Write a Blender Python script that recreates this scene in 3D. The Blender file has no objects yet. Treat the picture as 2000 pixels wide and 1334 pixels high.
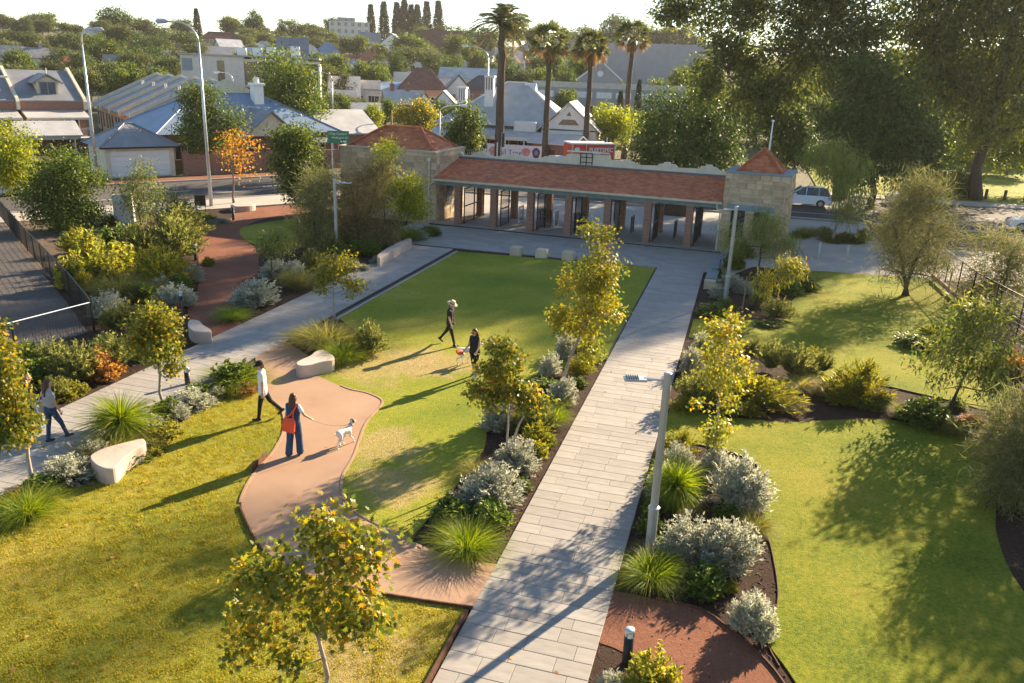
import bpy, math, random
import numpy as np
from math import radians, pi, sin, cos, sqrt
from mathutils import Matrix, Vector

# ------------------------------------------------------------------ camera, sky, sun, exposure
S = bpy.context.scene
FPX, CXP, CYP = 1589.0, 1000.0, 667.0          # focal length in photo pixels, photo centre
PITCH, ROLL, YAW = radians(18.2), radians(2.22), radians(15.34)
CH = 9.7                                        # camera height
def cam_basis():
    f = np.array([-sin(YAW)*cos(PITCH), cos(YAW)*cos(PITCH), -sin(PITCH)])
    r = np.array([cos(YAW), sin(YAW), 0.0]); u = np.cross(r, f)
    return r*cos(ROLL)+u*sin(ROLL), -r*sin(ROLL)+u*cos(ROLL), f
CR, CU, CF = cam_basis()
cam = bpy.data.cameras.new('camera'); cam.sensor_width = 36; cam.lens = 36*FPX/2000
cam.clip_start = 0.1; cam.clip_end = 4000
camo = bpy.data.objects.new('camera', cam); S.collection.objects.link(camo)
camo.matrix_world = Matrix(((CR[0], CU[0], -CF[0], 0), (CR[1], CU[1], -CF[1], 0), (CR[2], CU[2], -CF[2], CH), (0, 0, 0, 1)))
S.camera = camo

SUN_AZ = radians(26.0)      # to the right of +Y
SUN_EL = radians(23.0)
W = bpy.data.worlds.new('World'); S.world = W; W.use_nodes = True
nt = W.node_tree; nt.nodes.clear()
sky = nt.nodes.new('ShaderNodeTexSky'); sky.sky_type = 'NISHITA'; sky.sun_disc = False
sky.sun_elevation = SUN_EL; sky.sun_rotation = SUN_AZ
sky.air_density = 1.0; sky.dust_density = 0.15; sky.ozone_density = 1.6; sky.altitude = 30
bg = nt.nodes.new('ShaderNodeBackground'); bg.inputs[1].default_value = 0.064
out = nt.nodes.new('ShaderNodeOutputWorld')
nt.links.new(sky.outputs[0], bg.inputs[0]); nt.links.new(bg.outputs[0], out.inputs[0])
sl = bpy.data.lights.new('sun', 'SUN'); sl.energy = 5.0; sl.angle = radians(0.6); sl.color = (1.0, 0.80, 0.55)
so = bpy.data.objects.new('sun', sl); S.collection.objects.link(so)
sd = Vector((sin(SUN_AZ)*cos(SUN_EL), cos(SUN_AZ)*cos(SUN_EL), sin(SUN_EL)))
so.rotation_euler = sd.to_track_quat('Z', 'Y').to_euler(); so.location = sd*200
S.view_settings.view_transform = 'Standard'; S.view_settings.look = 'None'
S.view_settings.exposure = 1.92; S.view_settings.gamma = 1.0
S.cycles.max_bounces = 6; S.cycles.diffuse_bounces = 3; S.cycles.glossy_bounces = 2
S.cycles.transmission_bounces = 4; S.cycles.transparent_max_bounces = 6
S.cycles.sample_clamp_indirect = 6.0; S.cycles.caustics_reflective = False; S.cycles.caustics_refractive = False
S.cycles.use_denoising = True

# ------------------------------------------------------------------ photo pixel -> place
def ray(x, y): return CF + CR*(x-CXP)/FPX - CU*(y-CYP)/FPX
def G(x, y, z=0.0):                 # where the ray meets the level z
    d = ray(x, y); t = (z-CH)/d[2]; return (d[0]*t, d[1]*t, z)
def G2(x, y, z=0.0): return G(x, y, z)[:2]
def PY(x, y, Y):                    # where the ray meets the upright plane at depth Y
    d = ray(x, y); t = Y/d[1]; return (d[0]*t, Y, CH+d[2]*t)
def HT(bx, by, ty, z=0.0):          # height of a thing standing at pixel (bx,by) with its top on row ty
    b = G(bx, by, z); lo, hi = 0.0, 60.0
    for _ in range(40):
        m = (lo+hi)/2; q = np.array([b[0], b[1], z+m-CH])
        if CYP-FPX*(q@CU)/(q@CF) > ty: lo = m
        else: hi = m
    return lo
def terrain(x, y):
    d = -0.265*x+0.964*y
    t = min(max((d-118)/230.0, 0), 1.25)
    return 17.0*t**1.15
def PD(x, y, d):                    # point on the ray at distance d along the view
    v = ray(x, y); return (v[0]*d, v[1]*d, CH+v[2]*d)

# ------------------------------------------------------------------ mesh building
COL = S.collection
class MB:
    def __init__(s): s.v = []; s.f = []; s.m = []
    def add(s, vs, fs, m=0):
        n = len(s.v); s.v += [tuple(p) for p in vs]; s.f += [tuple(i+n for i in f) for f in fs]; s.m += [m]*len(fs); return s
    def box(s, x0, x1, y0, y1, z0, z1, m=0):
        v = [(x0,y0,z0),(x1,y0,z0),(x1,y1,z0),(x0,y1,z0),(x0,y0,z1),(x1,y0,z1),(x1,y1,z1),(x0,y1,z1)]
        return s.add(v, [(0,3,2,1),(4,5,6,7),(0,1,5,4),(1,2,6,5),(2,3,7,6),(3,0,4,7)], m)
    def cbox(s, x0, x1, y0, y1, z0, z1, c=0.01, m=0):       # box with chamfered top rim
        v = []
        for (a, b, z) in ((0, 0, z0), (0, 0, z1-c), (c, c, z1)):
            v += [(x0+a, y0+a, z), (x1-a, y0+a, z), (x1-a, y1-a, z), (x0+a, y1-a, z)]
        f = [(8,9,10,11)]
        for k in (0, 4):
            for i in range(4): f.append((k+i, k+(i+1)%4, k+4+(i+1)%4, k+4+i))
        return s.add(v, f, m)
    def prism(s, poly, z0, z1, m=0, top=True, bot=False):   # upright extrusion of an xy polygon
        n = len(poly); v = [(p[0], p[1], z0) for p in poly]+[(p[0], p[1], z1) for p in poly]
        f = [(i, (i+1)%n, n+(i+1)%n, n+i) for i in range(n)]
        if top: f.append(tuple(range(n, 2*n)))
        if bot: f.append(tuple(range(n-1, -1, -1)))
        return s.add(v, f, m)
    def xprism(s, poly, y0, y1, m=0):                       # xz polygon extruded along y
        n = len(poly); v = [(p[0], y0, p[1]) for p in poly]+[(p[0], y1, p[1]) for p in poly]
        return s.add(v, [(i, (i+1)%n, n+(i+1)%n, n+i) for i in range(n)]+[tuple(range(n-1, -1, -1)), tuple(range(n, 2*n))], m)
    def yprism(s, poly, x0, x1, m=0):                       # yz polygon extruded along x
        n = len(poly); v = [(x0, p[0], p[1]) for p in poly]+[(x1, p[0], p[1]) for p in poly]
        return s.add(v, [(i, (i+1)%n, n+(i+1)%n, n+i) for i in range(n)]+[tuple(range(n-1, -1, -1)), tuple(range(n, 2*n))], m)
    def tube(s, pts, rad, n=8, m=0, cap=True):
        pts = [Vector(p) for p in pts]; k = len(pts)
        if not hasattr(rad, '__len__'): rad = [rad]*k
        v = []; prev = None
        for i, p in enumerate(pts):
            t = (pts[min(i+1, k-1)]-pts[max(i-1, 0)]); t = t.normalized() if t.length > 1e-9 else Vector((0, 0, 1))
            a = prev-t*prev.dot(t) if prev is not None else (Vector((1, 0, 0)) if abs(t.x) < .9 else Vector((0, 1, 0)))
            a = a-t*a.dot(t)
            a.normalize(); prev = a; b = t.cross(a)
            for j in range(n):
                q = 2*pi*j/n; v.append(p+(a*cos(q)+b*sin(q))*rad[i])
        f = []
        for i in range(k-1):
            for j in range(n): f.append((i*n+j, i*n+(j+1)%n, (i+1)*n+(j+1)%n, (i+1)*n+j))
        if cap: f += [tuple(range(n-1, -1, -1)), tuple(range((k-1)*n, k*n))]
        return s.add(v, f, m)
    def lathe(s, prof, n=16, m=0, c=(0, 0)):                # (r,z) profile round the z axis
        v = []
        for (r, z) in prof:
            for j in range(n): q = 2*pi*j/n; v.append((c[0]+r*cos(q), c[1]+r*sin(q), z))
        k = len(prof); f = []
        for i in range(k-1):
            for j in range(n): f.append((i*n+j, i*n+(j+1)%n, (i+1)*n+(j+1)%n, (i+1)*n+j))
        f.append(tuple(range((k-1)*n, k*n)))
        return s.add(v, f, m)
    def beam(s, p, q, w, h, m=0):                           # rectangular bar from p to q
        p, q = Vector(p), Vector(q); t = (q-p).normalized()
        a = Vector((0, 0, 1)).cross(t)
        if a.length < 1e-4: a = Vector((1, 0, 0))
        a.normalize(); b = t.cross(a); a *= w/2; b *= h/2
        v = [p-a-b, p+a-b, p+a+b, p-a+b, q-a-b, q+a-b, q+a+b, q-a+b]
        return s.add(v, [(0,3,2,1),(4,5,6,7),(0,1,5,4),(1,2,6,5),(2,3,7,6),(3,0,4,7)], m)
    def quad(s, a, b, c, d, m=0): return s.add([a, b, c, d], [(0, 1, 2, 3)], m)
    def mesh(s, name, mats, smooth=False):
        me = bpy.data.meshes.new(name); me.from_pydata(s.v, [], s.f)
        for q in (mats if isinstance(mats, (list, tuple)) else [mats]): me.materials.append(q)
        if any(s.m): me.polygons.foreach_set('material_index', s.m)
        if smooth: me.polygons.foreach_set('use_smooth', [True]*len(s.f))
        me.update(); return me
def npmesh(name, V, faces, mats, smooth=False, mi=None):
    """V (n,3); faces: list of (m,k) index arrays"""
    me = bpy.data.meshes.new(name); me.vertices.add(len(V)); me.vertices.foreach_set('co', np.asarray(V, np.float32).ravel())
    nl = sum(f.size for f in faces); nf = sum(len(f) for f in faces)
    me.loops.add(nl); me.polygons.add(nf)
    me.loops.foreach_set('vertex_index', np.concatenate([f.ravel() for f in faces]).astype(np.int32))
    tot = np.concatenate([np.full(len(f), f.shape[1], np.int32) for f in faces])
    st = np.concatenate([[0], np.cumsum(tot)[:-1]]).astype(np.int32)
    me.polygons.foreach_set('loop_start', st); me.polygons.foreach_set('loop_total', tot)
    for q in (mats if isinstance(mats, (list, tuple)) else [mats]): me.materials.append(q)
    if mi is not None: me.polygons.foreach_set('material_index', mi)
    if smooth: me.polygons.foreach_set('use_smooth', np.ones(nf, bool))
    me.update(calc_edges=True); me.validate(); return me

def link(name, data, parent=None, loc=(0, 0, 0), rz=0.0):
    o = bpy.data.objects.new(name, data); COL.objects.link(o)
    if parent is not None: o.parent = parent
    o.location = loc; o.rotation_euler = (0, 0, rz); return o
def tag(o, label=None, cat=None, group=None, kind=None):
    if label: o['label'] = label
    if cat: o['category'] = cat
    if group: o['group'] = group
    if kind: o['kind'] = kind
    return o
def thing(name, label, cat, loc=(0, 0, 0), rz=0.0, group=None):
    return tag(link(name, None, None, loc, rz), label, cat, group)
def part(name, mb, mats, parent, smooth=False, loc=(0, 0, 0), rz=0.0, kind=None, label=None):
    me = mb.mesh(name, mats, smooth) if isinstance(mb, MB) else mb
    return tag(link(name, me, parent, loc, rz), label, None, None, kind)
def single(name, mb, mats, label, cat, group=None, loc=(0, 0, 0), rz=0.0, smooth=False):
    me = mb.mesh(name, mats, smooth) if isinstance(mb, MB) else mb
    return tag(link(name, me, None, loc, rz), label, cat, group)
def structure(name, mb, mats, smooth=False, kind='structure', loc=(0, 0, 0)):
    me = mb.mesh(name, mats, smooth) if isinstance(mb, MB) else mb
    return tag(link(name, me, None, loc), kind=kind)
def copy_tree(o, parent=None):
    c = o.copy(); COL.objects.link(c)
    if parent is not None: c.parent = parent
    for ch in o.children: copy_tree(ch, c)
    return c
def place(o, loc, rz=0.0, sc=1.0, label=None, group=None):
    o.location = loc; o.rotation_euler = (0, 0, rz)
    o.scale = (sc, sc, sc) if not hasattr(sc, '__len__') else sc
    if label: o['label'] = label
    if group: o['group'] = group
    return o
def spline(pts, n=6, closed=False):
    """Catmull-Rom through 2-D points"""
    P = [np.array(p, float) for p in pts]; o = []; k = len(P)
    for i in range(k if closed else k-1):
        a, b, c, d = (P[(i-1)%k], P[i], P[(i+1)%k], P[(i+2)%k]) if closed else (P[max(i-1, 0)], P[i], P[i+1], P[min(i+2, k-1)])
        for j in range(n):
            t = j/n; o.append(tuple(.5*(2*b+(c-a)*t+(2*a-5*b+4*c-d)*t*t+(3*b-a-3*c+d)*t**3)))
    if not closed: o.append(tuple(P[-1]))
    return o
# ------------------------------------------------------------------ materials
MATS = {}
class N:
    def __init__(s, name):
        s.mat = bpy.data.materials.new(name); s.mat.use_nodes = True; s.t = s.mat.node_tree; s.t.nodes.clear()
        s.out = s.n('ShaderNodeOutputMaterial')
    def n(s, kind, **kw):
        q = s.t.nodes.new(kind)
        for k, v in kw.items(): setattr(q, k, v)
        return q
    def l(s, a, b): s.t.links.new(a, b)
    def coord(s, kind='Object', scale=None):
        c = s.n('ShaderNodeTexCoord').outputs[kind]
        if scale is not None:
            m = s.n('ShaderNodeMapping'); s.l(c, m.inputs[0]); m.inputs['Scale'].default_value = scale if hasattr(scale, '__len__') else (scale,)*3; c = m.outputs[0]
        return c
    def noise(s, scale, detail=4, vec=None, rough=.55, dist=0.0):
        q = s.n('ShaderNodeTexNoise'); q.inputs['Scale'].default_value = scale; q.inputs['Detail'].default_value = detail
        q.inputs['Roughness'].default_value = rough; q.inputs['Distortion'].default_value = dist
        if vec is not None: s.l(vec, q.inputs['Vector'])
        return q.outputs['Fac']
    def ramp(s, fac, stops, mode='LINEAR'):
        q = s.n('ShaderNodeValToRGB'); e = q.color_ramp.elements; q.color_ramp.interpolation = mode
        while len(e) < len(stops): e.new(.5)
        for el, (p, c) in zip(e, stops): el.position = p; el.color = (*c, 1) if len(c) == 3 else c
        s.l(fac, q.inputs[0]); return q.outputs[0]
    def mix(s, fac, a, b, mode='MIX'):
        q = s.n('ShaderNodeMix', data_type='RGBA', blend_type=mode)
        for v, i in ((fac, 0), (a, 6), (b, 7)):
            if hasattr(v, 'links') or isinstance(v, bpy.types.NodeSocket): s.l(v, q.inputs[i])
            elif i == 0: q.inputs[0].default_value = v
            else: q.inputs[i].default_value = (*v, 1)
        return q.outputs[2]
    def math(s, op, a, b=None):
        q = s.n('ShaderNodeMath', operation=op)
        for i, v in enumerate((a, b)):
            if v is None: continue
            if isinstance(v, bpy.types.NodeSocket): s.l(v, q.inputs[i])
            else: q.inputs[i].default_value = v
        return q.outputs[0]
    def bump(s, h, strength=.3, dist=.02):
        q = s.n('ShaderNodeBump'); q.inputs['Strength'].default_value = strength; q.inputs['Distance'].default_value = dist
        s.l(h, q.inputs['Height']); return q.outputs[0]
    def bsdf(s, col, rough=.7, normal=None, metal=0.0, spec=.3):
        q = s.n('ShaderNodeBsdfPrincipled')
        if isinstance(col, bpy.types.NodeSocket): s.l(col, q.inputs['Base Color'])
        else: q.inputs['Base Color'].default_value = (*col, 1)
        if isinstance(rough, bpy.types.NodeSocket): s.l(rough, q.inputs['Roughness'])
        else: q.inputs['Roughness'].default_value = rough
        q.inputs['Metallic'].default_value = metal; q.inputs['Specular IOR Level'].default_value = spec
        if normal is not None: s.l(normal, q.inputs['Normal'])
        return q
    def done(s, sh): s.l(sh, s.out.inputs[0]); return s.mat
def hexc(h):
    v = [int(h[i:i+2], 16)/255 for i in (0, 2, 4)]
    return tuple(c/12.92 if c <= .04045 else ((c+.055)/1.055)**2.4 for c in v)
def plain(name, col, rough=.6, var=.12, scale=3.0, bump=.0, bscale=40, metal=0.0, spec=.3, rnd=0.0):
    """paint/metal/render with slight unevenness"""
    if name in MATS: return MATS[name]
    m = N(name); v = m.coord(); n1 = m.noise(scale, 5, v)
    d = tuple(max(0, c*(1-var*1.6)) for c in col); b = tuple(min(1, c*(1+var)) for c in col)
    c = m.ramp(n1, [(.3, d), (.7, b)])
    if rnd:
        oi = m.n('ShaderNodeObjectInfo'); h = m.n('ShaderNodeHueSaturation'); m.l(c, h.inputs['Color'])
        mr = m.n('ShaderNodeMapRange'); mr.inputs['To Min'].default_value = 1-rnd; mr.inputs['To Max'].default_value = 1+rnd
        m.l(oi.outputs['Random'], mr.inputs['Value']); m.l(mr.outputs[0], h.inputs['Value']); c = h.outputs[0]
    nb = m.bump(m.noise(bscale, 4, v), bump, .01) if bump else None
    MATS[name] = m.done(m.bsdf(c, rough, nb, metal, spec).outputs[0]); return MATS[name]
def leafmat(name, stops, trans=.4, rough=.5, clump=.35, cscale=.9, spec=.25, objrnd=.12, gain=1.7):
    """leaf: colour differs leaf by leaf and branch by branch; light shines through"""
    if name in MATS: return MATS[name]
    stops = [(p, tuple(min(.8, c*gain) for c in q)) for p, q in stops]
    m = N(name); g = m.n('ShaderNodeNewGeometry').outputs['Random Per Island']
    nz = m.noise(cscale, 2, m.coord()); oi = m.n('ShaderNodeObjectInfo').outputs['Random']
    k = m.math('ADD', m.math('MULTIPLY', g, 1-clump), m.math('MULTIPLY', m.math('SUBTRACT', m.math('MULTIPLY', nz, 2.2), .6), clump))
    c = m.ramp(k, stops)
    h = m.n('ShaderNodeHueSaturation'); m.l(c, h.inputs['Color'])
    mr = m.n('ShaderNodeMapRange'); mr.inputs['To Min'].default_value = 1-objrnd; mr.inputs['To Max'].default_value = 1+objrnd
    m.l(oi, mr.inputs['Value']); m.l(mr.outputs[0], h.inputs['Value']); c = h.outputs[0]
    b = m.bsdf(c, rough, None, 0, spec); tr = m.n('ShaderNodeBsdfTranslucent')
    bc = m.n('ShaderNodeHueSaturation'); bc.inputs['Saturation'].default_value = 1.1; bc.inputs['Value'].default_value = 1.5; m.l(c, bc.inputs['Color']); m.l(bc.outputs[0], tr.inputs[0])
    mx = m.n('ShaderNodeMixShader'); mx.inputs[0].default_value = trans; m.l(b.outputs[0], mx.inputs[1]); m.l(tr.outputs[0], mx.inputs[2])
    MATS[name] = m.done(mx.outputs[0]); return MATS[name]

def ground_mat(name, stops, s1=.35, s2=6.0, s3=60.0, rough=.95, bump=.5, bd=.03, mixes=(.45, .35, .2), worn=()):
    m = N(name); v = m.coord()
    k = m.math('ADD', m.math('MULTIPLY', m.noise(s1, 4, v), mixes[0]), m.math('ADD', m.math('MULTIPLY', m.noise(s2, 5, v, .65), mixes[1]), m.math('MULTIPLY', m.noise(s3, 4, v, .7), mixes[2])))
    c = m.ramp(k, stops)
    for (wx, wy, wr) in worn:            # trodden straw-coloured patches with ragged outlines
        dv = m.n('ShaderNodeVectorMath', operation='DISTANCE'); m.l(v, dv.inputs[0]); dv.inputs[1].default_value = (wx, wy, 0)
        d = m.math('ADD', m.math('DIVIDE', dv.outputs['Value'], wr), m.math('MULTIPLY', m.math('SUBTRACT', m.noise(1.1, 5, v, .65), .5), 2.2))
        mr = m.n('ShaderNodeMapRange', interpolation_type='SMOOTHSTEP'); m.l(d, mr.inputs['Value']); mr.inputs['From Min'].default_value = .45; mr.inputs['From Max'].default_value = 1.15; mr.inputs['To Min'].default_value = .62; mr.inputs['To Max'].default_value = 0
        c = m.mix(mr.outputs[0], c, m.ramp(m.noise(16, 4, v), [(.35, (.27, .19, .06)), (.65, (.50, .36, .19))]))
    h = m.math('ADD', m.noise(s2*3, 4, v), m.math('MULTIPLY', m.noise(s3*1.5, 3, v), .6))
    MATS[name] = m.done(m.bsdf(c, rough, m.bump(h, bump, bd), 0, .15).outputs[0]); return MATS[name]

M = MATS
ground_mat('lawn', [(.38, (.13, .155, .014)), (.46, (.225, .235, .020)), (.52, (.315, .28, .028)), (.58, (.39, .295, .055)), (.66, (.46, .32, .14))], .32, 13, 55, bump=1.0, bd=.05, mixes=(.34, .36, .30), worn=((-5.4, 10.6, 1.2),))
ground_mat('lawn_green', [(.40, (.085, .125, .010)), (.47, (.175, .215, .014)), (.53, (.26, .265, .020)), (.62, (.38, .29, .06))], .28, 12, 55, bump=1.0, bd=.05, mixes=(.34, .36, .30))
ground_mat('lawn_fine', [(.39, (.12, .165, .014)), (.48, (.205, .235, .018)), (.55, (.29, .28, .028)), (.62, (.42, .30, .11))], .22, 9, 55, bump=.8, bd=.04, mixes=(.40, .32, .28), worn=((-11.2, 24.3, 2.3), (-9.4, 25.2, 1.6), (-8.6, 18.4, 1.3), (-7.4, 16.4, 1.2)))
ground_mat('mulch', [(.35, (.018, .011, .008)), (.48, (.05, .030, .020)), (.58, (.09, .055, .038)), (.68, (.17, .115, .085))], .8, 14, 60, bump=1.0, bd=.05, mixes=(.2, .35, .45))
ground_mat('red_gravel', [(.33, (.12, .048, .028)), (.5, (.21, .088, .052)), (.66, (.30, .145, .09))], .5, 9, 120, bump=.8, bd=.02, mixes=(.35, .25, .4))
ground_mat('grey_gravel', [(.3, (.055, .050, .046)), (.5, (.105, .095, .087)), (.7, (.19, .17, .155))], .3, 8, 90, bump=.8, bd=.03)
ground_mat('terracotta', [(.32, (.25, .147, .09)), (.45, (.335, .212, .136)), (.55, (.36, .232, .152)), (.68, (.41, .278, .187))], .5, 3.0, 160, rough=.85, bump=.12, bd=.01, mixes=(.5, .2, .3))
ground_mat('asphalt', [(.3, (.055, .050, .047)), (.5, (.085, .077, .070)), (.7, (.125, .113, .10))], .12, 5, 120, rough=.9, bump=.3, bd=.01)
ground_mat('concrete_pale', [(.3, (.30, .27, .235)), (.5, (.38, .345, .30)), (.7, (.46, .42, .37))], .4, 5, 90, rough=.9, bump=.15, bd=.01)
ground_mat('suburb_ground', [(.35, (.05, .065, .022)), (.5, (.11, .105, .05)), (.65, (.20, .165, .11))], .05, .9, 9, bump=.3)
ground_mat('dry_soil', [(.3, (.07, .05, .035)), (.5, (.13, .095, .068)), (.7, (.22, .165, .12))], .3, 6, 70, bump=.7)
def stone_mat(name, c0, c1, c2, rnd=.18, vein=True):
    m = N(name); v = m.coord(); oi = m.n('ShaderNodeObjectInfo').outputs['Random']
    isl = m.n('ShaderNodeNewGeometry').outputs['Random Per Island']
    r = m.math('FRACT', m.math('ADD', m.math('MULTIPLY', oi, 7.31), isl))
    vv = m.coord('Object', (1.0, 5.0, 1.0)) if vein else v
    n1 = m.noise(1.6, 6, vv, .62, .6)
    c = m.ramp(m.math('ADD', m.math('MULTIPLY', n1, .84), m.math('MULTIPLY', r, .16)), [(.36, c0), (.52, c1), (.68, c2)])
    h = m.n('ShaderNodeHueSaturation'); m.l(c, h.inputs['Color'])
    mr = m.n('ShaderNodeMapRange'); mr.inputs['To Min'].default_value = 1-rnd; mr.inputs['To Max'].default_value = 1+rnd; m.l(r, mr.inputs['Value']); m.l(mr.outputs[0], h.inputs['Value'])
    MATS[name] = m.done(m.bsdf(h.outputs[0], .78, m.bump(m.noise(22, 5, vv), .25, .006), 0, .3).outputs[0]); return MATS[name]
stone_mat('paver', (.26, .238, .212), (.305, .282, .252), (.345, .322, .288), .02)
stone_mat('paver_dark', (.18, .17, .155), (.21, .20, .185), (.24, .23, .21), .1)
stone_mat('limestone', (.36, .25, .155), (.48, .355, .235), (.56, .435, .30), .12, False)
stone_mat('limestone_light', (.42, .33, .23), (.50, .41, .295), (.57, .48, .36), .08, False)
stone_mat('roof_tile', (.36, .105, .045), (.45, .145, .062), (.51, .18, .08), .10, False)
stone_mat('pink_concrete', (.42, .33, .27), (.48, .385, .32), (.53, .43, .36), .03, False)
def brick_mat(name, a, b, mortar, scale=1.0):
    m = N(name); c = m.n('ShaderNodeTexCoord').outputs['Object']; sp = m.n('ShaderNodeSeparateXYZ'); m.l(c, sp.inputs[0])
    cb = m.n('ShaderNodeCombineXYZ'); m.l(m.math('ADD', sp.outputs[0], sp.outputs[1]), cb.inputs[0]); m.l(sp.outputs[2], cb.inputs[1])
    q = m.n('ShaderNodeTexBrick'); m.l(cb.outputs[0], q.inputs['Vector']); q.inputs['Scale'].default_value = scale
    q.inputs['Brick Width'].default_value = .24; q.inputs['Row Height'].default_value = .086; q.inputs['Mortar Size'].default_value = .008
    q.inputs['Color1'].default_value = (*a, 1); q.inputs['Color2'].default_value = (*b, 1); q.inputs['Mortar'].default_value = (*mortar, 1); q.inputs['Bias'].default_value = 0
    col = m.mix(.35, q.outputs['Color'], m.ramp(m.noise(9, 4, c), [(.3, (.12, .07, .05)), (.7, (.42, .24, .17))]), 'MIX')
    MATS[name] = m.done(m.bsdf(col, .85, m.bump(m.math('SUBTRACT', 1.0, q.outputs['Fac']), .6, .008), 0, .2).outputs[0])
brick_mat('brick_red', (.22, .075, .05), (.30, .13, .09), (.30, .25, .2))
brick_mat('brick_orange', (.42, .20, .10), (.50, .26, .14), (.45, .36, .27))
brick_mat('brick_brown', (.24, .10, .065), (.34, .17, .115), (.34, .28, .22))
def metal_roof(name, col, rib=.2):
    """corrugated sheet: ribs along local y as relief"""
    m = N(name); v = m.coord(); w = m.n('ShaderNodeTexWave'); w.inputs['Scale'].default_value = 1/rib*.32; m.l(v, w.inputs[0])
    n = m.noise(.7, 4, v); d = tuple(c*.82 for c in col); b = tuple(min(1, c*1.14) for c in col)
    MATS[name] = m.done(m.bsdf(m.ramp(n, [(.3, d), (.7, b)]), .45, m.bump(w.outputs['Fac'], .35, .02), 0, .4).outputs[0])
metal_roof('roof_grey', (.21, .215, .225)); metal_roof('roof_pale', (.44, .43, .41)); metal_roof('roof_blue', (.17, .24, .34)); metal_roof('roof_white', (.48, .48, .48))
metal_roof('roof_dark', (.10, .085, .08))
stone_mat('roof_red', (.22, .06, .04), (.30, .10, .065), (.38, .15, .095), .15, False)
stone_mat('roof_brown', (.13, .06, .045), (.18, .09, .065), (.24, .125, .09), .15, False)
plain('cream', (.62, .55, .42), .7, .08, 2.0, .05); plain('white_paint', (.75, .73, .70), .6, .05, 2.0)
plain('pale_wall', (.55, .52, .48), .8, .08, 1.2); plain('grey_wall', (.34, .33, .34), .8, .06, .6)
plain('bluegrey_paint_and_shade', (.20, .26, .29), .6, .12, 2.5); plain('flashing', (.12, .14, .17), .5, .1, 4, metal=.3)
plain('black_metal', (.018, .018, .020), .45, .2, 6); plain('galv', (.52, .55, .57), .38, .08, 5, metal=.55)
plain('pole_grey', (.42, .43, .43), .38, .07, 3, metal=.5); plain('steel_corten', (.115, .048, .028), .8, .3, 9, .2)
plain('dark_timber', (.09, .06, .045), .8, .25, 8); plain('timber', (.30, .20, .12), .75, .2, 7, .1)
plain('bark', (.20, .155, .12), .95, .3, 14, .6, 30); plain('bark_dark', (.075, .055, .042), .95, .3, 9, .6, 30)
plain('bark_pale', (.36, .30, .25), .9, .2, 10, .4, 30); plain('palm_trunk', (.10, .075, .055), .95, .35, 11, .8, 26)
plain('rubber', (.02, .02, .02), .8, .2, 8); plain('white_line', (.62, .61, .58), .8, .1, 12)
plain('glass_dark', (.02, .025, .03), .08, .1, 2, spec=.8); plain('glass_blue', (.05, .09, .13), .08, .1, 2, spec=.9)
plain('planter_black', (.02, .02, .02), .6, .2, 6)
# foliage
leafmat('leaf_plane', [(.05, (.035, .055, .010)), (.35, (.075, .095, .014)), (.62, (.15, .14, .018)), (.82, (.27, .18, .022)), (.97, (.34, .13, .025))], .42, .45)
leafmat('leaf_gold', [(.05, (.055, .075, .012)), (.35, (.11, .125, .016)), (.65, (.19, .165, .022)), (.88, (.29, .19, .026)), (.98, (.34, .12, .03))], .42, .45)
leafmat('leaf_autumn', [(.05, (.10, .09, .018)), (.4, (.24, .15, .022)), (.7, (.32, .14, .028)), (.95, (.30, .06, .03))], .42, .5)
leafmat('leaf_green', [(.1, (.022, .040, .008)), (.5, (.055, .080, .014)), (.8, (.11, .125, .018)), (.97, (.19, .17, .025))], .38, .5)
leafmat('leaf_lime', [(.1, (.06, .085, .010)), (.5, (.14, .16, .016)), (.9, (.26, .24, .024))], .45, .5)
leafmat('leaf_dark', [(.1, (.022, .036, .010)), (.5, (.042, .066, .014)), (.9, (.085, .110, .022))], .3, .55)
leafmat('leaf_euc', [(.1, (.032, .048, .013)), (.5, (.068, .088, .021)), (.9, (.15, .145, .034))], .48, .42, spec=.4)
leafmat('leaf_casuarina', [(.1, (.042, .048, .018)), (.5, (.085, .092, .032)), (.9, (.17, .145, .06))], .35, .7)
leafmat('leaf_oak_brown', [(.1, (.055, .046, .018)), (.5, (.115, .092, .036)), (.9, (.23, .165, .08))], .35, .7)
leafmat('leaf_weep', [(.1, (.045, .062, .018)), (.5, (.095, .115, .028)), (.9, (.20, .19, .04))], .4, .55)
leafmat('leaf_far', [(.1, (.024, .036, .012)), (.5, (.055, .068, .020)), (.9, (.12, .118, .030))], .33, .6, .5, .35, objrnd=.35)
leafmat('leaf_pine', [(.1, (.014, .024, .012)), (.9, (.045, .055, .022))], .2, .7)
leafmat('leaf_palm', [(.1, (.028, .040, .012)), (.6, (.075, .085, .022)), (.95, (.18, .15, .045))], .3, .45, spec=.4)
leafmat('dead_frond', [(.1, (.12, .075, .035)), (.9, (.26, .165, .08))], .25, .8)
leafmat('sh_silver', [(.05, (.135, .14, .105)), (.5, (.265, .27, .205)), (.95, (.41, .40, .31))], .35, .8, .3, 2.0, gain=1.5)
leafmat('sh_green', [(.05, (.025, .045, .010)), (.5, (.065, .095, .016)), (.95, (.15, .17, .025))], .4, .5, .3, 2.0)
leafmat('sh_yellow', [(.05, (.06, .075, .012)), (.5, (.16, .16, .022)), (.95, (.32, .25, .04))], .45, .55, .3, 2.0)
leafmat('sh_olive', [(.05, (.05, .06, .02)), (.5, (.115, .125, .035)), (.95, (.23, .21, .06))], .42, .6, .3, 2.0)
leafmat('sh_rust', [(.05, (.11, .055, .02)), (.5, (.22, .11, .035)), (.95, (.34, .20, .05))], .4, .6, .3, 2.0)
leafmat('tussock', [(.05, (.045, .075, .010)), (.5, (.11, .15, .014)), (.95, (.25, .26, .025))], .5, .5, .25, 3.0)
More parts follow.
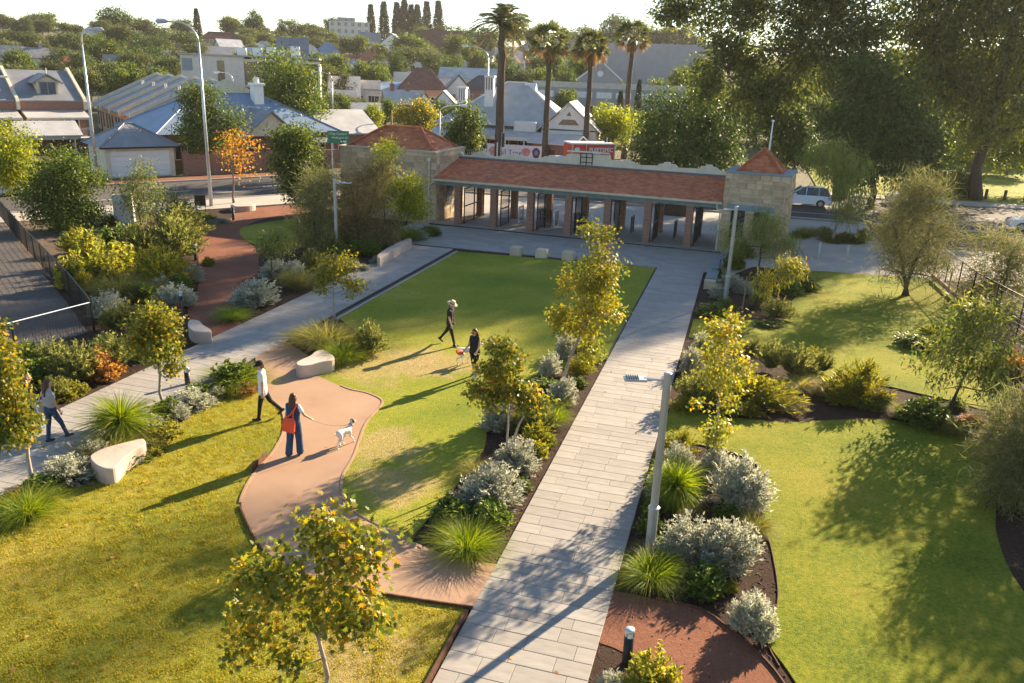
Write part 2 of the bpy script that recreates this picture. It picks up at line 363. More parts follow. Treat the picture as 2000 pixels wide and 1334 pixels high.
leafmat('tussock_olive', [(.05, (.06, .065, .018)), (.5, (.12, .12, .028)), (.95, (.24, .20, .05))], .45, .6, .25, 3.0)
leafmat('grass_green', [(.05, (.075, .12, .010)), (.45, (.14, .175, .014)), (.8, (.22, .22, .022)), (.97, (.30, .23, .06))], .5, .6, .35, .45, objrnd=.45, gain=1.5)
leafmat('grass_blade', [(.05, (.11, .12, .012)), (.40, (.19, .18, .018)), (.70, (.27, .22, .030)), (.97, (.36, .25, .09))], .5, .6, .35, .45, objrnd=.35, gain=1.5)
leafmat('flower_orange', [(.1, (.55, .22, .02)), (.9, (.62, .10, .03))], .3, .6)
# ------------------------------------------------------------------ ground, lawns, paths, roads
rng = np.random.default_rng(7); random.seed(7)
# terrain sheet: level near the park, a gentle rise with the suburb on it, out to the horizon
xs = np.concatenate([np.linspace(-2500, -420, 14), np.linspace(-400, 400, 81), np.linspace(420, 2500, 14)])
ys = np.concatenate([np.linspace(-400, -20, 8), np.linspace(0, 520, 66), np.linspace(560, 3200, 16)])
V = np.array([[x, y, terrain(x, y)-.06] for y in ys for x in xs]); nx = len(xs)
F = np.array([[j*nx+i, j*nx+i+1, (j+1)*nx+i+1, (j+1)*nx+i] for j in range(len(ys)-1) for i in range(nx-1)])
structure('ground', npmesh('ground', V, [F], M['suburb_ground'], True), None)

def sheet(name, poly, z, mat, kind='structure', thick=0.05):
    return structure(name, MB().prism(poly, z-thick, z), M[mat], kind=kind)
def pxs(L): return [G2(*p) for p in L]
# soil of the whole park: planting beds show it between lawns and paths
sheet('garden_bed', [(-24, -8), (12.5, -8), (12.5, 22), (13.5, 47.0), (9.0, 60), (-1.5, 60), (-1.5, 50.5), (-26, 50.8), (-33, 56), (-46.5, 37.5), (-44.5, 36.2), (-24, 20.5)], .0, 'mulch')
sheet('gravel_yard', [(-22.75, 23.4), (-26.8, 26.6), (-35.5, 33.0), (-44.5, 39.8), (-60, 44), (-60, -10), (-24.3, -10), (-24.3, 8), (-23.75, 17.6)], .016, 'grey_gravel')
sheet('dry_verge', [(-46.5, 37.5), (-27, 27.7), (-30, 34), (-38, 46), (-40.5, 46)], .008, 'dry_soil')

TL = [(498,699),(520,769),(547,798),(557,816),(556,845),(545,870),(529,894),(505,920),(485,950),(472,985),(478,1010),(510,1070),(560,1110),(640,1140),(760,1165),(905,1189)]
TR = [(965,1108),(905,1095),(850,1078),(800,1058),(705,1012),(675,985),(665,960),(668,930),(690,890),(712,830),(742,795),(742,782),(715,770),(680,762),(640,745),(600,728)]
tl = [G2(*p) for p in TL]; tr = [G2(*p) for p in TR]
tl_s = spline([(-15.72, 23.4)]+tl[1:-1]+[(-3.99, 12.5)], 5)
tr_s = spline([(-3.99, 14.02)]+tr[1:], 5)
terr = tl_s+tr_s+[(-13.5, 23.2), (-13.9, 24.0), (-15.72, 25.3)]
sheet('curved_path', terr, .040, 'terracotta', thick=.10)
# lawns
Lc = [(-15.15, 28.6), (-15.15, 42.9), (-4.04, 43.65), (-4.04, 27.7)]+pxs([(1120,716),(1060,730),(1000,770),(955,825),(945,880),(884,960)])+[(-6.02, 14.35)]+tr_s[18:]
Lc += [(-13.0, 23.6), (-11.9, 24.6), (-12.2, 26.3), (-13.6, 27.2)]
sheet('central_lawn', Lc, .030, 'lawn_fine')
Ll = spline(pxs([(500,764),(490,767),(402,788),(346,834),(300,880),(190,935),(94,976),(0,1035)])+[(-14.6, 8), (-15, 2)], 4)+[(-15, -6), (-4.05, -6), (-4.05, 12.42)]+[p for p in tl_s[::-1][2:-6]]
sheet('meadow_lawn', Ll, .030, 'lawn')
Lr = [(-1.40, 21.3), (-1.40, 24.0)]+spline(pxs([(1330,800),(1398,813),(1527,825),(1620,822),(1720,820),(1825,837),(1895,858),(1960,890),(1955,930),(1945,1000),(1950,1060),(2000,1160)])+[(7.2, 13), (8.8, 9), (9.4, 2)], 4)+[(9.4, -6), (3.2, -6), (3.0, 8.0)]+spline([(2.35, 11.2), (1.75, 12.6), (1.4, 13.4), (1.6, 14.5), (1.62, 15.4), (1.5, 16.8), (1.32, 17.7), (1.4, 19.3), (1.1, 21.0), (-.3, 21.5)], 4)
sheet('side_lawn', Lr, .030, 'lawn_green')
Lf = spline(pxs([(1569,528),(1765,542),(1818,547),(1870,592)])+[(10.6, 38), (10.2, 32)]+pxs([(1947,799),(1860,785),(1737,757),(1650,745),(1500,700),(1420,680)])+[(-1.40, 31.6)], 4)+[(-1.40, 34.3)]+spline(pxs([(1400,622),(1468,627),(1524,627),(1545,610),(1552,582),(1605,565)]), 4)
sheet('rear_lawn', Lf, .030, 'lawn_green')
sheet('corner_lawn', spline(pxs([(469,449),(507,437),(588,427),(640,430),(620,470),(520,480),(480,470)]), 4, True), .030, 'lawn_fine')
# red gravel paths
P3 = [(-18.22, 26.5)]+pxs([(452,613),(480,589),(485,547),(504,530),(500,487),(469,456),(507,430),(588,421),(640,424),(602,407),(602,399),(465,410),(455,426),(388,438),(378,466),(385,484),(388,519),(385,568),(367,596),(371,627)])+[(-18.22, 24.5)]
sheet('gravel_path', spline(P3[:-1], 4)+[P3[-1]], .014, 'red_gravel')
P2 = [(-1.53, 13.95)]+spline(pxs([(1280,1171),(1367,1192),(1420,1227),(1472,1270),(1528,1334)])+[(2.2, 10.8), (3.0, 8)], 4)+[(3.2, -6), (.9, -6), (.9, 8)]+spline([(.4, 10.4), (-.3, 11.7), (-1.1, 12.2), (-1.53, 12.3)], 4)
sheet('gravel_path', P2, .014, 'red_gravel')

# edging strips: thin steel or concrete, following the beds
def strip(name, pts, w, z0, z1, mat, label, cat='edging', group=None):
    mb = MB(); n = len(pts); P = [Vector((p[0], p[1], 0)) for p in pts]; v = []
    for i in range(n):
        t = (P[min(i+1, n-1)]-P[max(i-1, 0)]).normalized(); a = Vector((-t.y, t.x, 0))*w/2
        v += [P[i]-a+Vector((0, 0, z0)), P[i]+a+Vector((0, 0, z0)), P[i]+a+Vector((0, 0, z1)), P[i]-a+Vector((0, 0, z1))]
    f = []
    for i in range(n-1):
        for a in range(4): f.append((4*i+a, 4*i+(a+1)%4, 4*i+4+(a+1)%4, 4*i+4+a))
    f += [(3, 2, 1, 0), (4*n-4, 4*n-3, 4*n-2, 4*n-1)]
    return single(name, mb.add(v, f), M[mat], label, cat, group)
def off(pts, d):
    o = []; n = len(pts)
    for i in range(n):
        t = np.array(pts[min(i+1, n-1)])-np.array(pts[max(i-1, 0)]); t = t/np.hypot(*t); o.append((pts[i][0]-t[1]*d, pts[i][1]+t[0]*d))
    return o
strip('concrete_kerb', off(tl_s[8:46], -.03), .06, -.05, .062, 'terracotta', 'low terracotta upstand along the outer bend of the curved terracotta path')
strip('steel_edge', off(tl_s[30:37], -.10), .02, -.05, .20, 'steel_corten', 'short rusty upright plate on the path bend behind the woman with the orange bag')
strip('steel_edge', off(tl_s[46:], -.03), .03, -.05, .09, 'steel_corten', 'rusty steel strip where the curved path meets the yellow lawn')
strip('concrete_kerb', off(tr_s[15:68], -.03), .06, -.05, .058, 'terracotta', 'low terracotta upstand along the inner bend of the curved terracotta path')
strip('steel_edge', [(-4.06, 12.3), (-4.06, 2)], .05, -.05, .12, 'steel_corten', 'rusty steel strip between the stone path and the yellow lawn')
strip('steel_edge', [(-4.06, 27.6), (-4.06, 43.6)], .03, -.05, .055, 'black_metal', 'dark steel strip along the stone path side of the walled lawn')
strip('steel_edge', [(-15.32, 28.2), (-15.32, 42.9)], .22, -.05, .02, 'black_metal', 'wide dark drain slot between the lawn and the far stone path')
strip('concrete_kerb', [(-15.19, 28.4), (-15.19, 42.9)], .10, -.05, .06, 'concrete_pale', 'pale kerb between drain slot and lawn in front of the gatehouse')
strip('steel_edge', spline(pxs([(1188,704),(1060,730),(1000,770),(955,825),(945,880),(884,960),(800,1058)]), 4), .02, -.05, .036, 'steel_corten', 'rusty steel strip round the planted bed left of the stone path')
strip('steel_edge', spline([(1.6, 12.7), (1.4, 13.4), (1.6, 14.5), (1.62, 15.4), (1.5, 16.8), (1.32, 17.7), (1.4, 19.3), (1.1, 21.0), (-.3, 21.5), (-1.4, 21.3)], 4), .02, -.05, .036, 'steel_corten', 'dark steel strip round the bed with the ribbed lamp post')
strip('steel_edge', P2[1:22], .025, -.05, .06, 'steel_corten', 'rusty strip on the uphill side of the red gravel path by the bollard')
strip('steel_edge', spline(pxs([(1330,800),(1398,813),(1527,825),(1620,822),(1720,820),(1825,837),(1895,858),(1960,890)]), 4), .02, -.05, .036, 'steel_corten', 'dark steel strip along the long mulch bed on the right')
strip('steel_edge', spline(pxs([(1737,757),(1860,785),(1947,799)]), 4), .02, -.05, .05, 'steel_corten', 'dark steel strip under the leaning tree at the rear lawn')

# ---- stone paving: every slab its own piece near the camera
def paving(name, x0, x1, y0, y1, course, lens, zt, mat, nmax, gap=.008, seed=1, skip=None, part_name='paver', base_mat='paver_dark', along_x=True):
    r = random.Random(seed)
    base = structure(name, MB().box(x0, x1, y0, y1, -.06, zt-.014), M[base_mat]); slabs = []
    y = y0
    while y < y1-.05:
        c = min(course*r.choice((1, 1, 1, .8, 1.25)), y1-y)
        if y1-(y+c) < .12: c = y1-y
        x = x0; first = True
        while x < x1-.02:
            l = r.choice(lens)*(r.uniform(.35, 1.0) if first else 1.0); first = False
            if x1-(x+l) < .25: l = x1-x
            slabs.append((x+gap/2, x+l-gap/2, y+gap/2, y+c-gap/2)); x += l
        y += c
    if skip: slabs = [s for s in slabs if not skip(*s)]
    slabs.sort(key=lambda s: s[2]**2+((s[0]+s[1])/2+2)**2*.4 if s[2] > 6.5 else 1e5)
    far = MB()
    for i, (a, b, c, d) in enumerate(slabs):
        z = zt+r.uniform(-.003, .002)
        if i < nmax:
            mb = MB().cbox(a-(a+b)/2, b-(a+b)/2, c-(c+d)/2, d-(c+d)/2, -.05, 0, .005)
            part(part_name, mb, M[mat], base, loc=((a+b)/2, (c+d)/2, z))
        else: far.cbox(a, b, c, d, zt-.05, z, .005)
    if far.v: part('far_pavers', far, M[mat], base, kind='stuff')
    return base
paving('stone_path', -4.0, -1.53, 3.0, 43.7, .40, (.6, .8, .9, 1.0, 1.2), .046, 'paver', 300, seed=3)
paving('stone_path', -18.22, -15.6, 6.0, 43.4, .42, (.6, .8, .9, 1.2, 1.3), .046, 'paver', 300, seed=5)
def cut(a, b, c, d):
    return False
paving('forecourt', -18.2, -.35, 43.72, 50.15, .40, (.6, .8, .9, 1.2), .046, 'paver', 120, seed=9)
sheet('forecourt_side', [(-21, 43.4), (-18.22, 43.4), (-18.22, 50.9), (-21.0, 50.9)], .02, 'concrete_pale')
sheet('rear_plaza', [(-19, 54.6), (9.0, 53.5), (9.0, 65.2), (-26, 65.2), (-29.5, 60)], .030, 'concrete_pale')
sheet('side_footpath', [(-.34, 43.2), (1.0, 46.4), (3.7, 46.7), (8.9, 47.3), (14, 47.5), (30, 50.0), (30, 60.4), (14, 57.5), (10.6, 56.4), (3.6, 55.6), (-.34, 54.0)], .022, 'concrete_pale')
# ---- roads with kerbs and lines
ra = np.array([-45.4, 40.9]); rd = np.array([.553, .833]); rn = np.array([-.833, .553])
def RP(s, t): q = ra+rd*s+rn*t; return (q[0], q[1])
sheet('road', [RP(-60, 0), RP(40, 0), RP(70, 0), RP(70, 10.6), RP(-60, 10.6)], -.02, 'asphalt', thick=.03)
sheet('road', [(-36, 66.0), (60, 66.0), (200, 80), (200, 96), (60, 81.5), (-36, 81.5)], -.024, 'asphalt', thick=.03)
for k in range(9):
    s = -34+k*9
    structure('road_marking', MB().prism([RP(s, 5.2), RP(s+3, 5.2), RP(s+3, 5.32), RP(s, 5.32)], -.02, -.014), M['white_line'])
for t in (3.3,):
    for k in range(5): structure('road_marking', MB().prism([RP(-12+k*9, t), RP(-9+k*9, t), RP(-9+k*9, t+.1), RP(-12+k*9, t+.1)], -.02, -.0141), M['white_line'])
structure('road_marking', MB().box(-3, 48, 69.3, 69.42, -.022, -.017), M['white_line'])
for k in range(7): structure('road_marking', MB().box(-2+k*7, 1+k*7, 74.0, 74.12, -.022, -.017), M['white_line'])
structure('kerb', MB().prism([RP(-60, -.18), RP(26, -.18), RP(26, 0), RP(-60, 0)], -.06, .10), M['concrete_pale'])
structure('kerb', MB().prism([RP(-60, 10.6), RP(26, 10.6), RP(26, 10.78), RP(-60, 10.78)], -.06, .10), M['concrete_pale'])
structure('kerb', MB().box(-26, 60, 65.8, 66.0, -.06, .10), M['concrete_pale'])
structure('kerb', MB().box(-15, 60, 81.5, 81.7, -.06, .10), M['concrete_pale'])
sheet('footpath', [RP(-60, -.18), RP(8, -.18), RP(26, -.18), RP(26, -4.5), RP(12, -4.3), RP(4, -3.6), RP(-60, -2.4)], .06, 'concrete_pale', thick=.1)
sheet('footpath', [RP(-60, 10.78), RP(26, 10.78), RP(26, 13.0), RP(-60, 13.0)], .06, 'red_gravel', thick=.1)
sheet('footpath', [(-15, 81.7), (60, 81.7), (60, 84.5), (-15, 84.5)], .06, 'concrete_pale', thick=.1)
sheet('park_verge', [(7, 84.5), (140, 84.5), (140, 140), (7, 130)], .05, 'lawn_fine')
sheet('verge', [(14, 57.5), (30, 60.4), (60, 63), (60, 65.8), (-1, 65.8), (-1, 56.0), (3.6, 55.7), (10.6, 56.5)], .012, 'dry_soil')
# ------------------------------------------------------------------ gatehouse
BA = radians(-3.0); BO = np.array([-10.46, 50.17])
bu = np.array([cos(BA), sin(BA)]); bv = np.array([-sin(BA), cos(BA)])
def BL(x, y, v):            # pixel -> (u, z) on the building's upright plane at depth v
    d = ray(x, y); p0 = BO+bv*v; t = (p0@bv)/(d[:2]@bv); q = d[:2]*t-p0; return (float(q@bu), float(CH+d[2]*t))
gate = thing('gatehouse', 'long brick and limestone gatehouse with red tiled roofs facing the lawn', 'gatehouse', (BO[0], BO[1], 0), BA)
part('floor', MB().box(-9.3, 9.6, -.40, 5.2, -.05, .12), M['paver'], gate)
part('step_edge', MB().box(-9.3, 9.6, -.46, -.402, -.05, .10), M['black_metal'], gate)
for i in range(7):
    u = (i-3)*2.505
    for v, sh in ((0.0, 0.0), (4.05, .03*i)):
        c = MB().box(u+sh-.21, u+sh+.21, v, v+.42, .12, 2.62)
        c.box(u+sh-.25, u+sh+.25, v-.04, v+.46, .10, .22)
        part('column', c, M['brick_brown'], gate)
for v in (-.05, 4.0):
    part('beam', MB().box(-9.0, 9.35, v, v+.5, 2.62, 2.95), M['bluegrey_paint_and_shade'], gate)
part('soffit', MB().box(-9.0, 9.35, .46, 3.99, 2.90, 2.94), M['pale_wall'], gate)
part('gutter', MB().xprism([(0, 0)], 0, 0) if False else MB().yprism([(-.62, 2.93), (-.50, 2.93), (-.50, 3.06), (-.66, 3.06)], -9.05, 9.38), M['cream'], gate)
part('eave_lining', MB().yprism([(-.50, 2.94), (-.06, 2.955), (-.06, 3.0), (-.50, 2.99)], -9.0, 9.35), M['bluegrey_paint_and_shade'], gate)
part('roof_deck', MB().yprism([(-.6, 3.02), (4.05, 4.02), (4.05, 3.95), (-.6, 2.97)], -9.04, 9.36), M['roof_brown'], gate)
def tiles(corners, w=.30, course=.34, lift=.035, r=random.Random(4)):
    """roll-edged clay tiles over a roof face given as eave-left, eave-right, top-right, top-left"""
    a, b, c, d = [Vector(p) for p in corners]; n = (b-a).cross(d-a).normalized(); L = ((d+c)/2-(a+b)/2).length
    k = max(1, int(round(L/course))); mb = MB()
    for j in range(k):
        p0, q0 = a.lerp(d, j/k), b.lerp(c, j/k); p1, q1 = a.lerp(d, (j+1.15)/k), b.lerp(c, (j+1.15)/k)
        m = max(1, int(round((q0-p0).length/w))); x0 = (q0-p0)/m; up = ((p1+q1)/2-(p0+q0)/2); ex = x0.normalized()
        for i in range(m):
            s = p0+x0*i; top = s+ex*ex.dot(up)*0+(up-ex*ex.dot(up)); l = lift*r.uniform(.8, 1.2)
            t = (i+.5)/m; lim = (p1.lerp(q1, t))
            prof = [(0, .004), (.18, l*1.1), (.5, l*.35), (.85, l*.5), (1.0, .006)]
            v = [s+x0*e+n*h for e, h in prof]+[top+x0*e+n*(h*.35-.006) for e, h in prof]+[s+x0*e-n*.01 for e, h in prof]
            mb.add(v, [(i2, i2+1, i2+6, i2+5) for i2 in range(4)]+[(i2+10, i2+11, i2+1, i2) for i2 in range(4)])
    return mb
part('roof_tiles', tiles([(-9.04, -.62, 3.05), (9.36, -.62, 3.05), (9.36, 3.95, 4.04), (-9.04, 3.95, 4.04)], .27, .26), M['roof_tile'], gate, kind='stuff')
part('ridge_flashing', MB().yprism([(3.78, 4.03), (3.97, 4.06), (3.97, 4.13), (3.78, 4.07)], -9.04, 9.36), M['flashing'], gate)
pp = [(892,299),(900,297),(905,303.5),(920,303.5),(923,299),(932,298),(933,296),(944,296),(945,299),(949.5,300),(956,306),(984.6,306),(990,303),(998,303),(999,300),(1008,300.5),(1009,303),(1015,303.5),(1024,310),(1055,310),(1062,306),(1070,306),(1071,303.5),(1083,303.5),(1084,308),(1103,308),(1106,302),(1112,300),(1190,303.5),(1191,306),(1192.5,313.4),(1217,315),(1218.6,312),(1230,312),(1231,315),(1238,317),(1242,323),(1282,324),(1288,320),(1296,320),(1297,317),(1309,317.4),(1310,321),(1318,322),(1324,328),(1364,330),(1369,325),(1378,325),(1379,322),(1391,322.4),(1392,326),(1399,327),(1406,334),(1420,335)]
prof = [BL(x, y, 4.0) for x, y in pp]; prof = [(min(max(u, -9.0), 9.36), z) for u, z in prof]
part('parapet', MB().xprism([(-9.0, 3.9)]+[(9.36, 3.9)]+prof[::-1], 3.98, 4.28), M['cream'], gate)
for a, b in ((1106,1191),):
    u0, u1 = BL(a, 300, 4.0)[0], BL(b, 303, 4.0)[0]
    part('parapet_cap', MB().box(u0+.05, u1-.05, 3.93, 4.33, 4.93, 5.0), M['cream'], gate)
# roof access frame on the parapet
fr = MB(); u0, u1 = BL(1134, 305, 3.9)[0], BL(1157, 305, 3.9)[0]
for u in (u0, (u0+u1)/2, u1): fr.box(u-.025, u+.025, 3.9, 3.95, 4.15, 4.92)
for z in (4.3, 4.62, 4.88): fr.box(u0, u1, 3.86, 3.895, z, z+.05)
part('access_ladder', fr, M['black_metal'], gate)
# ---- open gate leaves between front and rear columns
for i in range(7):
    u = (i-3)*2.505+.36; g = MB()
    v0, v1 = (.35, 3.9) if i in (0, 6) else (.5, 2.1)
    for v in (v0, v1): g.box(u-.035, u+.035, v, v+.07, .14, 2.5)
    if i in (0, 6): g.box(u-.035, u+.035, (v0+v1)/2, (v0+v1)/2+.07, .14, 2.5)
    for z in (.18, 1.25, 2.4): g.box(u-.02, u+.02, v0, v1, z, z+.07)
    gl = part('gate_leaf', g, M['black_metal'], gate)
    b = MB()
    for k in range(1, int((v1-v0)/.12)): b.box(u-.008, u+.008, v0+k*.12, v0+k*.12+.014, .2, 2.4)
    part('bars', b, M['black_metal'], gl, kind='stuff')
# ---- coursed rubble wall of separate stones on a backing wall
def stone_wall(parent, u0, u1, v, z0, z1, holes=(), axis='u', face=-1, seed=1, course=.33, lens=(.45, .6, .75, .9), cap=150, nm='stone'):
    r = random.Random(seed); z = z0; far = MB(); cnt = 0
    while z < z1-.05:
        h = min(course*r.choice((.75, 1, 1, 1.2)), z1-z)
        if z1-(z+h) < .12: h = z1-z
        x = u0; first = True
        while x < u1-.02:
            l = r.choice(lens)*(r.uniform(.4, 1) if first else 1); first = False
            if u1-(x+l) < .2: l = u1-x
            segs = [(x, x+l)]
            for (a, b, c, d) in holes:
                if z+h > c+.02 and z < d-.02:
                    ns = []
                    for (p, q) in segs:
                        if q <= a or p >= b: ns.append((p, q)); continue
                        if p < a: ns.append((p, a))
                        if q > b: ns.append((b, q))
                    segs = ns
            for (p, q) in segs:
                if q-p < .06: continue
                hh = [h, z]
                w, e = (q-p)/2-.012, r.uniform(.018, .05); zz = h/2-.012
                m = MB(); c = .02
                v8 = [(-w, 0, -zz), (w, 0, -zz), (w, 0, zz), (-w, 0, zz), (-w+c, -e, -zz+c), (w-c, -e, -zz+c*r.uniform(.5, 1.5)), (w-c, -e*r.uniform(.8, 1.1), zz-c), (-w+c*r.uniform(.5, 1.5), -e, zz-c)]
                m.add(v8, [(4, 5, 6, 7), (0, 1, 5, 4), (1, 2, 6, 5), (2, 3, 7, 6), (3, 0, 4, 7)])
                o = part(nm, m, M['limestone'], parent)
                if axis == 'u': o.location = ((p+q)/2, v, z+h/2); o.rotation_euler = (0, 0, 0 if face < 0 else pi)
                else: o.location = (v, (p+q)/2, z+h/2); o.rotation_euler = (0, 0, (pi/2 if face > 0 else -pi/2))
            x += l
        z += h
def wall_with_holes(u0, u1, v0, v1, z0, z1, holes):
    """wall slab in the xz plane with rectangular openings"""
    xs = sorted({u0, u1, *[h[0] for h in holes], *[h[1] for h in holes]}); zs = sorted({z0, z1, *[h[2] for h in holes], *[h[3] for h in holes]})
    mb = MB()
    for a, b in zip(xs, xs[1:]):
        run = None
        for c, d in zip(zs, zs[1:]):
            solid = not any(a >= h[0]-1e-6 and b <= h[1]+1e-6 and c >= h[2]-1e-6 and d <= h[3]+1e-6 for h in holes)
            if solid: run = (run[0], d) if run else (c, d)
            if (not solid or d == zs[-1]) and run: mb.box(a, b, v0, v1, run[0], run[1]); run = None
    return mb
# left lodge
lw, lz = (-16.15, -9.05), 4.62
hol = [(-12.35, -11.55, 1.5, 2.75), (-10.75, -9.95, .12, 2.3)]
wl = part('lodge_wall', wall_with_holes(lw[0], lw[1], 0, .3, 0, lz, hol), M['limestone_light'], gate)
wl2 = part('lodge_side_wall', MB().box(lw[1]-.3, lw[1], .302, 4.9, 0, lz).box(lw[0], lw[0]+.3, .302, 4.9, 0, lz).box(lw[0]+.302, lw[1]-.302, 4.6, 4.9, 0, lz-.01), M['limestone_light'], gate)
stone_wall(wl, lw[0], lw[1], -.001, 0.0, lz, hol, seed=2, lens=(.6, .8, 1.0, 1.2), course=.40)
stone_wall(wl2, .03, 4.9, lw[1]+.001, 0.0, lz, (), 'v', 1, seed=3, lens=(.6, .8, 1.0), course=.40)
for (a, b, c, d) in hol:
    w = part('window' if c > 1 else 'door', MB().box(a, b, .16, .2, c, d), M['glass_dark'], gate)
    part('frame', MB().box(a, a+.06, .08, .15, c, d).box(b-.06, b, .08, .15, c, d).box(a+.06, b-.06, .08, .15, d-.06, d).box((a+b)/2-.025, (a+b)/2+.025, .09, .15, c, d-.06), M['black_metal'], w)
part('lintel', MB().box(-12.75, -11.1, -.07, .05, 2.76, 3.12), M['bluegrey_paint_and_shade'], gate)
part('coping', MB().box(lw[0]-.06, lw[1]+.06, -.08, .36, lz, lz+.09).box(lw[1]-.36, lw[1]+.06, .362, 4.96, lz, lz+.09).box(lw[0]-.06, lw[0]+.36, .362, 4.96, lz, lz+.09), M['limestone_light'], gate)
ez = lz+.02; R0, R1, ry0, ry1 = lw[0]+.35, lw[1]-.33, .33, 4.6; rz_ = 5.95; rA, rB = (R0+1.9, 2.45, rz_), (R1-1.9, 2.45, rz_)
c0, c1, c2, c3 = (R0, ry0, ez), (R1, ry0, ez), (R1, ry1, ez), (R0, ry1, ez)
part('hip_roof', MB().add([c0, c1, c2, c3, rA, rB], [(0, 1, 5, 4), (1, 2, 5), (2, 3, 4, 5), (3, 0, 4), (3, 2, 1, 0)]), M['roof_tile'], gate)
tm = tiles([c0, c1, rB, rA], .30, .32)
t2 = tiles([c1, c2, rB, rB], .30, .32); tm.add(t2.v, t2.f); t2 = tiles([c3, c0, rA, rA], .30, .32); tm.add(t2.v, t2.f)
part('roof_tiles', tm, M['roof_tile'], gate, kind='stuff')
hc = MB()
for p, q in ((c0, rA), (c1, rB), (rA, rB), (c2, rB), (c3, rA)):
    hc.tube([Vector(p)+Vector((0, 0, .04)), Vector(q)+Vector((0, 0, .06))], .085, 6)
part('ridge_tiles', hc, M['roof_tile'], gate)
dp = MB().tube([(-9.5, -.09, 4.1), (-9.5, -.09, .05)], .05, 8).box(-9.62, -9.38, -.2, -.02, 4.1, 4.3).tube([(-9.5, -.09, 2.55), (-9.1, -.3, 2.8), (-8.95, -.5, 2.95)], .045, 8)
part('downpipe', dp, M['cream'], gate)
part('wall_sign', MB().box(-9.04, -9.0, 1.75, 2.6, 1.0, 2.55), M['glass_blue'], gate)
# right tower, turned a little more
tg = part('tower', wall_with_holes(0, 3.62, 0, .32, 0, 4.72, [(.55, 1.35, .95, 2.62), (1.85, 2.65, .95, 2.62)]).box(3.30, 3.62, .322, 4.0, 0, 4.72).box(0, .32, .322, 4.0, 0, 4.72).box(.322, 3.298, 3.7, 4.0, 0, 4.71), M['limestone_light'], gate, loc=(9.37, -.10, 0), rz=radians(-3.5))
stone_wall(tg, 0, 3.62, -.001, 0, 4.72, [(.3, 2.95, 2.62, 2.95), (.55, 1.35, .95, 2.62), (1.85, 2.65, .95, 2.62)], seed=11, course=.26, lens=(.35, .5, .6, .75))
stone_wall(tg, 0.03, 4.0, 3.621, 0, 4.72, (), 'v', 1, seed=12, course=.26, lens=(.4, .5, .65, .8))
part('lintel', MB().box(.3, 2.95, -.06, .03, 2.62, 2.95), M['bluegrey_paint_and_shade'], tg)
for a in (.55, 1.85):
    part('window', MB().box(a, a+.8, .18, .22, .95, 2.62).box(a+.38, a+.42, .13, .179, .95, 2.62).box(a, a+.379, .13, .179, 1.7, 1.75).box(a+.421, a+.8, .13, .179, 1.7, 1.75), M['glass_dark'], tg)
part('coping', MB().box(-.05, 3.67, -.06, .5, 4.72, 4.80).box(-.05, .5, .502, 4.05, 4.72, 4.80).box(3.12, 3.67, .502, 4.05, 4.72, 4.80).box(.502, 3.118, 3.5, 4.05, 4.72, 4.80), M['bluegrey_paint_and_shade'], tg)
ap = (1.81, 2.0, 6.05); cs = [(.52, .55, 4.74), (3.1, .55, 4.74), (3.1, 3.45, 4.74), (.52, 3.45, 4.74)]
part('pyramid_roof', MB().add(cs+[ap], [(0, 1, 4), (1, 2, 4), (2, 3, 4), (3, 0, 4), (3, 2, 1, 0)]), M['roof_tile'], tg)
tm = MB()
for a, b in ((0, 1), (1, 2), (3, 0)):
    t2 = tiles([cs[a], cs[b], ap, ap], .28, .30); tm.add(t2.v, t2.f)
part('roof_tiles', tm, M['roof_tile'], tg, kind='stuff')
hc = MB()
for p in cs: hc.tube([Vector(p)+Vector((0, 0, .05)), Vector(ap)+Vector((0, 0, .06))], .075, 6)
part('ridge_tiles', hc, M['roof_tile'], tg)
part('flagpole', MB().tube([(2.0, 2.6, 5.2), (2.0, 2.6, 7.6)], [.06, .035], 10).lathe([(.09, 7.6), (.09, 7.66), (.02, 7.7)], 10, 0, (2.0, 2.6)), M['white_paint'], tg)
part('downpipe', MB().tube([(3.45, -.07, 4.35), (3.45, -.07, .05)], .04, 8).box(3.3, 3.62, -.16, -.03, 4.35, 4.42), M['limestone_light'], tg)
part('downpipe', MB().tube([(9.1, -.52, 2.95), (9.12, -.5, 2.7), (9.3, -.16, 2.45), (9.3, -.16, .12)], .05, 8), M['cream'], gate)
# ---- barriers and turnstiles under the roof
def BW(u, v, z=0.12): q = BO+bu*u+bv*v; return (q[0], q[1], z)
bar_labels = ['grey barrier panel under the roof beside the third brick column', 'pale barrier panel between the two turnstile cages', 'slim barrier panel beside the fifth brick column', 'dark barrier panel by the last two brick columns']
for (px, py), lb in zip(((1014,437),(1083,447),(1232,458),(1316,468)), bar_labels):
    x, y, z = G(px, py, .12)
    m = MB().beam((0, -.45, .05), (0, -.45, 1.15), .06, .06).beam((0, .45, .05), (0, .45, 1.15), .06, .06).beam((0, -.45, 1.13), (0, .45, 1.13), .09, .05).beam((0, -.45, .12), (0, .45, .12), .04, .05)
    t = thing('entry_barrier', lb, 'barrier', (x, y+.4, .12), BA)
    part('frame', m, M['galv'] if 'pale' in lb or 'grey' in lb else M['black_metal'], t)
    mm = MB()
    for k in range(7): mm.box(-.008, .008, -.39+k*.13-.008, -.39+k*.13+.008, .14, 1.11)
    part('infill', mm, M['black_metal'], t)
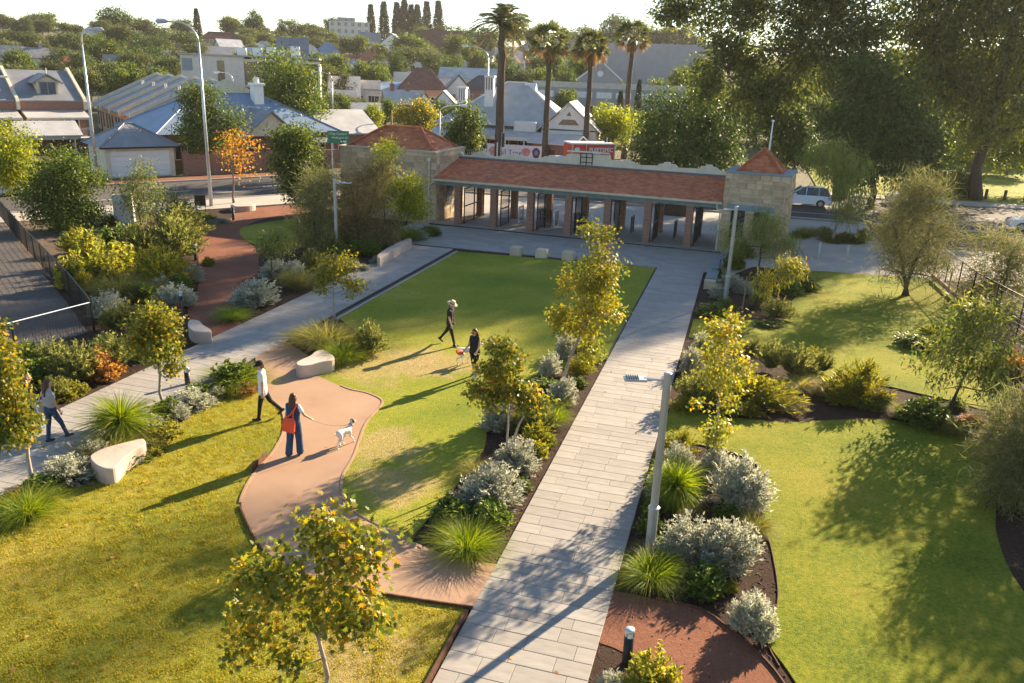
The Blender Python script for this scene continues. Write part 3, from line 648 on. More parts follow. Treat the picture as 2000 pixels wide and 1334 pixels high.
for (px, py), lb in zip(((1062,444),(1128,452)), ('black turnstile cage next to the third brick column', 'black turnstile cage next to the fourth brick column')):
    x, y, z = G(px, py, .12); t = thing('turnstile', lb, 'turnstile', (x, y+.3, .12), BA)
    c = MB()
    for z in (.02, .55, 1.1): c.tube([(cos(a)*.42, sin(a)*.42, z) for a in np.linspace(0, 2*pi, 13)], .02, 5, 0, False)
    part('ring', c, M['black_metal'], t)
    c = MB()
    for a in np.linspace(0, 2*pi, 15)[:-1]: c.tube([(cos(a)*.42, sin(a)*.42, 0), (cos(a)*.42, sin(a)*.42, 1.12)], .014, 5)
    part('upright', c, M['black_metal'], t)
    part('rotor', MB().tube([(0, 0, 0), (0, 0, 1.2)], .05, 8).beam((-.38, 0, .8), (.38, 0, .8), .04, .04).beam((0, -.38, .7), (0, .38, .7), .04, .04), M['black_metal'], t)
x, y, z = G(1318, 420, .03)
t = thing('information_kiosk', 'dark kiosk standing on the plaza behind the brick columns', 'kiosk', (x, y, .03), BA)
part('body', MB().cbox(-.9, .9, -.5, .5, 0, 2.3, .05), M['dark_timber'], t); part('roof', MB().cbox(-1.0, 1.0, -.6, .6, 2.301, 2.4, .03), M['black_metal'], t)
part('counter', MB().box(-.8, .8, -.7, -.501, .95, 1.02), M['galv'], t); part('screen', MB().box(-.4, .4, -.52, -.502, 1.2, 1.9), M['glass_blue'], t)
# ------------------------------------------------------------------ plants: generators
def unit(a): return a/np.maximum(np.linalg.norm(a, axis=1, keepdims=True), 1e-9)
STAR = [(0, .07), (.22, .42), (.38, .20), (.72, .34), (.62, .12), (1.0, 0), (.62, -.12), (.72, -.34), (.38, -.20), (.22, -.42), (0, -.07)]
def leaf_arrays(C, D, Nn, ln, wd, shape, rs):
    """vertices and faces of one small leaf per centre"""
    n = len(C); Nn = unit(Nn-D*np.sum(Nn*D, 1, keepdims=True)); Sd = np.cross(D, Nn)
    ln = np.broadcast_to(np.asarray(ln, float), (n,))[:, None]*rs.uniform(.65, 1.25, (n, 1)); wd = np.broadcast_to(np.asarray(wd, float), (n,))[:, None]*rs.uniform(.75, 1.2, (n, 1))
    if shape == 'star': pr = [(a, b*1.5, -.22*(a*a+b*b*2)) for a, b in STAR]
    elif shape == 'round': pr = [(0, 0, 0), (.3, .5, .06), (.75, .42, .0), (1, 0, -.12), (.75, -.42, 0), (.3, -.5, .06)]
    else: pr = [(0, 0, 0), (.42, .5, .10), (1, 0, -.10), (.42, -.5, .10)]
    V = np.stack([C+D*(a*ln)+Sd*(b*wd)+Nn*(c*ln) for a, b, c in pr], 1).reshape(-1, 3); k = len(pr)
    base = np.arange(n)[:, None]*k
    if shape == 'diamond': return V, [np.concatenate([base+np.array([[0, 1, 2]]), base+np.array([[0, 2, 3]])])]
    return V, [base+np.arange(k)[None]]
def blade_arrays(P, D, ln, wd, bend, rs, seg=3):
    """arching grass-like blades from roots P"""
    n = len(P); ln = np.broadcast_to(np.asarray(ln, float), (n,))[:, None]*rs.uniform(.6, 1.15, (n, 1)); D = unit(D)
    S = unit(np.cross(D, rs.normal(size=(n, 3)))); rows = []; g = np.array([0, 0, -1.0])
    p = P.copy(); d = D.copy()
    for i in range(seg+1):
        w = wd*(1-.85*(i/seg)**1.3)/2; rows += [p-S*w, p+S*w] if i < seg else [p]
        d = unit(d+g*bend*(i+1)/seg); p = p+d*ln/seg
    V = np.stack(rows, 1).reshape(-1, 3); k = len(rows); b = np.arange(n)[:, None]*k
    q = [b+np.array([[2*i, 2*i+1, 2*i+3, 2*i+2]]) for i in range(seg-1)]
    return V, q+[b+np.array([[2*seg-2, 2*seg-1, 2*seg]])]
def join_arrays(L):
    Vs, Fs, o = [], [], 0
    for V, F in L:
        Vs.append(V); Fs += [f+o for f in F]; o += len(V)
    Fs.sort(key=lambda f: f.shape[1]); return np.concatenate(Vs), Fs

def tree_meshes(seed, H, base, lobes, ntips, nleaf, rc, ln, wd, shape, leaf, bark, tr, lean=(0, 0), droop=.3, stems=1, limbs=7, shell=.55, wig=.5, twigs=True, kind='leaf'):
    """lobes: [(x,y,z,rx,ry,rz)] crown volumes in metres; returns trunk mesh, crown mesh"""
    rs = np.random.default_rng(seed)
    vol = np.array([l[3]*l[4]*l[5] for l in lobes])**.7; pick = rs.choice(len(lobes), ntips, p=vol/vol.sum()); L = np.array(lobes)[pick]
    u = unit(rs.normal(size=(ntips, 3)))*(rs.uniform(0, 1, (ntips, 1))**(shell*.6+.05)); T = L[:, :3]+u*L[:, 3:]
    T = T[np.argsort(T[:, 2])]
    mb = MB(); nodes = []                     # (point, radius)
    for s in range(stems):
        off_ = rs.normal(size=2)*(.35*tr*stems if stems > 1 else 0); dirx = rs.normal(size=2)*.12*H*(stems > 1)
        top = np.array([lean[0]+dirx[0], lean[1]+dirx[1], max(base, .55*H)]); pts = []; k = 7
        for i in range(k):
            t = i/(k-1); p = np.array([off_[0], off_[1], 0])*(1-t)+top*np.array([t**1.2, t**1.2, t]); p[:2] += rs.normal(size=2)*tr*.5*(0 < i)
            pts.append(p); nodes.append((p, tr*(1-.55*t), i))
        mb.tube(pts, [tr*1.35]+[tr*(1-.55*i/(k-1)) for i in range(1, k)], 8)
    trunk_nodes = [n for n in nodes if n[0][2] > base*.55 or n[2] >= 4]
    idx = rs.permutation(len(T)); li = idx[:limbs]; P = [n[0] for n in trunk_nodes]; Rr = [n[1] for n in trunk_nodes]
    def grow(tip, scale, minr, segs):
        A = np.array(P); dv = tip-A; d = np.linalg.norm(dv, axis=1)+np.maximum(0, (A[:, 2]-tip[2]))*1.6
        j = int(np.argmin(d)); a = A[j]; r0 = min(Rr[j]*scale, max(minr*2, np.linalg.norm(tip-a)*.05+minr)); q = []
        b = a*.5+tip*.5+rs.normal(size=3)*.12*wig*np.linalg.norm(tip-a); b[2] -= droop*.12*np.linalg.norm(tip-a)
        for i in range(segs+1):
            t = i/segs; q.append(a*(1-t)**2+2*b*t*(1-t)+tip*t*t)
        rad = [max(minr, r0*(1-.75*i/segs)) for i in range(segs+1)]
        mb.tube(q, rad, 5 if r0 > .02 else 4, 0, False)
        for i in range(1, segs+1): P.append(q[i]); Rr.append(rad[i])
    for i in li: grow(T[i], .75, tr*.10, 5)
    if twigs:
        for i in idx[limbs:]: grow(T[i], .5, max(tr*.035, .0045), 3)
    trunk = mb.mesh('trunk', bark, True)
    # leaves round the tips
    per = max(1, nleaf//ntips); Cn = np.repeat(T, per, 0)+rs.normal(size=(ntips*per, 3))*np.array([rc, rc, rc*.8])
    cen = np.array([lobes[0][0], lobes[0][1], lobes[0][2]*.9]); D = unit(unit(Cn-cen)*.5+rs.normal(size=Cn.shape)*.7+np.array([0, 0, -droop])); Nn = rs.normal(size=Cn.shape)*.6+np.array([0, 0, 1.0])
    if kind == 'blade': V, F = blade_arrays(Cn, D, ln, wd, droop*1.2, rs, 2)
    else: V, F = leaf_arrays(Cn, D, Nn, ln, wd, shape, rs)
    return trunk, npmesh('crown', V, F, leaf)
def tree(name, label, cat, loc, seed, group=None, rz=0.0, **k):
    a, b = tree_meshes(seed, **k); t = thing(name, label, cat, loc, rz, group); part('trunk', a, None, t); part('crown', b, None, t); return t
def ball(H, base, r, seed=0, n=6, flat=.8, jit=.55):
    """several overlapping crown volumes"""
    rs = np.random.default_rng(seed+99); zc = (H+base)/2; hz = (H-base)/2; L = [(0, 0, zc, r*.75, r*.75, hz*.8)]
    for i in range(n):
        a = 2*pi*i/n+rs.uniform(0, .8); z = zc+hz*rs.uniform(-.5, .55); q = rs.uniform(.45, .65)*r
        rr = sqrt(max(.15, 1-((z-zc)/hz)**2)); L.append((cos(a)*r*jit*rr, sin(a)*r*jit*rr, z, q, q, hz*.42*flat))
    return L

# ---- shrub kinds: footprint about 1 m across, 1 m tall, scaled where they stand
def shrub_mesh(kind, seed):
    rs = np.random.default_rng(seed)
    def dome(n, lo=.35):
        u = unit(rs.normal(size=(n, 3))); u[:, 2] = np.abs(u[:, 2])*.95+.05; return u*np.array([.5, .5, 1.0])*(.82+.18*rs.uniform(size=(n, 1)))
    if kind in ('silver', 'leafy', 'lime', 'rust', 'low', 'yellowleaf'):
        ns, per, ln, wd, mat = dict(silver=(230, 26, .085, .026, 'sh_silver'), leafy=(130, 16, .12, .065, 'sh_green'), lime=(90, 22, .10, .05, 'sh_yellow'),
                                    rust=(120, 18, .11, .045, 'sh_rust'), low=(150, 12, .13, .06, 'sh_green'), yellowleaf=(120, 16, .12, .06, 'sh_yellow'))[kind]
        tips = dome(ns)*rs.uniform(.75, 1.08, (ns, 1)); cl = rs.normal(size=(9, 3))*.25; tips *= (1+.18*np.sin(tips@cl.T*14).mean(1, keepdims=True)*2)
        t = rs.uniform(.45, 1.0, (ns, per, 1)); root = np.array([0, 0, .02]); base = tips[:, None]*t+root
        base[..., :2] += rs.normal(size=(ns, per, 2))*.012; C = base.reshape(-1, 3)
        ax = np.repeat(unit(tips*np.array([1, 1, .7])+np.array([0, 0, .35])), per, 0); D = unit(ax*(.95 if kind == 'silver' else .4)+rs.normal(size=C.shape)*.5)
        return npmesh(kind, *leaf_arrays(C, D, rs.normal(size=C.shape), ln, wd, 'diamond', rs), M[mat])
    if kind in ('feather', 'olive', 'upright'):
        ns, per, mat, ln, wd = dict(feather=(120, 34, 'sh_yellow', .12, .014), olive=(110, 34, 'sh_olive', .12, .016), upright=(70, 44, 'sh_olive', .10, .022))[kind]
        a = rs.uniform(0, 2*pi, ns); r = np.sqrt(rs.uniform(0, 1, ns))*(.52 if kind != 'upright' else .42); z = (1.05-.9*(r/.55)**2)*rs.uniform(.7, 1.05, ns)
        tips = np.stack([cos_(a)*r, sin_(a)*r, np.maximum(z, .22)], 1); t = rs.uniform(.2, 1.0, (ns, per, 1))
        C = (tips[:, None]*np.concatenate([t**1.3, t**1.3, t], 2)).reshape(-1, 3); ax = np.repeat(unit(tips), per, 0)
        D = unit(ax*.9+rs.normal(size=C.shape)*.45+np.array([0, 0, .25]))
        return npmesh(kind, *leaf_arrays(C, D, rs.normal(size=C.shape), ln, wd, 'diamond', rs), M[mat])
    if kind in ('tussock', 'tussock_olive'):
        n = 1400; a = rs.uniform(0, 2*pi, n); r = rs.uniform(0, .2, n); P = np.stack([cos_(a)*r, sin_(a)*r, np.zeros(n)], 1)
        D = np.stack([cos_(a)*rs.uniform(.05, .75, n), sin_(a)*rs.uniform(.05, .75, n), np.ones(n)], 1)+rs.normal(size=(n, 3))*.12
        return npmesh(kind, *blade_arrays(P, D, 1.0, .010, .68, rs, 4), M[kind])
    if kind == 'grasstree':
        n = 1500; D = unit(rs.normal(size=(n, 3))+np.array([0, 0, .55])); P = np.repeat([[0, 0, .36]], n, 0)+D*.03
        return npmesh(kind, *blade_arrays(P, D, .62, .009, .33, rs, 4), M['tussock'])
    if kind == 'cycad':
        L = []; 
        for i in range(26):
            a = rs.uniform(0, 2*pi); e = rs.uniform(.35, 1.3); d = np.array([cos(a)*cos(e), sin(a)*cos(e), sin(e)]); t = np.linspace(.12, 1, 26)[:, None]
            p = d*t*.75+np.array([0, 0, -.28])*t**2+np.array([0, 0, .25])
            sd_ = np.array([-sin(a), cos(a), 0]); C = np.repeat(p, 2, 0); D = unit(np.tile(np.stack([sd_, -sd_]), (26, 1))+d*.7); L.append(leaf_arrays(C, D, np.repeat([[0, 0, 1.0]], 52, 0), .2, .03, 'diamond', rs))
        return npmesh(kind, *join_arrays(L), M['leaf_lime'])
cos_, sin_ = np.cos, np.sin
SHM = {}
def shmesh(kind, v):
    if (kind, v) not in SHM: SHM[(kind, v)] = shrub_mesh(kind, hash_(kind)+v)
    return SHM[(kind, v)]
def hash_(s): return sum(ord(c)*(i+3) for i, c in enumerate(s)) % 9973
KIND = dict(silver=('silver_shrub', 'silver-grey cushion shrub', 'shrub'), leafy=('green_shrub', 'dark green leafy shrub', 'shrub'), lime=('lime_shrub', 'loose pale lime shrub with small leaves', 'shrub'),
            rust=('rust_shrub', 'rusty brown shrub', 'shrub'), low=('ground_cover', 'low spreading green plant', 'plant'), yellowleaf=('yellow_shrub', 'low yellow-green leafy shrub', 'shrub'),
            feather=('feathery_shrub', 'feathery golden green shrub', 'shrub'), olive=('olive_shrub', 'fine-leaved olive green shrub', 'shrub'), upright=('upright_shrub', 'upright bushy olive shrub with spiky shoots', 'shrub'),
            tussock=('grass_tussock', 'bright green arching grass tussock', 'grass'), tussock_olive=('grass_tussock', 'dull olive arching grass tussock', 'grass'),
            grasstree=('grass_tree', 'grass tree with a round burst of thin leaves', 'plant'), cycad=('cycad', 'lime cycad with stiff spreading fronds', 'plant'))
RS = random.Random(21)
def shrubs(bed, rows):
    for row in rows:
        kind, x, y, w, h = row[:5]; p = G(x, y); d = float((np.array(p)-np.array([0, 0, CH]))@CF)
        wm = w/FPX*d; hm = max(.12, HT(x, y, y-h)-.0)*.92
        hm = max(hm, .16); nm, ds, cat = KIND[kind]; n = 3
        X = p[0]; hw_ = wm*.5
        if -8 < X < -3.2 and 12 < p[1] < 30: X = min(X, -4.12-hw_)
        elif -2.6 < X < 3 and 13 < p[1] < 45: X = max(X, -1.40+hw_)
        elif -16.5 < X < -13 and p[1] < 25: X = max(X, -15.5+hw_)
        elif -21 < X < -17.2 and p[1] < 36: X = min(X, -18.3-hw_)
        lab = row[5] if len(row) > 5 else ds+' '+bed
        single(nm, shmesh(kind, RS.randrange(n)), None, lab, cat, None if len(row) > 5 else ds.split(' with')[0]+'s '+bed, (X, p[1]+wm*.18, 0), RS.uniform(0, 6.28)).scale = (wm*RS.uniform(.94, 1.2), wm*RS.uniform(.94, 1.2), hm*RS.uniform(.9, 1.1))
# ------------------------------------------------------------------ shrubs, bed by bed
shrubs('in the bed left of the stone path', [
 ('silver',1070,735,46,44),('low',1068,772,70,30),('silver',1125,798,66,62),('silver',1108,700,64,50),('feather',1155,742,52,45),('leafy',1140,708,46,40),
 ('silver',965,842,74,58),('olive',1045,852,84,70),('tussock',1098,838,62,50),('tussock_olive',1005,842,56,50),('feather',1052,882,72,50),('silver',1012,928,96,66),
 ('yellowleaf',1066,900,44,36),('tussock_olive',925,938,62,42),('silver',975,1000,128,84),('leafy',985,1040,80,60),('low',880,1025,96,46),('tussock',935,1098,112,78),('yellowleaf',1000,892,40,30),
 ('leafy',1100,880,40,30),('low',1020,960,50,22),('low',905,1055,50,22),('tussock',1085,800,40,36),('low',1150,760,40,20)])
shrubs('in the bed with the ribbed lamp post', [
 ('silver',1442,1000,112,104),('silver',1392,940,76,70),('silver',1262,968,64,70),('silver',1325,930,70,60),('feather',1325,892,74,46),('leafy',1250,1045,54,58),('low',1418,1018,56,34),
 ('silver',1335,1105,112,92),('silver',1412,1122,138,112),('tussock',1258,1148,104,78),('leafy',1375,1168,92,50),('yellowleaf',1426,1156,32,22),('silver',1466,1250,94,96),('tussock_olive',1470,1045,60,50),
 ('low',1290,1080,60,30),('tussock',1300,1130,60,46),('leafy',1275,920,40,34),('leafy',1240,1000,36,34)])
shrubs('beside the black bollard light on the gravel path', [('lime',1268,1380,140,112,'loose pale lime shrub in front of the black bollard light'),('silver',1195,1362,70,50,'small grey-green shrub on mulch beside the stone path edge')])
shrubs('in the bed along the far stone path', [
 ('silver',128,945,92,50),('silver',150,900,70,46),('tussock',38,1020,112,64),('tussock_olive',190,892,110,60),('silver',196,840,84,46),('leafy',283,812,56,44),('yellowleaf',302,862,80,38),
 ('yellowleaf',292,890,60,26),('silver',336,822,54,36),('silver',372,800,74,40),('leafy',402,752,92,56),('silver',418,778,44,26),('tussock',448,758,96,54),('rust',470,772,66,26),('silver',362,765,46,30),('low',60,965,90,36),('low',250,905,70,30),('leafy',345,775,50,30),
 ('low',220,925,60,22),('rust',20,985,60,30),('yellowleaf',440,775,60,24)])
shrubs('behind the far stone path', [
 ('upright',95,735,116,76),('upright',140,755,116,84),('rust',192,745,72,64),('upright',238,732,96,72),('yellowleaf',165,790,66,36),('feather',366,692,58,66),('upright',205,705,80,60),('leafy',60,752,90,60),('upright',265,715,60,60),
 ('leafy',30,735,90,76),('rust',215,735,50,44),('yellowleaf',185,775,40,24),('upright',120,790,70,50),('rust',310,700,50,30),('upright',330,700,50,50)])
shrubs('between the black mesh fence and the gravel path', [
 ('yellowleaf',140,566,84,76),('yellowleaf',192,560,90,92),('lime',165,522,90,84),('yellowleaf',224,535,84,84),('olive',330,510,110,90),('feather',300,560,120,84),('silver',197,622,82,56),('feather',160,572,44,44),('tussock_olive',222,585,84,60),('silver',371,552,46,36),('leafy',346,572,50,44),
 ('silver',335,602,84,48),('silver',310,572,50,34),('olive',300,622,60,44),('upright',240,645,72,60),('upright',212,650,60,46),('leafy',190,495,76,62),('leafy',238,492,70,62),('olive',265,520,100,90),('olive',345,470,100,76),('feather',140,500,70,50),('silver',170,440,46,26),
 ('low',400,436,50,20),('silver',430,436,30,12),('low',385,430,40,16),('silver',412,440,26,12),('leafy',270,590,60,44),('tussock_olive',290,580,60,46),('yellowleaf',120,430,50,24),('low',210,440,44,20),('upright',375,480,40,36),('yellowleaf',404,520,26,20),('low',140,470,46,20)])
shrubs('between the gravel path and the far stone path', [
 ('silver',527,604,94,62),('silver',530,545,60,44),('silver',565,546,56,42),('tussock',482,632,62,32),('tussock_olive',576,566,60,50),('olive',605,530,56,44),('silver',690,526,24,16),('silver',710,530,26,16),('silver',732,516,26,16),
 ('leafy',722,500,50,36),('olive',660,545,40,30),('silver',640,548,28,18),('leafy',690,500,60,40),('olive',640,510,70,56),('silver',816,470,40,26),('leafy',838,462,44,24),('tussock',792,472,50,44),('leafy',770,470,40,34),('olive',745,490,40,30),('low',700,538,30,12)])
shrubs('by the junction of the curved path', [('tussock_olive',630,684,112,70),('tussock',662,712,66,62),('olive',716,698,72,70),('tussock_olive',600,672,60,40),('rust',700,704,40,24)])
shrubs('in the bed by the tower bench', [
 ('leafy',1432,528,44,44),('silver',1424,568,64,34),('silver',1402,584,44,28),('leafy',1445,505,50,40),('low',1384,618,66,26),('leafy',1416,606,40,24),('olive',1518,626,74,44),('olive',1484,600,50,36),('leafy',1572,568,56,30),('low',1540,575,60,24),('silver',1452,575,44,26),('low',1500,640,60,14),('leafy',1400,545,30,26)])
shrubs('in the long mulch bed on the right', [
 ('silver',1346,730,50,56),('silver',1372,700,52,50),('olive',1402,672,60,40),('upright',1340,800,90,76),('feather',1335,806,60,30),('feather',1440,790,118,72),('olive',1398,806,70,50),('feather',1500,800,130,60),('upright',1548,742,90,68),('upright',1504,730,80,66),
 ('upright',1604,732,56,46),('feather',1672,792,128,86),('leafy',1802,836,98,54),('low',1792,682,84,30),('leafy',1822,690,50,36),('feather',1460,815,60,30),('olive',1580,745,60,30),('rust',1590,770,60,20),('low',1700,800,60,16),('cycad',1826,676,58,52),
 ('rust',1900,830,50,18),('olive',1425,815,56,38),('tussock_olive',1560,765,60,40),('tussock_olive',1622,778,60,34),('upright',1382,768,56,54),('feather',1640,795,64,38),('olive',1722,800,60,38),('tussock_olive',1762,820,50,36),('olive',1862,855,60,34),('tussock_olive',1942,905,60,50),('olive',1966,965,66,56),('tussock_olive',1530,800,56,36),('feather',1580,720,50,40),('low',1870,800,40,22),('rust',1980,740,50,50),('leafy',1960,720,60,50),('olive',1470,690,60,30)])
shrubs('in the planting strip beside the right road', [('tussock_olive',1578,462,40,26),('olive',1610,462,40,22),('rust',1650,470,40,20),('yellowleaf',1684,470,40,26),('low',1560,466,40,16),('low',1630,474,60,14),('leafy',1665,476,50,18)])
# black pots of the two grass trees
for (x, y, w, h), lb in zip(((240, 858, 150, 92), (1316, 992, 122, 104)), ('grass tree with tall tuft in a black pot beside the concrete bench', 'grass tree in a black pot beside the ribbed lamp post')):
    p = G(x, y); d = float((np.array(p)-np.array([0, 0, CH]))@CF); hm = HT(x, y, y-h); wm = w/FPX*d
    t = thing('grass_tree', lb, 'plant', p); q = part('foliage', shmesh('grasstree', 0), None, t); q.scale = (wm*1.0, wm*1.0, hm*1.05)
    part('pot', MB().lathe([(.16, 0), (.19, .3), (.17, .3), (.15, .27)], 16), M['planter_black'], t); part('trunk', MB().tube([(0, 0, .2), (0, 0, hm*.42)], [.10, .08], 8), M['bark_dark'], t)
# ------------------------------------------------------------------ trees of the park
def spot(x, y): return G(x, y)
def at_tree(x, y, ty): p = G(x, y); return p, HT(x, y, ty)
def lob(x, y, boxes, dep=.9, tilt=0.0):
    """crown volumes from outlines in the photo: pixel boxes (x0,y0,x1,y1), placed at the tree's own distance"""
    p = np.array(G(x, y)); dist = float((p-np.array([0, 0, CH]))@CF); out = []
    for b in boxes:
        cx, cy = (b[0]+b[2])/2, (b[1]+b[3])/2; dd = dist
        for _ in range(8):                  # centre stays above the base: same distance from the camera on the ground plan
            q = np.array(PD(cx, cy, dd)); hd = np.hypot(*(q[:2])); dd *= np.hypot(p[0], p[1])/max(hd, .1)
        r = (b[2]-b[0])/2/FPX*dd; rz = (b[3]-b[1])/2/FPX*dd/cos(PITCH); o = q-p
        out.append((o[0], o[1], o[2], r, r*dep, rz))
    return out
pk = dict(bark=M['bark_pale'], shape='star')
tree('plane_tree', 'young tree with lobed green and yellow leaves beside the terracotta path end', 'tree', G(640, 1420), 101, H=3.6, base=1.5, lobes=lob(640, 1420, [(580,990,740,1120),(690,1040,800,1140),(460,1080,610,1190),(560,1100,720,1240),(430,1180,540,1290),(640,1130,780,1230),(540,1250,600,1320),(600,1010,700,1090)]), ntips=130, nleaf=3700, rc=.13, ln=.105, wd=.082, leaf=M['leaf_plane'], tr=.05, limbs=14, droop=.35, **pk)
tree('plane_tree', 'young tree with green leaves in front of the woman with a white bag', 'tree', G(65, 948), 102, H=4.0, base=1.5, lobes=lob(65, 948, [(-40,630,45,740),(-60,700,68,820),(-30,790,70,870),(0,760,76,850)]), ntips=120, nleaf=5400, rc=.12, ln=.10, wd=.07, leaf=M['leaf_plane'], tr=.055, limbs=10, **pk)
tree('plane_tree', 'small round-headed green tree rising from the bed by the bollard light', 'tree', G(318, 802), 103, H=3.2, base=1.4, lobes=lob(318, 802, [(258,592,345,670),(250,620,330,720),(290,640,358,740)]), ntips=90, nleaf=4600, rc=.14, ln=.11, wd=.07, leaf=M['leaf_plane'], tr=.05, limbs=8, **pk)
tree('plane_tree', 'small golden-leaved tree with thin trunk at the lawn corner', 'tree', G(653, 626), 104, H=3.0, base=1.2, lobes=lob(653, 626, [(625,488,695,550),(610,525,650,572),(670,530,712,578)]), ntips=70, nleaf=2600, rc=.16, ln=.11, wd=.07, leaf=M['leaf_gold'], tr=.045, limbs=7, **pk)
tree('plane_tree', 'twin-stemmed young tree with dark and orange leaves in front of the dog walkers', 'tree', G(988, 922), 105, H=3.3, base=1.2, lobes=lob(988, 922, [(930,662,1025,745),(910,730,1000,800),(1000,755,1072,810),(950,700,1030,790)]), ntips=90, nleaf=3600, rc=.12, ln=.11, wd=.075, leaf=M['leaf_plane'], tr=.04, stems=2, limbs=8, **pk)
tree('plane_tree', 'tall leaning golden tree beside the stone path', 'tree', G(1085, 778), 106, H=5.2, base=1.3, lobes=lob(1085, 778, [(1130,428,1195,500),(1135,480,1218,560),(1090,510,1200,600),(1130,560,1222,640),(1085,590,1150,660),(1120,640,1190,700),(1075,600,1110,640)]), ntips=140, nleaf=6400, rc=.16, ln=.105, wd=.07, leaf=M['leaf_gold'], tr=.06, limbs=12, lean=(.9, .1), **pk)
tree('plane_tree', 'thin golden tree tied to a stake behind the ribbed lamp post', 'tree', G(1388, 925), 107, H=4.2, base=1.7, lobes=lob(1388, 925, [(1375,612,1455,690),(1350,670,1470,760),(1385,740,1440,810),(1350,775,1385,800),(1365,820,1440,870)]), ntips=90, nleaf=2700, rc=.13, ln=.10, wd=.065, leaf=M['leaf_gold'], tr=.04, limbs=10, **pk)
def weep(name, label, base, seed, boxes, H, bh, n, nl, leaf, rc=.3, ln=.45, wd=.03, tr=.06, group=None, lean=(0, 0), bark='bark_dark', stems=1, droop=.7, limbs=8):
    return tree(name, label, 'tree', base if len(base) == 3 else G(*base), seed, group, H=H, base=bh, lobes=lob(base[0], base[1], boxes) if len(base) == 2 else boxes, ntips=n, nleaf=nl, rc=rc, ln=ln, wd=wd, shape='diamond', leaf=M[leaf], bark=M[bark], tr=tr, kind='blade', droop=droop, lean=lean, stems=stems, limbs=limbs)
weep('weeping_tree', 'small weeping green tree in front of the stone tower', (1480, 535), 111, [(1440,412,1530,470),(1405,440,1480,500),(1490,455,1556,505)], 3.2, 1.2, 60, 3200, 'leaf_weep', .3, .4, .03)
weep('weeping_tree', 'low golden weeping tree leaning over the mulch', (1466, 606), 112, [(1500,500,1560,560),(1470,530,1520,575),(1530,500,1572,545)], 2.5, 1.0, 45, 1500, 'leaf_gold', .2, .22, .05, .04, lean=(.6, 0))
weep('she_oak', 'feathery dark she-oak with upright plumes on the rear lawn', (1772, 578), 113, [(1740,350,1830,430),(1715,400,1865,500),(1710,470,1860,545),(1760,340,1800,400),(1800,345,1840,400)], 6.0, 1.2, 130, 9000, 'leaf_casuarina', .4, .55, .028, .09, droop=-.15, stems=2)
weep('weeping_tree', 'green weeping tree leaning over the mulch by the white fence', (1846, 818), 114, [(1865,580,1960,650),(1830,620,1985,720),(1795,680,1890,760),(1880,700,1980,780)], 4.0, 1.4, 100, 4200, 'leaf_weep', .25, .2, .055, .055, lean=(.5, .1), droop=.35)
weep('she_oak', 'dark feathery she-oak bush outside the wire fence', (1950, 600), 115, [(1890,450,2010,560),(1875,520,1990,620),(1960,450,2060,600)], 5.0, .3, 110, 6500, 'leaf_casuarina', .4, .5, .03, .07, droop=-.1)
weep('she_oak', 'brown-green feathery bush at the end of the long mulch bed', (1985, 1000), 116, [(1945,760,2040,900),(1935,860,2060,1010)], 3.4, .2, 90, 5000, 'leaf_casuarina', .28, .4, .025, .05, droop=-.1)
weep('weeping_tree', 'tall slender weeping tree with pale trunk beyond the tower', (1626, 474), 117, [(1590,270,1665,340),(1560,280,1640,350),(1630,300,1700,400),(1630,350,1690,430)], 7.0, 2.5, 90, 5200, 'leaf_weep', .4, .5, .04, .08, bark='bark_pale')
weep('she_oak', 'large brown feathery she-oak in front of the gatehouse lodge', (706, 482), 118, [(690,300,775,380),(640,340,760,440),(680,400,770,490),(650,420,730,500)], 6.0, .8, 130, 9500, 'leaf_oak_brown', .4, .55, .03, .09, droop=.0, stems=2)
weep('she_oak', 'grey-brown feathery she-oak beside the short lamp post', (618, 488), 119, [(585,330,650,420),(575,390,660,500)], 5.0, .6, 90, 5500, 'leaf_casuarina', .4, .5, .03, .07, droop=.0, stems=2)
weep('weeping_tree', 'bright green small tree against the lodge wall', (798, 468), 120, [(775,340,830,400),(765,370,845,430)], 3.6, 1.3, 70, 4200, 'leaf_lime', .28, .2, .06, .05, bark='bark_pale', droop=.3)
weep('weeping_tree', 'yellow-green tree top rising against the lodge roof', (752, 470), 121, [(728,272,778,340),(735,320,775,400)], 5.0, 1.6, 50, 2800, 'leaf_lime', .26, .2, .06, .06, droop=.3)
weep('weeping_tree', 'thin small tree above silver shrubs by the gravel path', (532, 552), 122, [(500,455,575,500)], 2.4, 1.2, 40, 1300, 'leaf_weep', .22, .2, .05, .035, droop=.4)
def rnd_tree(name, label, base, seed, boxes, H, bh, n, nl, leaf, rc=.35, ln=.2, wd=.12, tr=.1, group=None, bark='bark', shape='round', stems=1, droop=.3, limbs=9, dep=.9, extra=()):
    return tree(name, label, 'tree', G(*base), seed, group, H=H, base=bh, lobes=lob(base[0], base[1], boxes, dep)+list(extra), ntips=n, nleaf=nl, rc=rc, ln=ln, wd=wd, shape=shape, leaf=M[leaf], bark=M[bark], tr=tr, droop=droop, stems=stems, limbs=limbs)
rnd_tree('street_tree', 'bushy green and gold tree by the end of the mesh fence', (110, 450), 130, [(60,290,180,370),(45,330,150,440),(120,330,220,420),(70,390,190,450)], 5.5, .9, 190, 17000, 'leaf_green', .36, .14, .09, .1)
rnd_tree('street_tree', 'bright lime tree beside the left road kerb', (-10, 430), 131, [(-60,240,60,340),(-30,300,70,370)], 6.5, 1.5, 120, 10000, 'leaf_lime', .38, .15, .10, .1)
rnd_tree('street_tree', 'slim grey-green tree beside the white roadside cabinet', (275, 440), 132, [(255,312,305,370),(235,350,320,425)], 4.6, 1.2, 70, 3400, 'leaf_euc', .3, .2, .05, .05, shape='diamond')
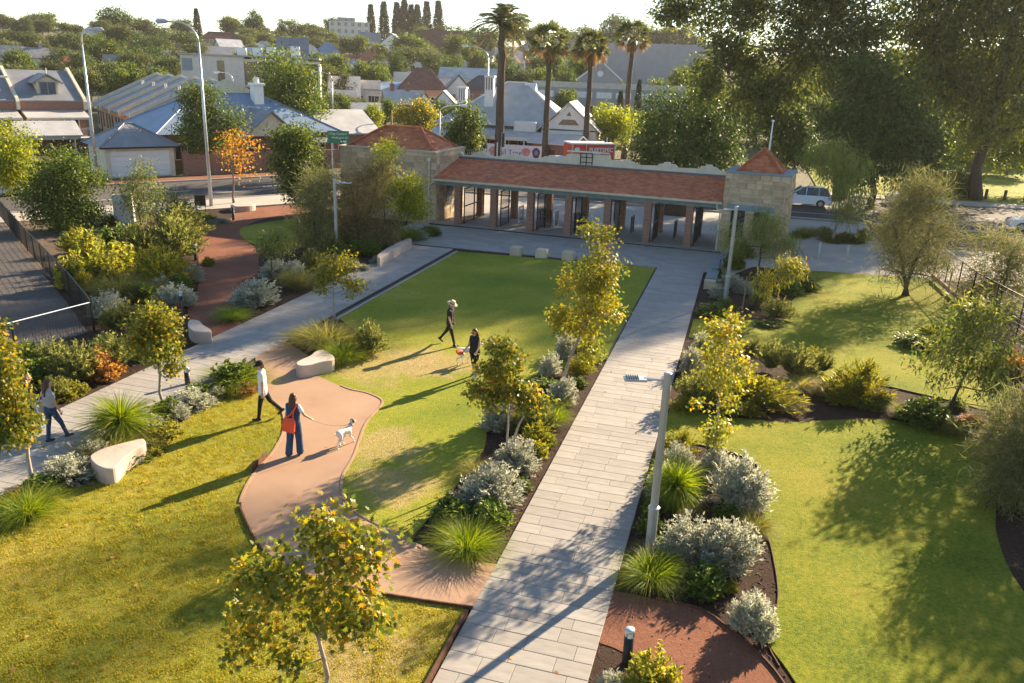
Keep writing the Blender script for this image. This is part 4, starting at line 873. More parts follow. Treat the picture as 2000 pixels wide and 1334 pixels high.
rnd_tree('street_tree', 'grey-green bush-like tree behind the gravel path bend', (345, 452), 133, [(310,375,375,430),(320,400,385,450)], 3.0, .6, 60, 3200, 'leaf_weep', .3, .2, .05, .05, shape='diamond')
rnd_tree('street_tree', 'half-bare autumn tree with orange and red leaves on the kerb', (457, 398), 134, [(415,268,505,330),(430,250,480,300),(480,258,508,310),(470,330,500,350)], 5.4, 1.8, 85, 900, 'leaf_autumn', .28, .17, .12, .08)
rnd_tree('street_tree', 'dense dark green tree at the corner of the gravel path', (612, 425), 135, [(525,255,625,340),(540,310,640,380),(570,350,640,400),(540,250,625,300)], 6.5, 1.6, 170, 16000, 'leaf_green', .42, .16, .10, .1)
rnd_tree('garden_tree', 'tall dark tree in front of the blue-roofed house', (402, 336), 136, [(350,170,420,260),(345,230,440,300),(420,190,475,280),(365,165,425,220)], 8.0, 1.5, 170, 16000, 'leaf_green', .48, .18, .11, .12)
rnd_tree('garden_tree', 'big rounded tree behind the chimney of the grey-roofed house', (556, 306), 137, [(500,112,600,200),(495,170,630,260),(570,130,625,230),(590,220,650,280)], 12.0, 2, 210, 17000, 'leaf_green', .72, .26, .16, .16)
# right-hand side: the shade trees
rnd_tree('shade_tree', 'dense round dark tree behind the gatehouse parapet', (1335, 362), 140, [(1250,172,1410,270),(1205,230,1330,330),(1330,210,1465,330),(1230,270,1440,350)], 9, 1.5, 260, 22000, 'leaf_dark', .6, .26, .15, .2, dep=.8)
rnd_tree('shade_tree', 'huge dark-crowned tree with forked trunk beside the right road', (1697, 408), 141, [(1640,125,1780,230),(1605,200,1740,300),(1700,190,1835,320),(1620,270,1720,360),(1730,270,1830,370)], 15, 4, 300, 26000, 'leaf_dark', .75, .28, .16, .28, bark='bark_dark', dep=.8)
rnd_tree('gum_tree', 'giant open-limbed gum tree with sky showing between branches', (1640, 388), 142, [(1490,10,1650,130),(1590,50,1750,170),(1550,-30,1670,60),(1400,-40,1500,50),(1480,-300,1640,-90),(1620,-280,1800,-80),(1700,-160,1820,-20),(1300,-60,1420,60),(1380,40,1500,150),(1440,-90,1580,40),(1500,80,1620,190),(1560,-100,1700,20),(1340,110,1450,200),(1620,0,1720,110),(1420,130,1540,230),(1280,0,1340,50)], 26, 6, 600, 46000, 'leaf_euc', .62, .46, .19, .5, bark='bark', shape='diamond', limbs=60, dep=.7)
rnd_tree('gum_tree', 'broad dark gum tree filling the upper right corner', (1905, 392), 143, [(1830,-260,1960,-100),(1960,-230,2120,-80),(1720,-80,1890,110),(1800,-20,1990,190),(1880,-140,2100,80),(1730,60,1900,220),(1850,120,2040,280),(1960,40,2150,260),(1760,-180,1930,20)], 34, 7, 620, 56000, 'leaf_euc', .75, .46, .2, .5, bark='bark_dark', shape='diamond', limbs=40, dep=.8, extra=[(4.3, -.9, 33.8, .8, .8, .6), (2.7, -2.9, 33.8, .8, .8, .6), (4.8, -3.9, 33.9, .7, .9, .6)])  # extra: unseen top clumps added to cast the shadow streaks on the lawn
rnd_tree('shade_tree', 'sunlit yellow-green tree at the park edge beyond the timber bollards', (1905, 372), 144, [(1840,230,1960,330),(1900,180,2040,300),(1950,250,2080,340)], 9, 1.5, 160, 9000, 'leaf_green', .6, .3, .18, .18)
rnd_tree('shade_tree', 'dark low tree between the round tree and the tower', (1545, 378), 145, [(1480,195,1580,280),(1500,240,1600,340)], 8, 1.5, 120, 9000, 'leaf_dark', .55, .26, .15, .16)
rnd_tree('shade_tree', 'leafy lit tree behind the orange truck', (1196, 318), 146, [(1140,210,1250,260),(1150,235,1230,280)], 6, 2, 100, 5500, 'leaf_lime', .5, .3, .18, .14)
rnd_tree('shade_tree', 'dark bush beside the timber bollards', (1865, 385), 147, [(1835,335,1905,380)], 3, .3, 60, 4000, 'leaf_dark', .4, .22, .13, .08)
rnd_tree('garden_tree', 'green tree behind the lodge roof with a gold top', (906, 318), 148, [(872,208,940,270),(865,245,948,305)], 6.5, 1.2, 120, 7000, 'leaf_green', .45, .26, .17, .12)
rnd_tree('garden_tree', 'olive and gold tree behind the ridge of the lodge', (815, 290), 149, [(775,198,850,240),(772,215,860,262)], 5.5, .8, 110, 6000, 'leaf_gold', .5, .28, .17, .12)
rnd_tree('garden_tree', 'small round golden tree beside the dark fence across the road', (728, 272), 150, [(711,209,745,250)], 4.5, .8, 50, 3000, 'leaf_lime', .35, .24, .15, .08)
# trees standing outside the picture on the right, whose long shadows cross the lawns
def lobes_abs(L): return L
for i, (x, y, H, r) in enumerate(((12.6, 27.5, 8.5, 2.4), (13.0, 21.5, 8.5, 2.8), (13.6, 34, 9, 2.4), (12.6, 16.5, 7.5, 2.4), (11.0, 9.5, 6.5, 1.8), (5.2, 6.6, 5.0, 1.3), (21, 44, 12, 3.6), (27, 56, 14, 4.2), (2.0, 5.0, 4.6, 1.2))):
    tree('shade_tree', ['open-crowned tree beyond the lawn on the fence side', 'slender tree beside the gravel path'][H < 7], 'tree', (x, y, 0), 160+i, ['trees along the park boundary', 'slender trees by the gravel path'][H < 7], H=H, base=H*.3, lobes=ball(H, H*.3, r, i, 6), ntips=100, nleaf=4200, rc=.35, ln=.2, wd=.12, shape='round', leaf=M['leaf_green'], bark=M['bark'], tr=.1, limbs=8)
# ------------------------------------------------------------------ houses and the suburb behind
def RZ(x, y): q = np.array([x, y])-ra; return float(q@rd), float(q@rn)
RANG = math.atan2(rd[1], rd[0])             # road direction
def dist_for(px, py, H):
    v = ray(px, py)
    fs = [(d, CH+v[2]*d-terrain(v[0]*d, v[1]*d)) for d in np.arange(84, 372, 1.0)]
    ok = [d for d, f in fs if f >= H]
    return max(ok) if ok else min(fs, key=lambda q: abs(q[1]-H)+abs(q[0]-300)*.003)[0]
def add_windows(t, w, z0, h, n, mat='glass_dark', y=-.0, ww=.9, frame='white_paint', x0=None):
    for i in range(n):
        x = -w/2+w*(i+.5)/n if x0 is None else x0+i*ww*1.8
        o = part('window', MB().box(x-ww/2, x+ww/2, y-.05, y-.012, z0, z0+h), M[mat], t)
        part('frame', MB().box(x-ww/2-.07, x+ww/2+.07, y-.07, y-.011, z0-.08, z0-.001).box(x-ww/2-.07, x-ww/2-.001, y-.07, y-.011, z0, z0+h).box(x+ww/2+.001, x+ww/2+.07, y-.07, y-.011, z0, z0+h).box(x-ww/2-.07, x+ww/2+.07, y-.07, y-.011, z0+h+.001, z0+h+.08).box(x-.025, x+.025, y-.06, y-.051, z0, z0+h), M[frame], o)
def roof_mesh(kind, w, d, h, rh, ov=.35, th=.12):
    """hip / gable (ridge along x) / front gable (ridge along y) / flat / barrel; front wall on y=0"""
    x0, x1, y0, y1 = -w/2-ov, w/2+ov, -ov, d+ov; m = MB()
    if kind == 'hip':
        k = min(w, d)/2+ov; ym = (y0+y1)/2
        a, b = ((x0+k, ym), (x1-k, ym)) if w >= d else ((0, y0+k), (0, y1-k))
        v = [(x0, y0, h), (x1, y0, h), (x1, y1, h), (x0, y1, h), (*a, h+rh), (*b, h+rh)]
        f = [(0, 1, 5, 4), (1, 2, 5), (2, 3, 4, 5), (3, 0, 4)] if w >= d else [(0, 1, 4), (1, 2, 5, 4), (2, 3, 5), (3, 0, 4, 5)]
        m.add(v, f+[(3, 2, 1, 0)])
        for p, q in ((0, 4), (1, 5 if w >= d else 4), (2, 5), (3, 4 if w >= d else 5), (4, 5)): m.tube([Vector(v[p])+Vector((0, 0, .03)), Vector(v[q])+Vector((0, 0, .03))], .07, 5)
    elif kind == 'gable': m.yprism([(y0, h), ((y0+y1)/2, h+rh), (y1, h), (y1, h-th), ((y0+y1)/2, h+rh-th*1.2), (y0, h-th)], x0, x1)
    elif kind == 'front': m.xprism([(x0, h), (0, h+rh), (x1, h), (x1, h-th), (0, h+rh-th*1.2), (x0, h-th)][::-1], y0, y1)
    elif kind == 'barrel':
        p = [(-w/2-.1+(w+.2)*i/12, h+rh*sin(pi*min(max(i/12, .0), 1))**.6) for i in range(13)]; m.xprism((p+[(w/2, h-.1), (-w/2, h-.1)])[::-1], -.1, d+.1)
    elif kind == 'skillion': m.yprism([(y0, h), (y1, h+rh), (y1, h+rh-th), (y0, h-th)], x0, x1)
    else: m.box(x0+ov+.2, x1-ov-.2, y0+ov+.2, y1-ov-.2, h-.4, h-.25)
    return m
def gable_walls(kind, w, d, h, rh, mb):
    if kind == 'gable':
        for x in (-w/2+.02, w/2-.22): mb.yprism([(0.02, h-.01), (d-.02, h-.01), (d/2, h+rh*.88)], x, x+.2)
    if kind == 'front':
        for y in (.0, d-.2): mb.xprism([(-w/2+.02, h-.01), (0, h+rh*.88), (w/2-.02, h-.01)], y+.001, y+.2)
    if kind == 'skillion': mb.box(-w/2, w/2, d-.2, d, h, h+rh*.85)
def house(name, label, loc, rz, w, d, h, rh, kind, roof, wall, nwin=3, floors=1, chim=0, group=None, cat='house', wmat='glass_dark', chm='white_paint', door=True, found=3.0):
    t = thing(name, label, cat, loc, rz, group); m = MB()
    if kind == 'flat':
        m.box(-w/2, w/2, 0, .25, -found, h).box(-w/2, w/2, d-.25, d, -found, h).box(-w/2, -w/2+.25, .251, d-.251, -found, h).box(w/2-.25, w/2, .251, d-.251, -found, h)
    else: m.box(-w/2, w/2, 0, d, -found, h-.06); gable_walls(kind, w, d, h-.05, rh, m)
    part('wall', m, M[wall], t); r = part('roof', roof_mesh(kind, w, d, h, rh), M[roof], t)
    for f in range(floors): add_windows(t, w, .9+f*h/floors, min(1.5, h/floors-1.2), nwin, wmat, 0, min(1.2, w/nwin*.5))
    for c in range(chim):
        cx = (-.25+.5*c)*w if chim > 1 else w*.22
        part('chimney', MB().box(cx-.35, cx+.35, d*.45, d*.45+.7, h-.2, h+rh+.8).box(cx-.43, cx+.43, d*.45-.08, d*.45+.78, h+rh+.801, h+rh+1.0).lathe([(.14, h+rh+1.0), (.14, h+rh+1.4), (.1, h+rh+1.4)], 8, 0, (cx, d*.45+.35)), M[chm], r)
    return t
# ---- detailed row across the left road (road frame: s along the road, t away from it)
def RT(s, t, z=0.0): q = RP(s, t); return (q[0], q[1], z)
g = thing('garage', 'cream double garage with grey hipped roof facing the road', 'garage', RT(13.4, 15.2), RANG)
part('wall', MB().box(-2.85, 2.85, 0.05, 5.0, -.3, 2.5), M['cream'], g); rd_ = MB()
for k in range(5): rd_.cbox(-2.45, 2.45, -.02+.0, .045, .05+k*.43, .05+k*.43+.42, .015)
part('roller_door', rd_, M['white_paint'], g); part('frame', MB().box(-2.85, -2.46, -.06, .049, -.3, 2.5).box(2.46, 2.85, -.06, .049, -.3, 2.5).box(-2.459, 2.459, -.06, .049, 2.22, 2.5), M['cream'], g)
part('roof', roof_mesh('hip', 5.7, 5.0, 2.55, 1.75, .45), M['roof_grey'], g); part('gutter', MB().box(-3.35, 3.35, -.52, -.451, 2.42, 2.56).box(-3.35, 3.35, 5.451, 5.52, 2.42, 2.56), M['black_metal'], g)
h1 = thing('villa', 'low brick villa with broad blue-grey hipped roof and white chimney', 'house', RT(25.5, 19.3), RANG)
part('wall', MB().box(-9, 9, 0, 11.5, -.3, 3.15), M['brick_red'], h1)
r = part('roof', roof_mesh('hip', 18, 11.5, 3.2, 3.5, .6), M['roof_blue'], h1)  # whole roof takes the sky-blue of its shaded face as colour
part('chimney', MB().cbox(2.1, 3.1, 4.0, 5.0, 4.5, 7.6, .04).cbox(1.95, 3.25, 3.85, 5.15, 7.6, 7.85, .04).lathe([(.28, 7.85), (.28, 8.3), (.34, 8.35), (.2, 8.4)], 12, 0, (2.6, 4.5)), M['white_paint'], r)
gb = MB().xprism([(-2.6, 3.0), (0, 5.2), (2.6, 3.0)], 0, .2); p = part('gable', gb, M['cream'], h1, loc=(1.2, -1.6, 0)); 
part('gable_roof', MB().xprism([(-3.0, 2.9), (0, 5.45), (3.0, 2.9), (3.0, 2.75), (0, 5.28), (-3.0, 2.75)][::-1], -.35, 6.0), M['roof_grey'], h1, loc=(1.2, -1.6, 0))
part('verandah_roof', MB().yprism([(-2.2, 2.35), (0.0, 2.85), (0.0, 2.75), (-2.2, 2.25)], 3.9, 9.3), M['roof_grey'], h1)
for x in (4.2, 6.0, 7.6, 9.0): part('post', MB().box(x-.06, x+.06, -2.1, -1.98, -.1, 2.3), M['white_paint'], h1)
add_windows(h1, 18, .9, 1.4, 5, 'glass_dark', 0, 1.1)
h2 = thing('villa_wing', 'rear wing of the villa with pale corrugated hipped roof', 'house', RT(37.5, 20.5), RANG)
part('wall', MB().box(-3, 3, 0, 8, -.3, 2.9), M['brick_red'], h2); part('roof', roof_mesh('gable', 6, 8, 2.9, 2.3, .4), M['roof_pale'], h2); add_windows(h2, 6, .8, 1.2, 2)
w_ = thing('brick_fence', 'red brick garden wall with piers along the far footpath', 'wall', RT(24, 14.6), RANG)
part('wall', MB().box(-7.2, 9.0, 0, .22, -.2, 1.75), M['brick_red'], w_)
for k in range(7): part('pier', MB().box(-7.2+k*2.65, -6.8+k*2.65, -.06, .28, -.2, 2.0).cbox(-7.26+k*2.65, -6.74+k*2.65, -.12, .34, 2.0, 2.1, .03), M['brick_red'], w_)
part('coping', MB().box(-7.2, 9.0, -.03, .25, 1.751, 1.82), M['brick_brown'], w_)
# stepped row of townhouses running back from the road
tr_ = thing('townhouse_row', 'row of townhouses with grey roofs divided by pale parapet walls', 'house', RT(20.0, 33.5), RANG+radians(-7))
part('wall', MB().box(0, 9.0, 0, 38.0, -1, 3.4), M['brick_orange'], tr_)
for k in range(5):
    y0, y1 = k*7.6, k*7.6+7.6
    part('roof', MB().xprism([(-.4, 3.4), (8.6, 7.65), (16, 4.2), (16, 4.05), (8.6, 7.5), (-.4, 3.25)][::-1], y0+.16, y1-.16), M['roof_grey'], tr_)
    part('vent_pipe', MB().tube([(5.6, y0+3, 5.8), (5.6, y0+3, 6.9)], .06, 6).tube([(5.9, y0+3.4, 6.0), (5.9, y0+3.4, 6.9)], .06, 6), M['white_paint'], tr_)
    for j in range(3):
        z0 = .6 if j != 1 else -.2
        o = part('window' if j != 1 else 'door', MB().box(-.05, -.012, y0+1.2+j*2.3, y0+2.2+j*2.3, z0+.2, 2.5), M['glass_dark'], tr_)
        part('frame', MB().box(-.07, -.011, y0+1.1+j*2.3, y0+2.3+j*2.3, 2.501, 2.6).box(-.07, -.011, y0+1.1+j*2.3, y0+2.3+j*2.3, z0+.09, z0+.199), M['dark_timber'], o)
for k in range(6):
    y = min(max(k*7.6, .15), 37.85)
    part('party_wall', MB().xprism([(-.6, 3.0), (-.6, 3.75), (8.6, 8.05), (16, 4.6), (16, 3.8)][::-1], y-.15, y+.15), M['cream'], tr_)
# two-storey brick terrace with dormers
for k, (s, lb) in enumerate(((11.9, 'two-storey brick terrace house with a blue-framed dormer beside the townhouse row'), (5.6, 'two-storey brick terrace house with a dormer, attached to its twin'), (-.7, 'end brick terrace house behind the lime street tree'))):
    t = thing('terrace_house', lb, 'house', RT(s, 38.0), RANG)
    part('wall', MB().box(-3.0, 3.0, 0, 11, -.5, 5.2), M['brick_red'], t); rf = part('roof', roof_mesh('gable', 5.7, 11, 5.3, 2.9, .12), M['roof_grey'], t)
    part('party_wall', MB().yprism([(-.5, 4.4), (-.5, 5.2), (-.1, 5.6), (5.5, 8.55), (11.2, 5.6), (11.2, 4.4)], 2.95, 3.25), M['cream'], t)
    dm = part('dormer', MB().box(-1.0, 1.0, 1.1, 4.5, 5.4, 7.15).xprism([(-1.0, 7.15), (0, 7.7), (1.0, 7.15)], 1.1, 1.3), M['cream'], rf)
    part('dormer_roof', MB().xprism([(-1.45, 7.05), (0, 7.95), (1.45, 7.05), (1.45, 6.93), (0, 7.8), (-1.45, 6.93)][::-1], .7, 4.6), M['roof_grey'], rf)
    part('dormer_window', MB().box(-.7, .7, 1.03, 1.095, 5.85, 7.05), M['glass_blue'], rf); part('window_frame', MB().box(-.78, -.7, .98, 1.09, 5.8, 7.1).box(.7, .78, .98, 1.09, 5.8, 7.1).box(-.04, .04, .98, 1.029, 5.85, 7.05).box(-.699, .699, .98, 1.09, 7.051, 7.12).box(-.699, .699, .98, 1.09, 5.78, 5.849), M['bluegrey_paint_and_shade'], rf)
    part('finial', MB().tube([(0, .8, 7.9), (0, .8, 8.5)], .04, 6), M['white_paint'], rf)
    part('verandah_roof', MB().yprism([(-2.4, 3.7), (-.02, 4.3), (-.02, 4.2), (-2.4, 3.6)], -2.95, 2.95), M['roof_pale'], t); part('verandah_fascia', MB().box(-2.95, 2.95, -2.46, -2.401, 3.5, 3.72), M['cream'], t)
    part('balcony_floor', MB().box(-2.95, 2.95, -2.3, -.01, 1.5, 1.65), M['cream'], t)
    for x in (-2.9, 1.2, 2.85): part('post', MB().box(x-.06, x+.06, -2.3, -2.18, -.5, 3.6), M['white_paint'], t)
    bl = MB().box(-2.9, 2.9, -2.28, -2.22, 2.5, 2.57).box(-2.9, 2.9, -2.28, -2.22, 1.75, 1.8)
    for i in range(46): bl.box(-2.88+i*.128, -2.86+i*.128, -2.262, -2.238, 1.8, 2.5)
    part('balustrade', bl, M['white_paint'], t)
    ow = part('round_window', MB().add([(-1.7+.42*cos(a), -.02, 2.95+.42*sin(a)) for a in np.linspace(0, 2*pi, 17)[:-1]], [tuple(range(16))]), M['glass_dark'], t)
    part('surround', MB().tube([(-1.7+.48*cos(a), -.03, 2.95+.48*sin(a)) for a in np.linspace(0, 2*pi, 17)], .09, 5, 0, False), M['cream'], ow)
    part('french_door', MB().box(1.0, 2.3, -.05, -.012, 1.66, 3.6), M['glass_dark'], t); part('door_frame', MB().box(.92, .999, -.08, -.011, 1.66, 3.7).box(2.301, 2.38, -.08, -.011, 1.66, 3.7).box(1.6, 1.7, -.08, -.051, 1.66, 3.6), M['white_paint'], t)
part('satellite_dish', MB().lathe([(.0, 0), (.3, .06), (.5, .2), (.48, .21), (.28, .08), (.0, .02)], 14), M['white_paint'], bpy.data.objects['terrace_house.001'], loc=(2.4, .6, 7.4))
cp = thing('carport', 'small open carport with gabled grey roof below the terrace', 'carport', RT(9.5, 29), RANG)
part('roof', roof_mesh('gable', 5.0, 4.4, 2.5, 1.2, .3), M['roof_pale'], cp); part('beam', MB().box(-2.6, 2.6, -.1, .02, 2.15, 2.37), M['cream'], cp)
for x in (-2.5, 2.5):
    for y in (0.1, 4.2): part('post', MB().box(x-.08, x+.08, y, y+.16, -.1, 2.14), M['dark_timber'], cp)
part('gable_wall', MB().yprism([(0.1, 2.4), (4.3, 2.4), (2.2, 3.5)], -2.62, -2.5), M['cream'], cp)
# ---- office block behind the townhouses
def at_px(px, py, d): return PD(px, py, d)
def grounded(px, d): v = ray(px, 150); k = d; x, y = v[0]*k, v[1]*k; return (x, y, terrain(x, y))
def facing(x, y, extra=0.0): return math.atan2(y, x)-pi/2+radians(extra)
x, y, z = grounded(418, 133); o = thing('office_block', 'white box-like office block with dark glazed wing and roof plant', 'building', (x, y, z), facing(x, y, -8))
part('wall', MB().box(-5, 4.8, 0, 14, -3, 9.6), M['pale_wall'], o); part('glazing_slot', MB().box(.6, 1.7, -.06, -.01, 0, 8.9), M['glass_dark'], o)
part('wing', MB().box(4.81, 16.6, .4, 13, -3, 8.9), M['glass_dark'], o); part('wing_frame', MB().box(4.81, 16.9, .1, .399, 8.901, 9.3).box(16.6, 16.9, .1, 13, -3, 8.9).box(4.81, 16.59, .2, .395, 4.9, 5.3), M['pale_wall'], o)
for k in range(7): part('mullion', MB().box(6.4+k*1.55, 6.48+k*1.55, .28, .398, 0, 4.89).box(6.4+k*1.55, 6.48+k*1.55, .28, .398, 5.31, 8.9), M['black_metal'], o)
part('roof_slab', MB().box(-5.3, 16.9, -.3, 14, 9.62, 9.85), M['grey_wall'], o)
for k, (a, b, hh) in enumerate(((6, 7.4, 1.3), (8.2, 9.6, 1.5), (10, 11.2, 1.0), (12, 13.6, 1.8), (3.5, 4.9, 1.2))): part('roof_plant', MB().cbox(a, b, 3, 5, 9.86, 9.86+hh, .05), M['galv'], o)
part('solar_panel', MB().add([(9.5, 6, 9.9), (15, 6, 9.9), (15, 9, 13.2), (9.5, 9, 13.2)], [(0, 1, 2, 3)]).add([(9.5, 6.1, 9.9), (15, 6.1, 9.9), (15, 9.1, 13.2), (9.5, 9.1, 13.2)], [(3, 2, 1, 0)]), M['roof_grey'], o)
part('wall_sign', MB().box(-4.8, -3.2, -.05, -.01, 7.2, 9.1), M['bluegrey_paint_and_shade'], o)
# ---- verandah bungalow on the far corner
x, y, z = grounded(1010, 103); b = thing('bungalow', 'large pale-roofed bungalow with wrap-round verandah and striped chimneys behind the palms', 'house', (-27.6, 95.0, 0), radians(6))
part('wall', MB().box(-7.6, 6.6, 0, 11, -.3, 3.85), M['brick_red'], b)
rf = part('roof', MB().add([(-8.6, -1, 3.9), (7.6, -1, 3.9), (7.6, 12, 3.9), (-8.6, 12, 3.9), (-1.2, 5.5, 8.7), (1.2, 5.5, 8.7)], [(0, 1, 5, 4), (1, 2, 5), (2, 3, 4, 5), (3, 0, 4), (3, 2, 1, 0)]), M['roof_pale'], b)
part('gablet', MB().yprism([(4.2, 7.6), (5.5, 8.75), (6.8, 7.6)], 1.0, 2.4).xprism([(0,0),(0.01,0),(0,0.01)], 0, .001), M['white_paint'], rf)
part('hip_flashing', MB().tube([(-8.6, -1, 3.95), (-1.2, 5.5, 8.75)], .09, 6).tube([(7.6, -1, 3.95), (1.2, 5.5, 8.75)], .09, 6).tube([(-1.2, 5.5, 8.75), (1.2, 5.5, 8.75)], .09, 6), M['white_paint'], rf)
for cx, cy, zb, ht in ((-2.7, 2.2, 5.2, 9.4), (-7.4, 8.0, 4.4, 7.9)):
    part('chimney', MB().box(cx-.55, cx+.55, cy-.5, cy+.5, zb, ht-1.6), M['white_paint'], rf); part('chimney_cap', MB().cbox(cx-.62, cx+.62, cy-.57, cy+.57, ht-.2, ht, .03), M['white_paint'], rf)
    for k in range(4): part('chimney_rib', MB().box(cx-.55+k*.3, cx-.40+k*.3, cy-.5, cy+.5, ht-1.6, ht-.201), M['white_paint'], rf)
    part('chimney_core', MB().box(cx-.48, cx+.48, cy-.42, cy+.42, ht-1.6, ht-.202), M['brick_red'], rf)
part('verandah_roof', MB().yprism([(-4.2, 2.9), (-.02, 3.75), (-.02, 3.65), (-4.2, 2.8)], -8.4, 9.4).xprism([(-8.4, 2.9), (-6.0, 3.75), (-6.0, 3.65), (-8.4, 2.8)], -.01, 9), M['roof_pale'], b)
part('fascia', MB().box(-8.4, 9.4, -4.26, -4.201, 2.55, 2.92), M['white_paint'], b)
for k in range(9): part('post', MB().box(-8.3+k*2.18, -8.16+k*2.18, -4.1, -3.96, -.2, 2.8), M['white_paint'], b)
fg = part('front_gable', MB().xprism([(4.2, 3.9), (7.4, 6.6), (10.6, 3.9)], -2.2, -1.95), M['white_paint'], b)
part('gable_roof', MB().xprism([(3.7, 3.75), (7.4, 6.95), (11.1, 3.75), (11.1, 3.58), (7.4, 6.75), (3.7, 3.58)][::-1], -2.6, 6.0), M['roof_pale'], b)
part('gable_wall', MB().box(4.3, 10.5, -1.94, 6.0, -.3, 3.74), M['white_paint'], b)
part('gable_ornament', MB().xprism([(6.2, 4.4), (8.6, 4.4), (8.1, 5.0), (6.7, 5.0)], -2.24, -2.201).xprism([(7.1, 5.4), (7.4, 5.9), (7.7, 5.4)], -2.24, -2.201), M['timber'], fg)
part('bay_window', MB().cbox(1.0, 3.6, -1.6, .0-.01, 3.0, 4.5, .08), M['white_paint'], b)
for k in range(5): add_windows(b, 2.0, .6, 1.7, 1, 'glass_dark', 0, 1.1, 'white_paint', -5+k*2.3)
# small hut, picket fence, banner
hx, hy, _ = G(1058, 318); t = thing('garden_hut', 'small brick hut with shallow gabled grey roof below the palms', 'hut', (-20.6, 88.3, 0), radians(-14))
part('wall', MB().box(-2.4, 2.4, 0, 3.4, -.3, 2.6), M['brick_red'], t); part('roof', roof_mesh('gable', 4.9, 3.4, 2.7, .9, .45), M['roof_pale'], t); part('door', MB().box(-.5, .4, -.05, -.01, 0, 2.0), M['dark_timber'], t); part('gable_wall', MB().yprism([(0.02, 2.6), (3.38, 2.6), (1.7, 3.4)], -2.4, -2.3), M['brick_red'], t)
ff = thing('picket_fence', 'white picket fence in front of the bungalow verandah', 'fence', (-31.4, 87.2, 0), radians(4))
for k in range(30): part('picket', MB().box(k*.22-.05, k*.22+.05, -.02, .02, 0, 1.75), M['white_paint'], ff)
part('rail', MB().box(-.1, 6.6, .021, .06, .4, .5).box(-.1, 6.6, .021, .06, 1.3, 1.4), M['white_paint'], ff)
# ---- further streets: each house placed where its ridge meets the photo, on the rising ground
def far(label, px, py, wpx, H, kind, roof, wall, rh=.35, dep=1.0, turn=0, nwin=3, floors=1, chim=0, name='house', cat='house', group=None, chm='brick_red', d=None):
    v = ray(px, py)
    if d is None: d = dist_for(px, py, H)
    else: H = CH+v[2]*d-terrain(v[0]*d, v[1]*d)
    x, y = v[0]*d, v[1]*d; w = wpx/FPX*d
    rhh = H*rh if kind != 'flat' else 0; return house(name, label, (x, y, terrain(x, y)), facing(x, y, turn), w, w*dep, H-rhh, rhh, kind, roof, wall, nwin, floors, chim, group, cat, 'glass_dark', chm)
far('low white shop with long grey flat roof and four dark windows', 672, 148, 64, 6.0, 'flat', 'roof_grey', 'white_paint', nwin=4, dep=.6, turn=8)
far('white parapet building with square end posts', 720, 156, 46, 5.2, 'flat', 'roof_grey', 'pale_wall', dep=.8)
far('brick hall with broad brown hipped roof', 826, 133, 92, 7.6, 'hip', 'roof_brown', 'brick_orange', .5, .7, nwin=2)
far('long pale metal-roofed warehouse beside the barrel hall', 918, 132, 120, 7.0, 'gable', 'roof_pale', 'white_paint', .3, .5, -6, 4)
far('white gable-fronted shop facing the palms', 896, 145, 46, 6.2, 'front', 'roof_grey', 'white_paint', .45, 1.2, 5, 2)
far('house with dark brown hipped roof behind the bungalow', 945, 148, 80, 6.0, 'hip', 'roof_dark', 'brick_brown', .45, .8, 4, 3)
far('blue-grey roofed shop row with stepped parapet walls', 772, 160, 116, 5.0, 'skillion', 'roof_blue', 'pale_wall', .3, .5, 4, 5)
far('brick gabled cottage with pale roof and two chimneys', 786, 176, 62, 4.8, 'gable', 'roof_pale', 'brick_brown', .5, .9, 10, 2, 1, 2)
far('cottage with blue roof beside the brick gabled one', 828, 178, 40, 4.6, 'front', 'roof_blue', 'white_paint', .5, 1.3, 10, 1)
far('white gabled cottage with grey roof and parapet', 866, 176, 44, 4.6, 'front', 'roof_pale', 'white_paint', .5, 1.3, -5, 2)
far('grey-roofed shed over a dark fence across the road', 722, 202, 66, 3.4, 'skillion', 'roof_grey', 'dark_timber', .3, .7, 12, 2)
far('red-roofed house among trees with pale gable', 722, 96, 54, 7.0, 'hip', 'roof_red', 'pale_wall', .5, .9, 6, 3, 1, 1)
far('small house with orange-red tiles beside the red-roofed house', 690, 106, 36, 5.6, 'gable', 'roof_red', 'brick_brown', .5, .9)
far('long white cottage with blue-grey corrugated roof', 672, 114, 60, 5.6, 'gable', 'roof_blue', 'white_paint', .4, .7, 5, 4, 1, 1)
far('white flat-roofed house in front of dark trees', 742, 119, 38, 5.0, 'flat', 'roof_grey', 'white_paint', dep=.7)
far('white box-like building with no eaves behind the barrel hall', 828, 122, 32, 5.4, 'flat', 'roof_grey', 'white_paint', dep=.7, nwin=2)
far('grey gabled house with white bargeboards on the hill', 764, 64, 46, 9.0, 'front', 'roof_grey', 'white_paint', .4, 1.2, -10, 3, 2)
far('house with pale slate roof left of the white-gabled one', 722, 62, 40, 8.0, 'gable', 'roof_grey', 'pale_wall', .4, .8, 0, 3, 2)
far('steep brown-tiled church hall on the hill', 862, 58, 76, 11.0, 'gable', 'roof_brown', 'brick_orange', .6, .6, -8, 3)
far('low pale row of shops behind the palms', 940, 120, 84, 5.0, 'flat', 'roof_pale', 'pale_wall', dep=.5, nwin=6)
far('white-roofed house left of the tall palm', 972, 92, 50, 6.6, 'hip', 'roof_white', 'white_paint', .5, .9, 0, 3, 2)
far('row of white-roofed units right of the tall palm', 1020, 102, 44, 5.6, 'gable', 'roof_white', 'white_paint', .4, .8, 14, 3)
far('white cottage with blue roof between the palms', 1046, 112, 36, 5.0, 'gable', 'roof_blue', 'white_paint', .4, .8, -6, 2)
far('dark glazed pavilion with grey roof between two palms', 1106, 76, 40, 8.0, 'flat', 'roof_grey', 'glass_dark', dep=.7, nwin=4)
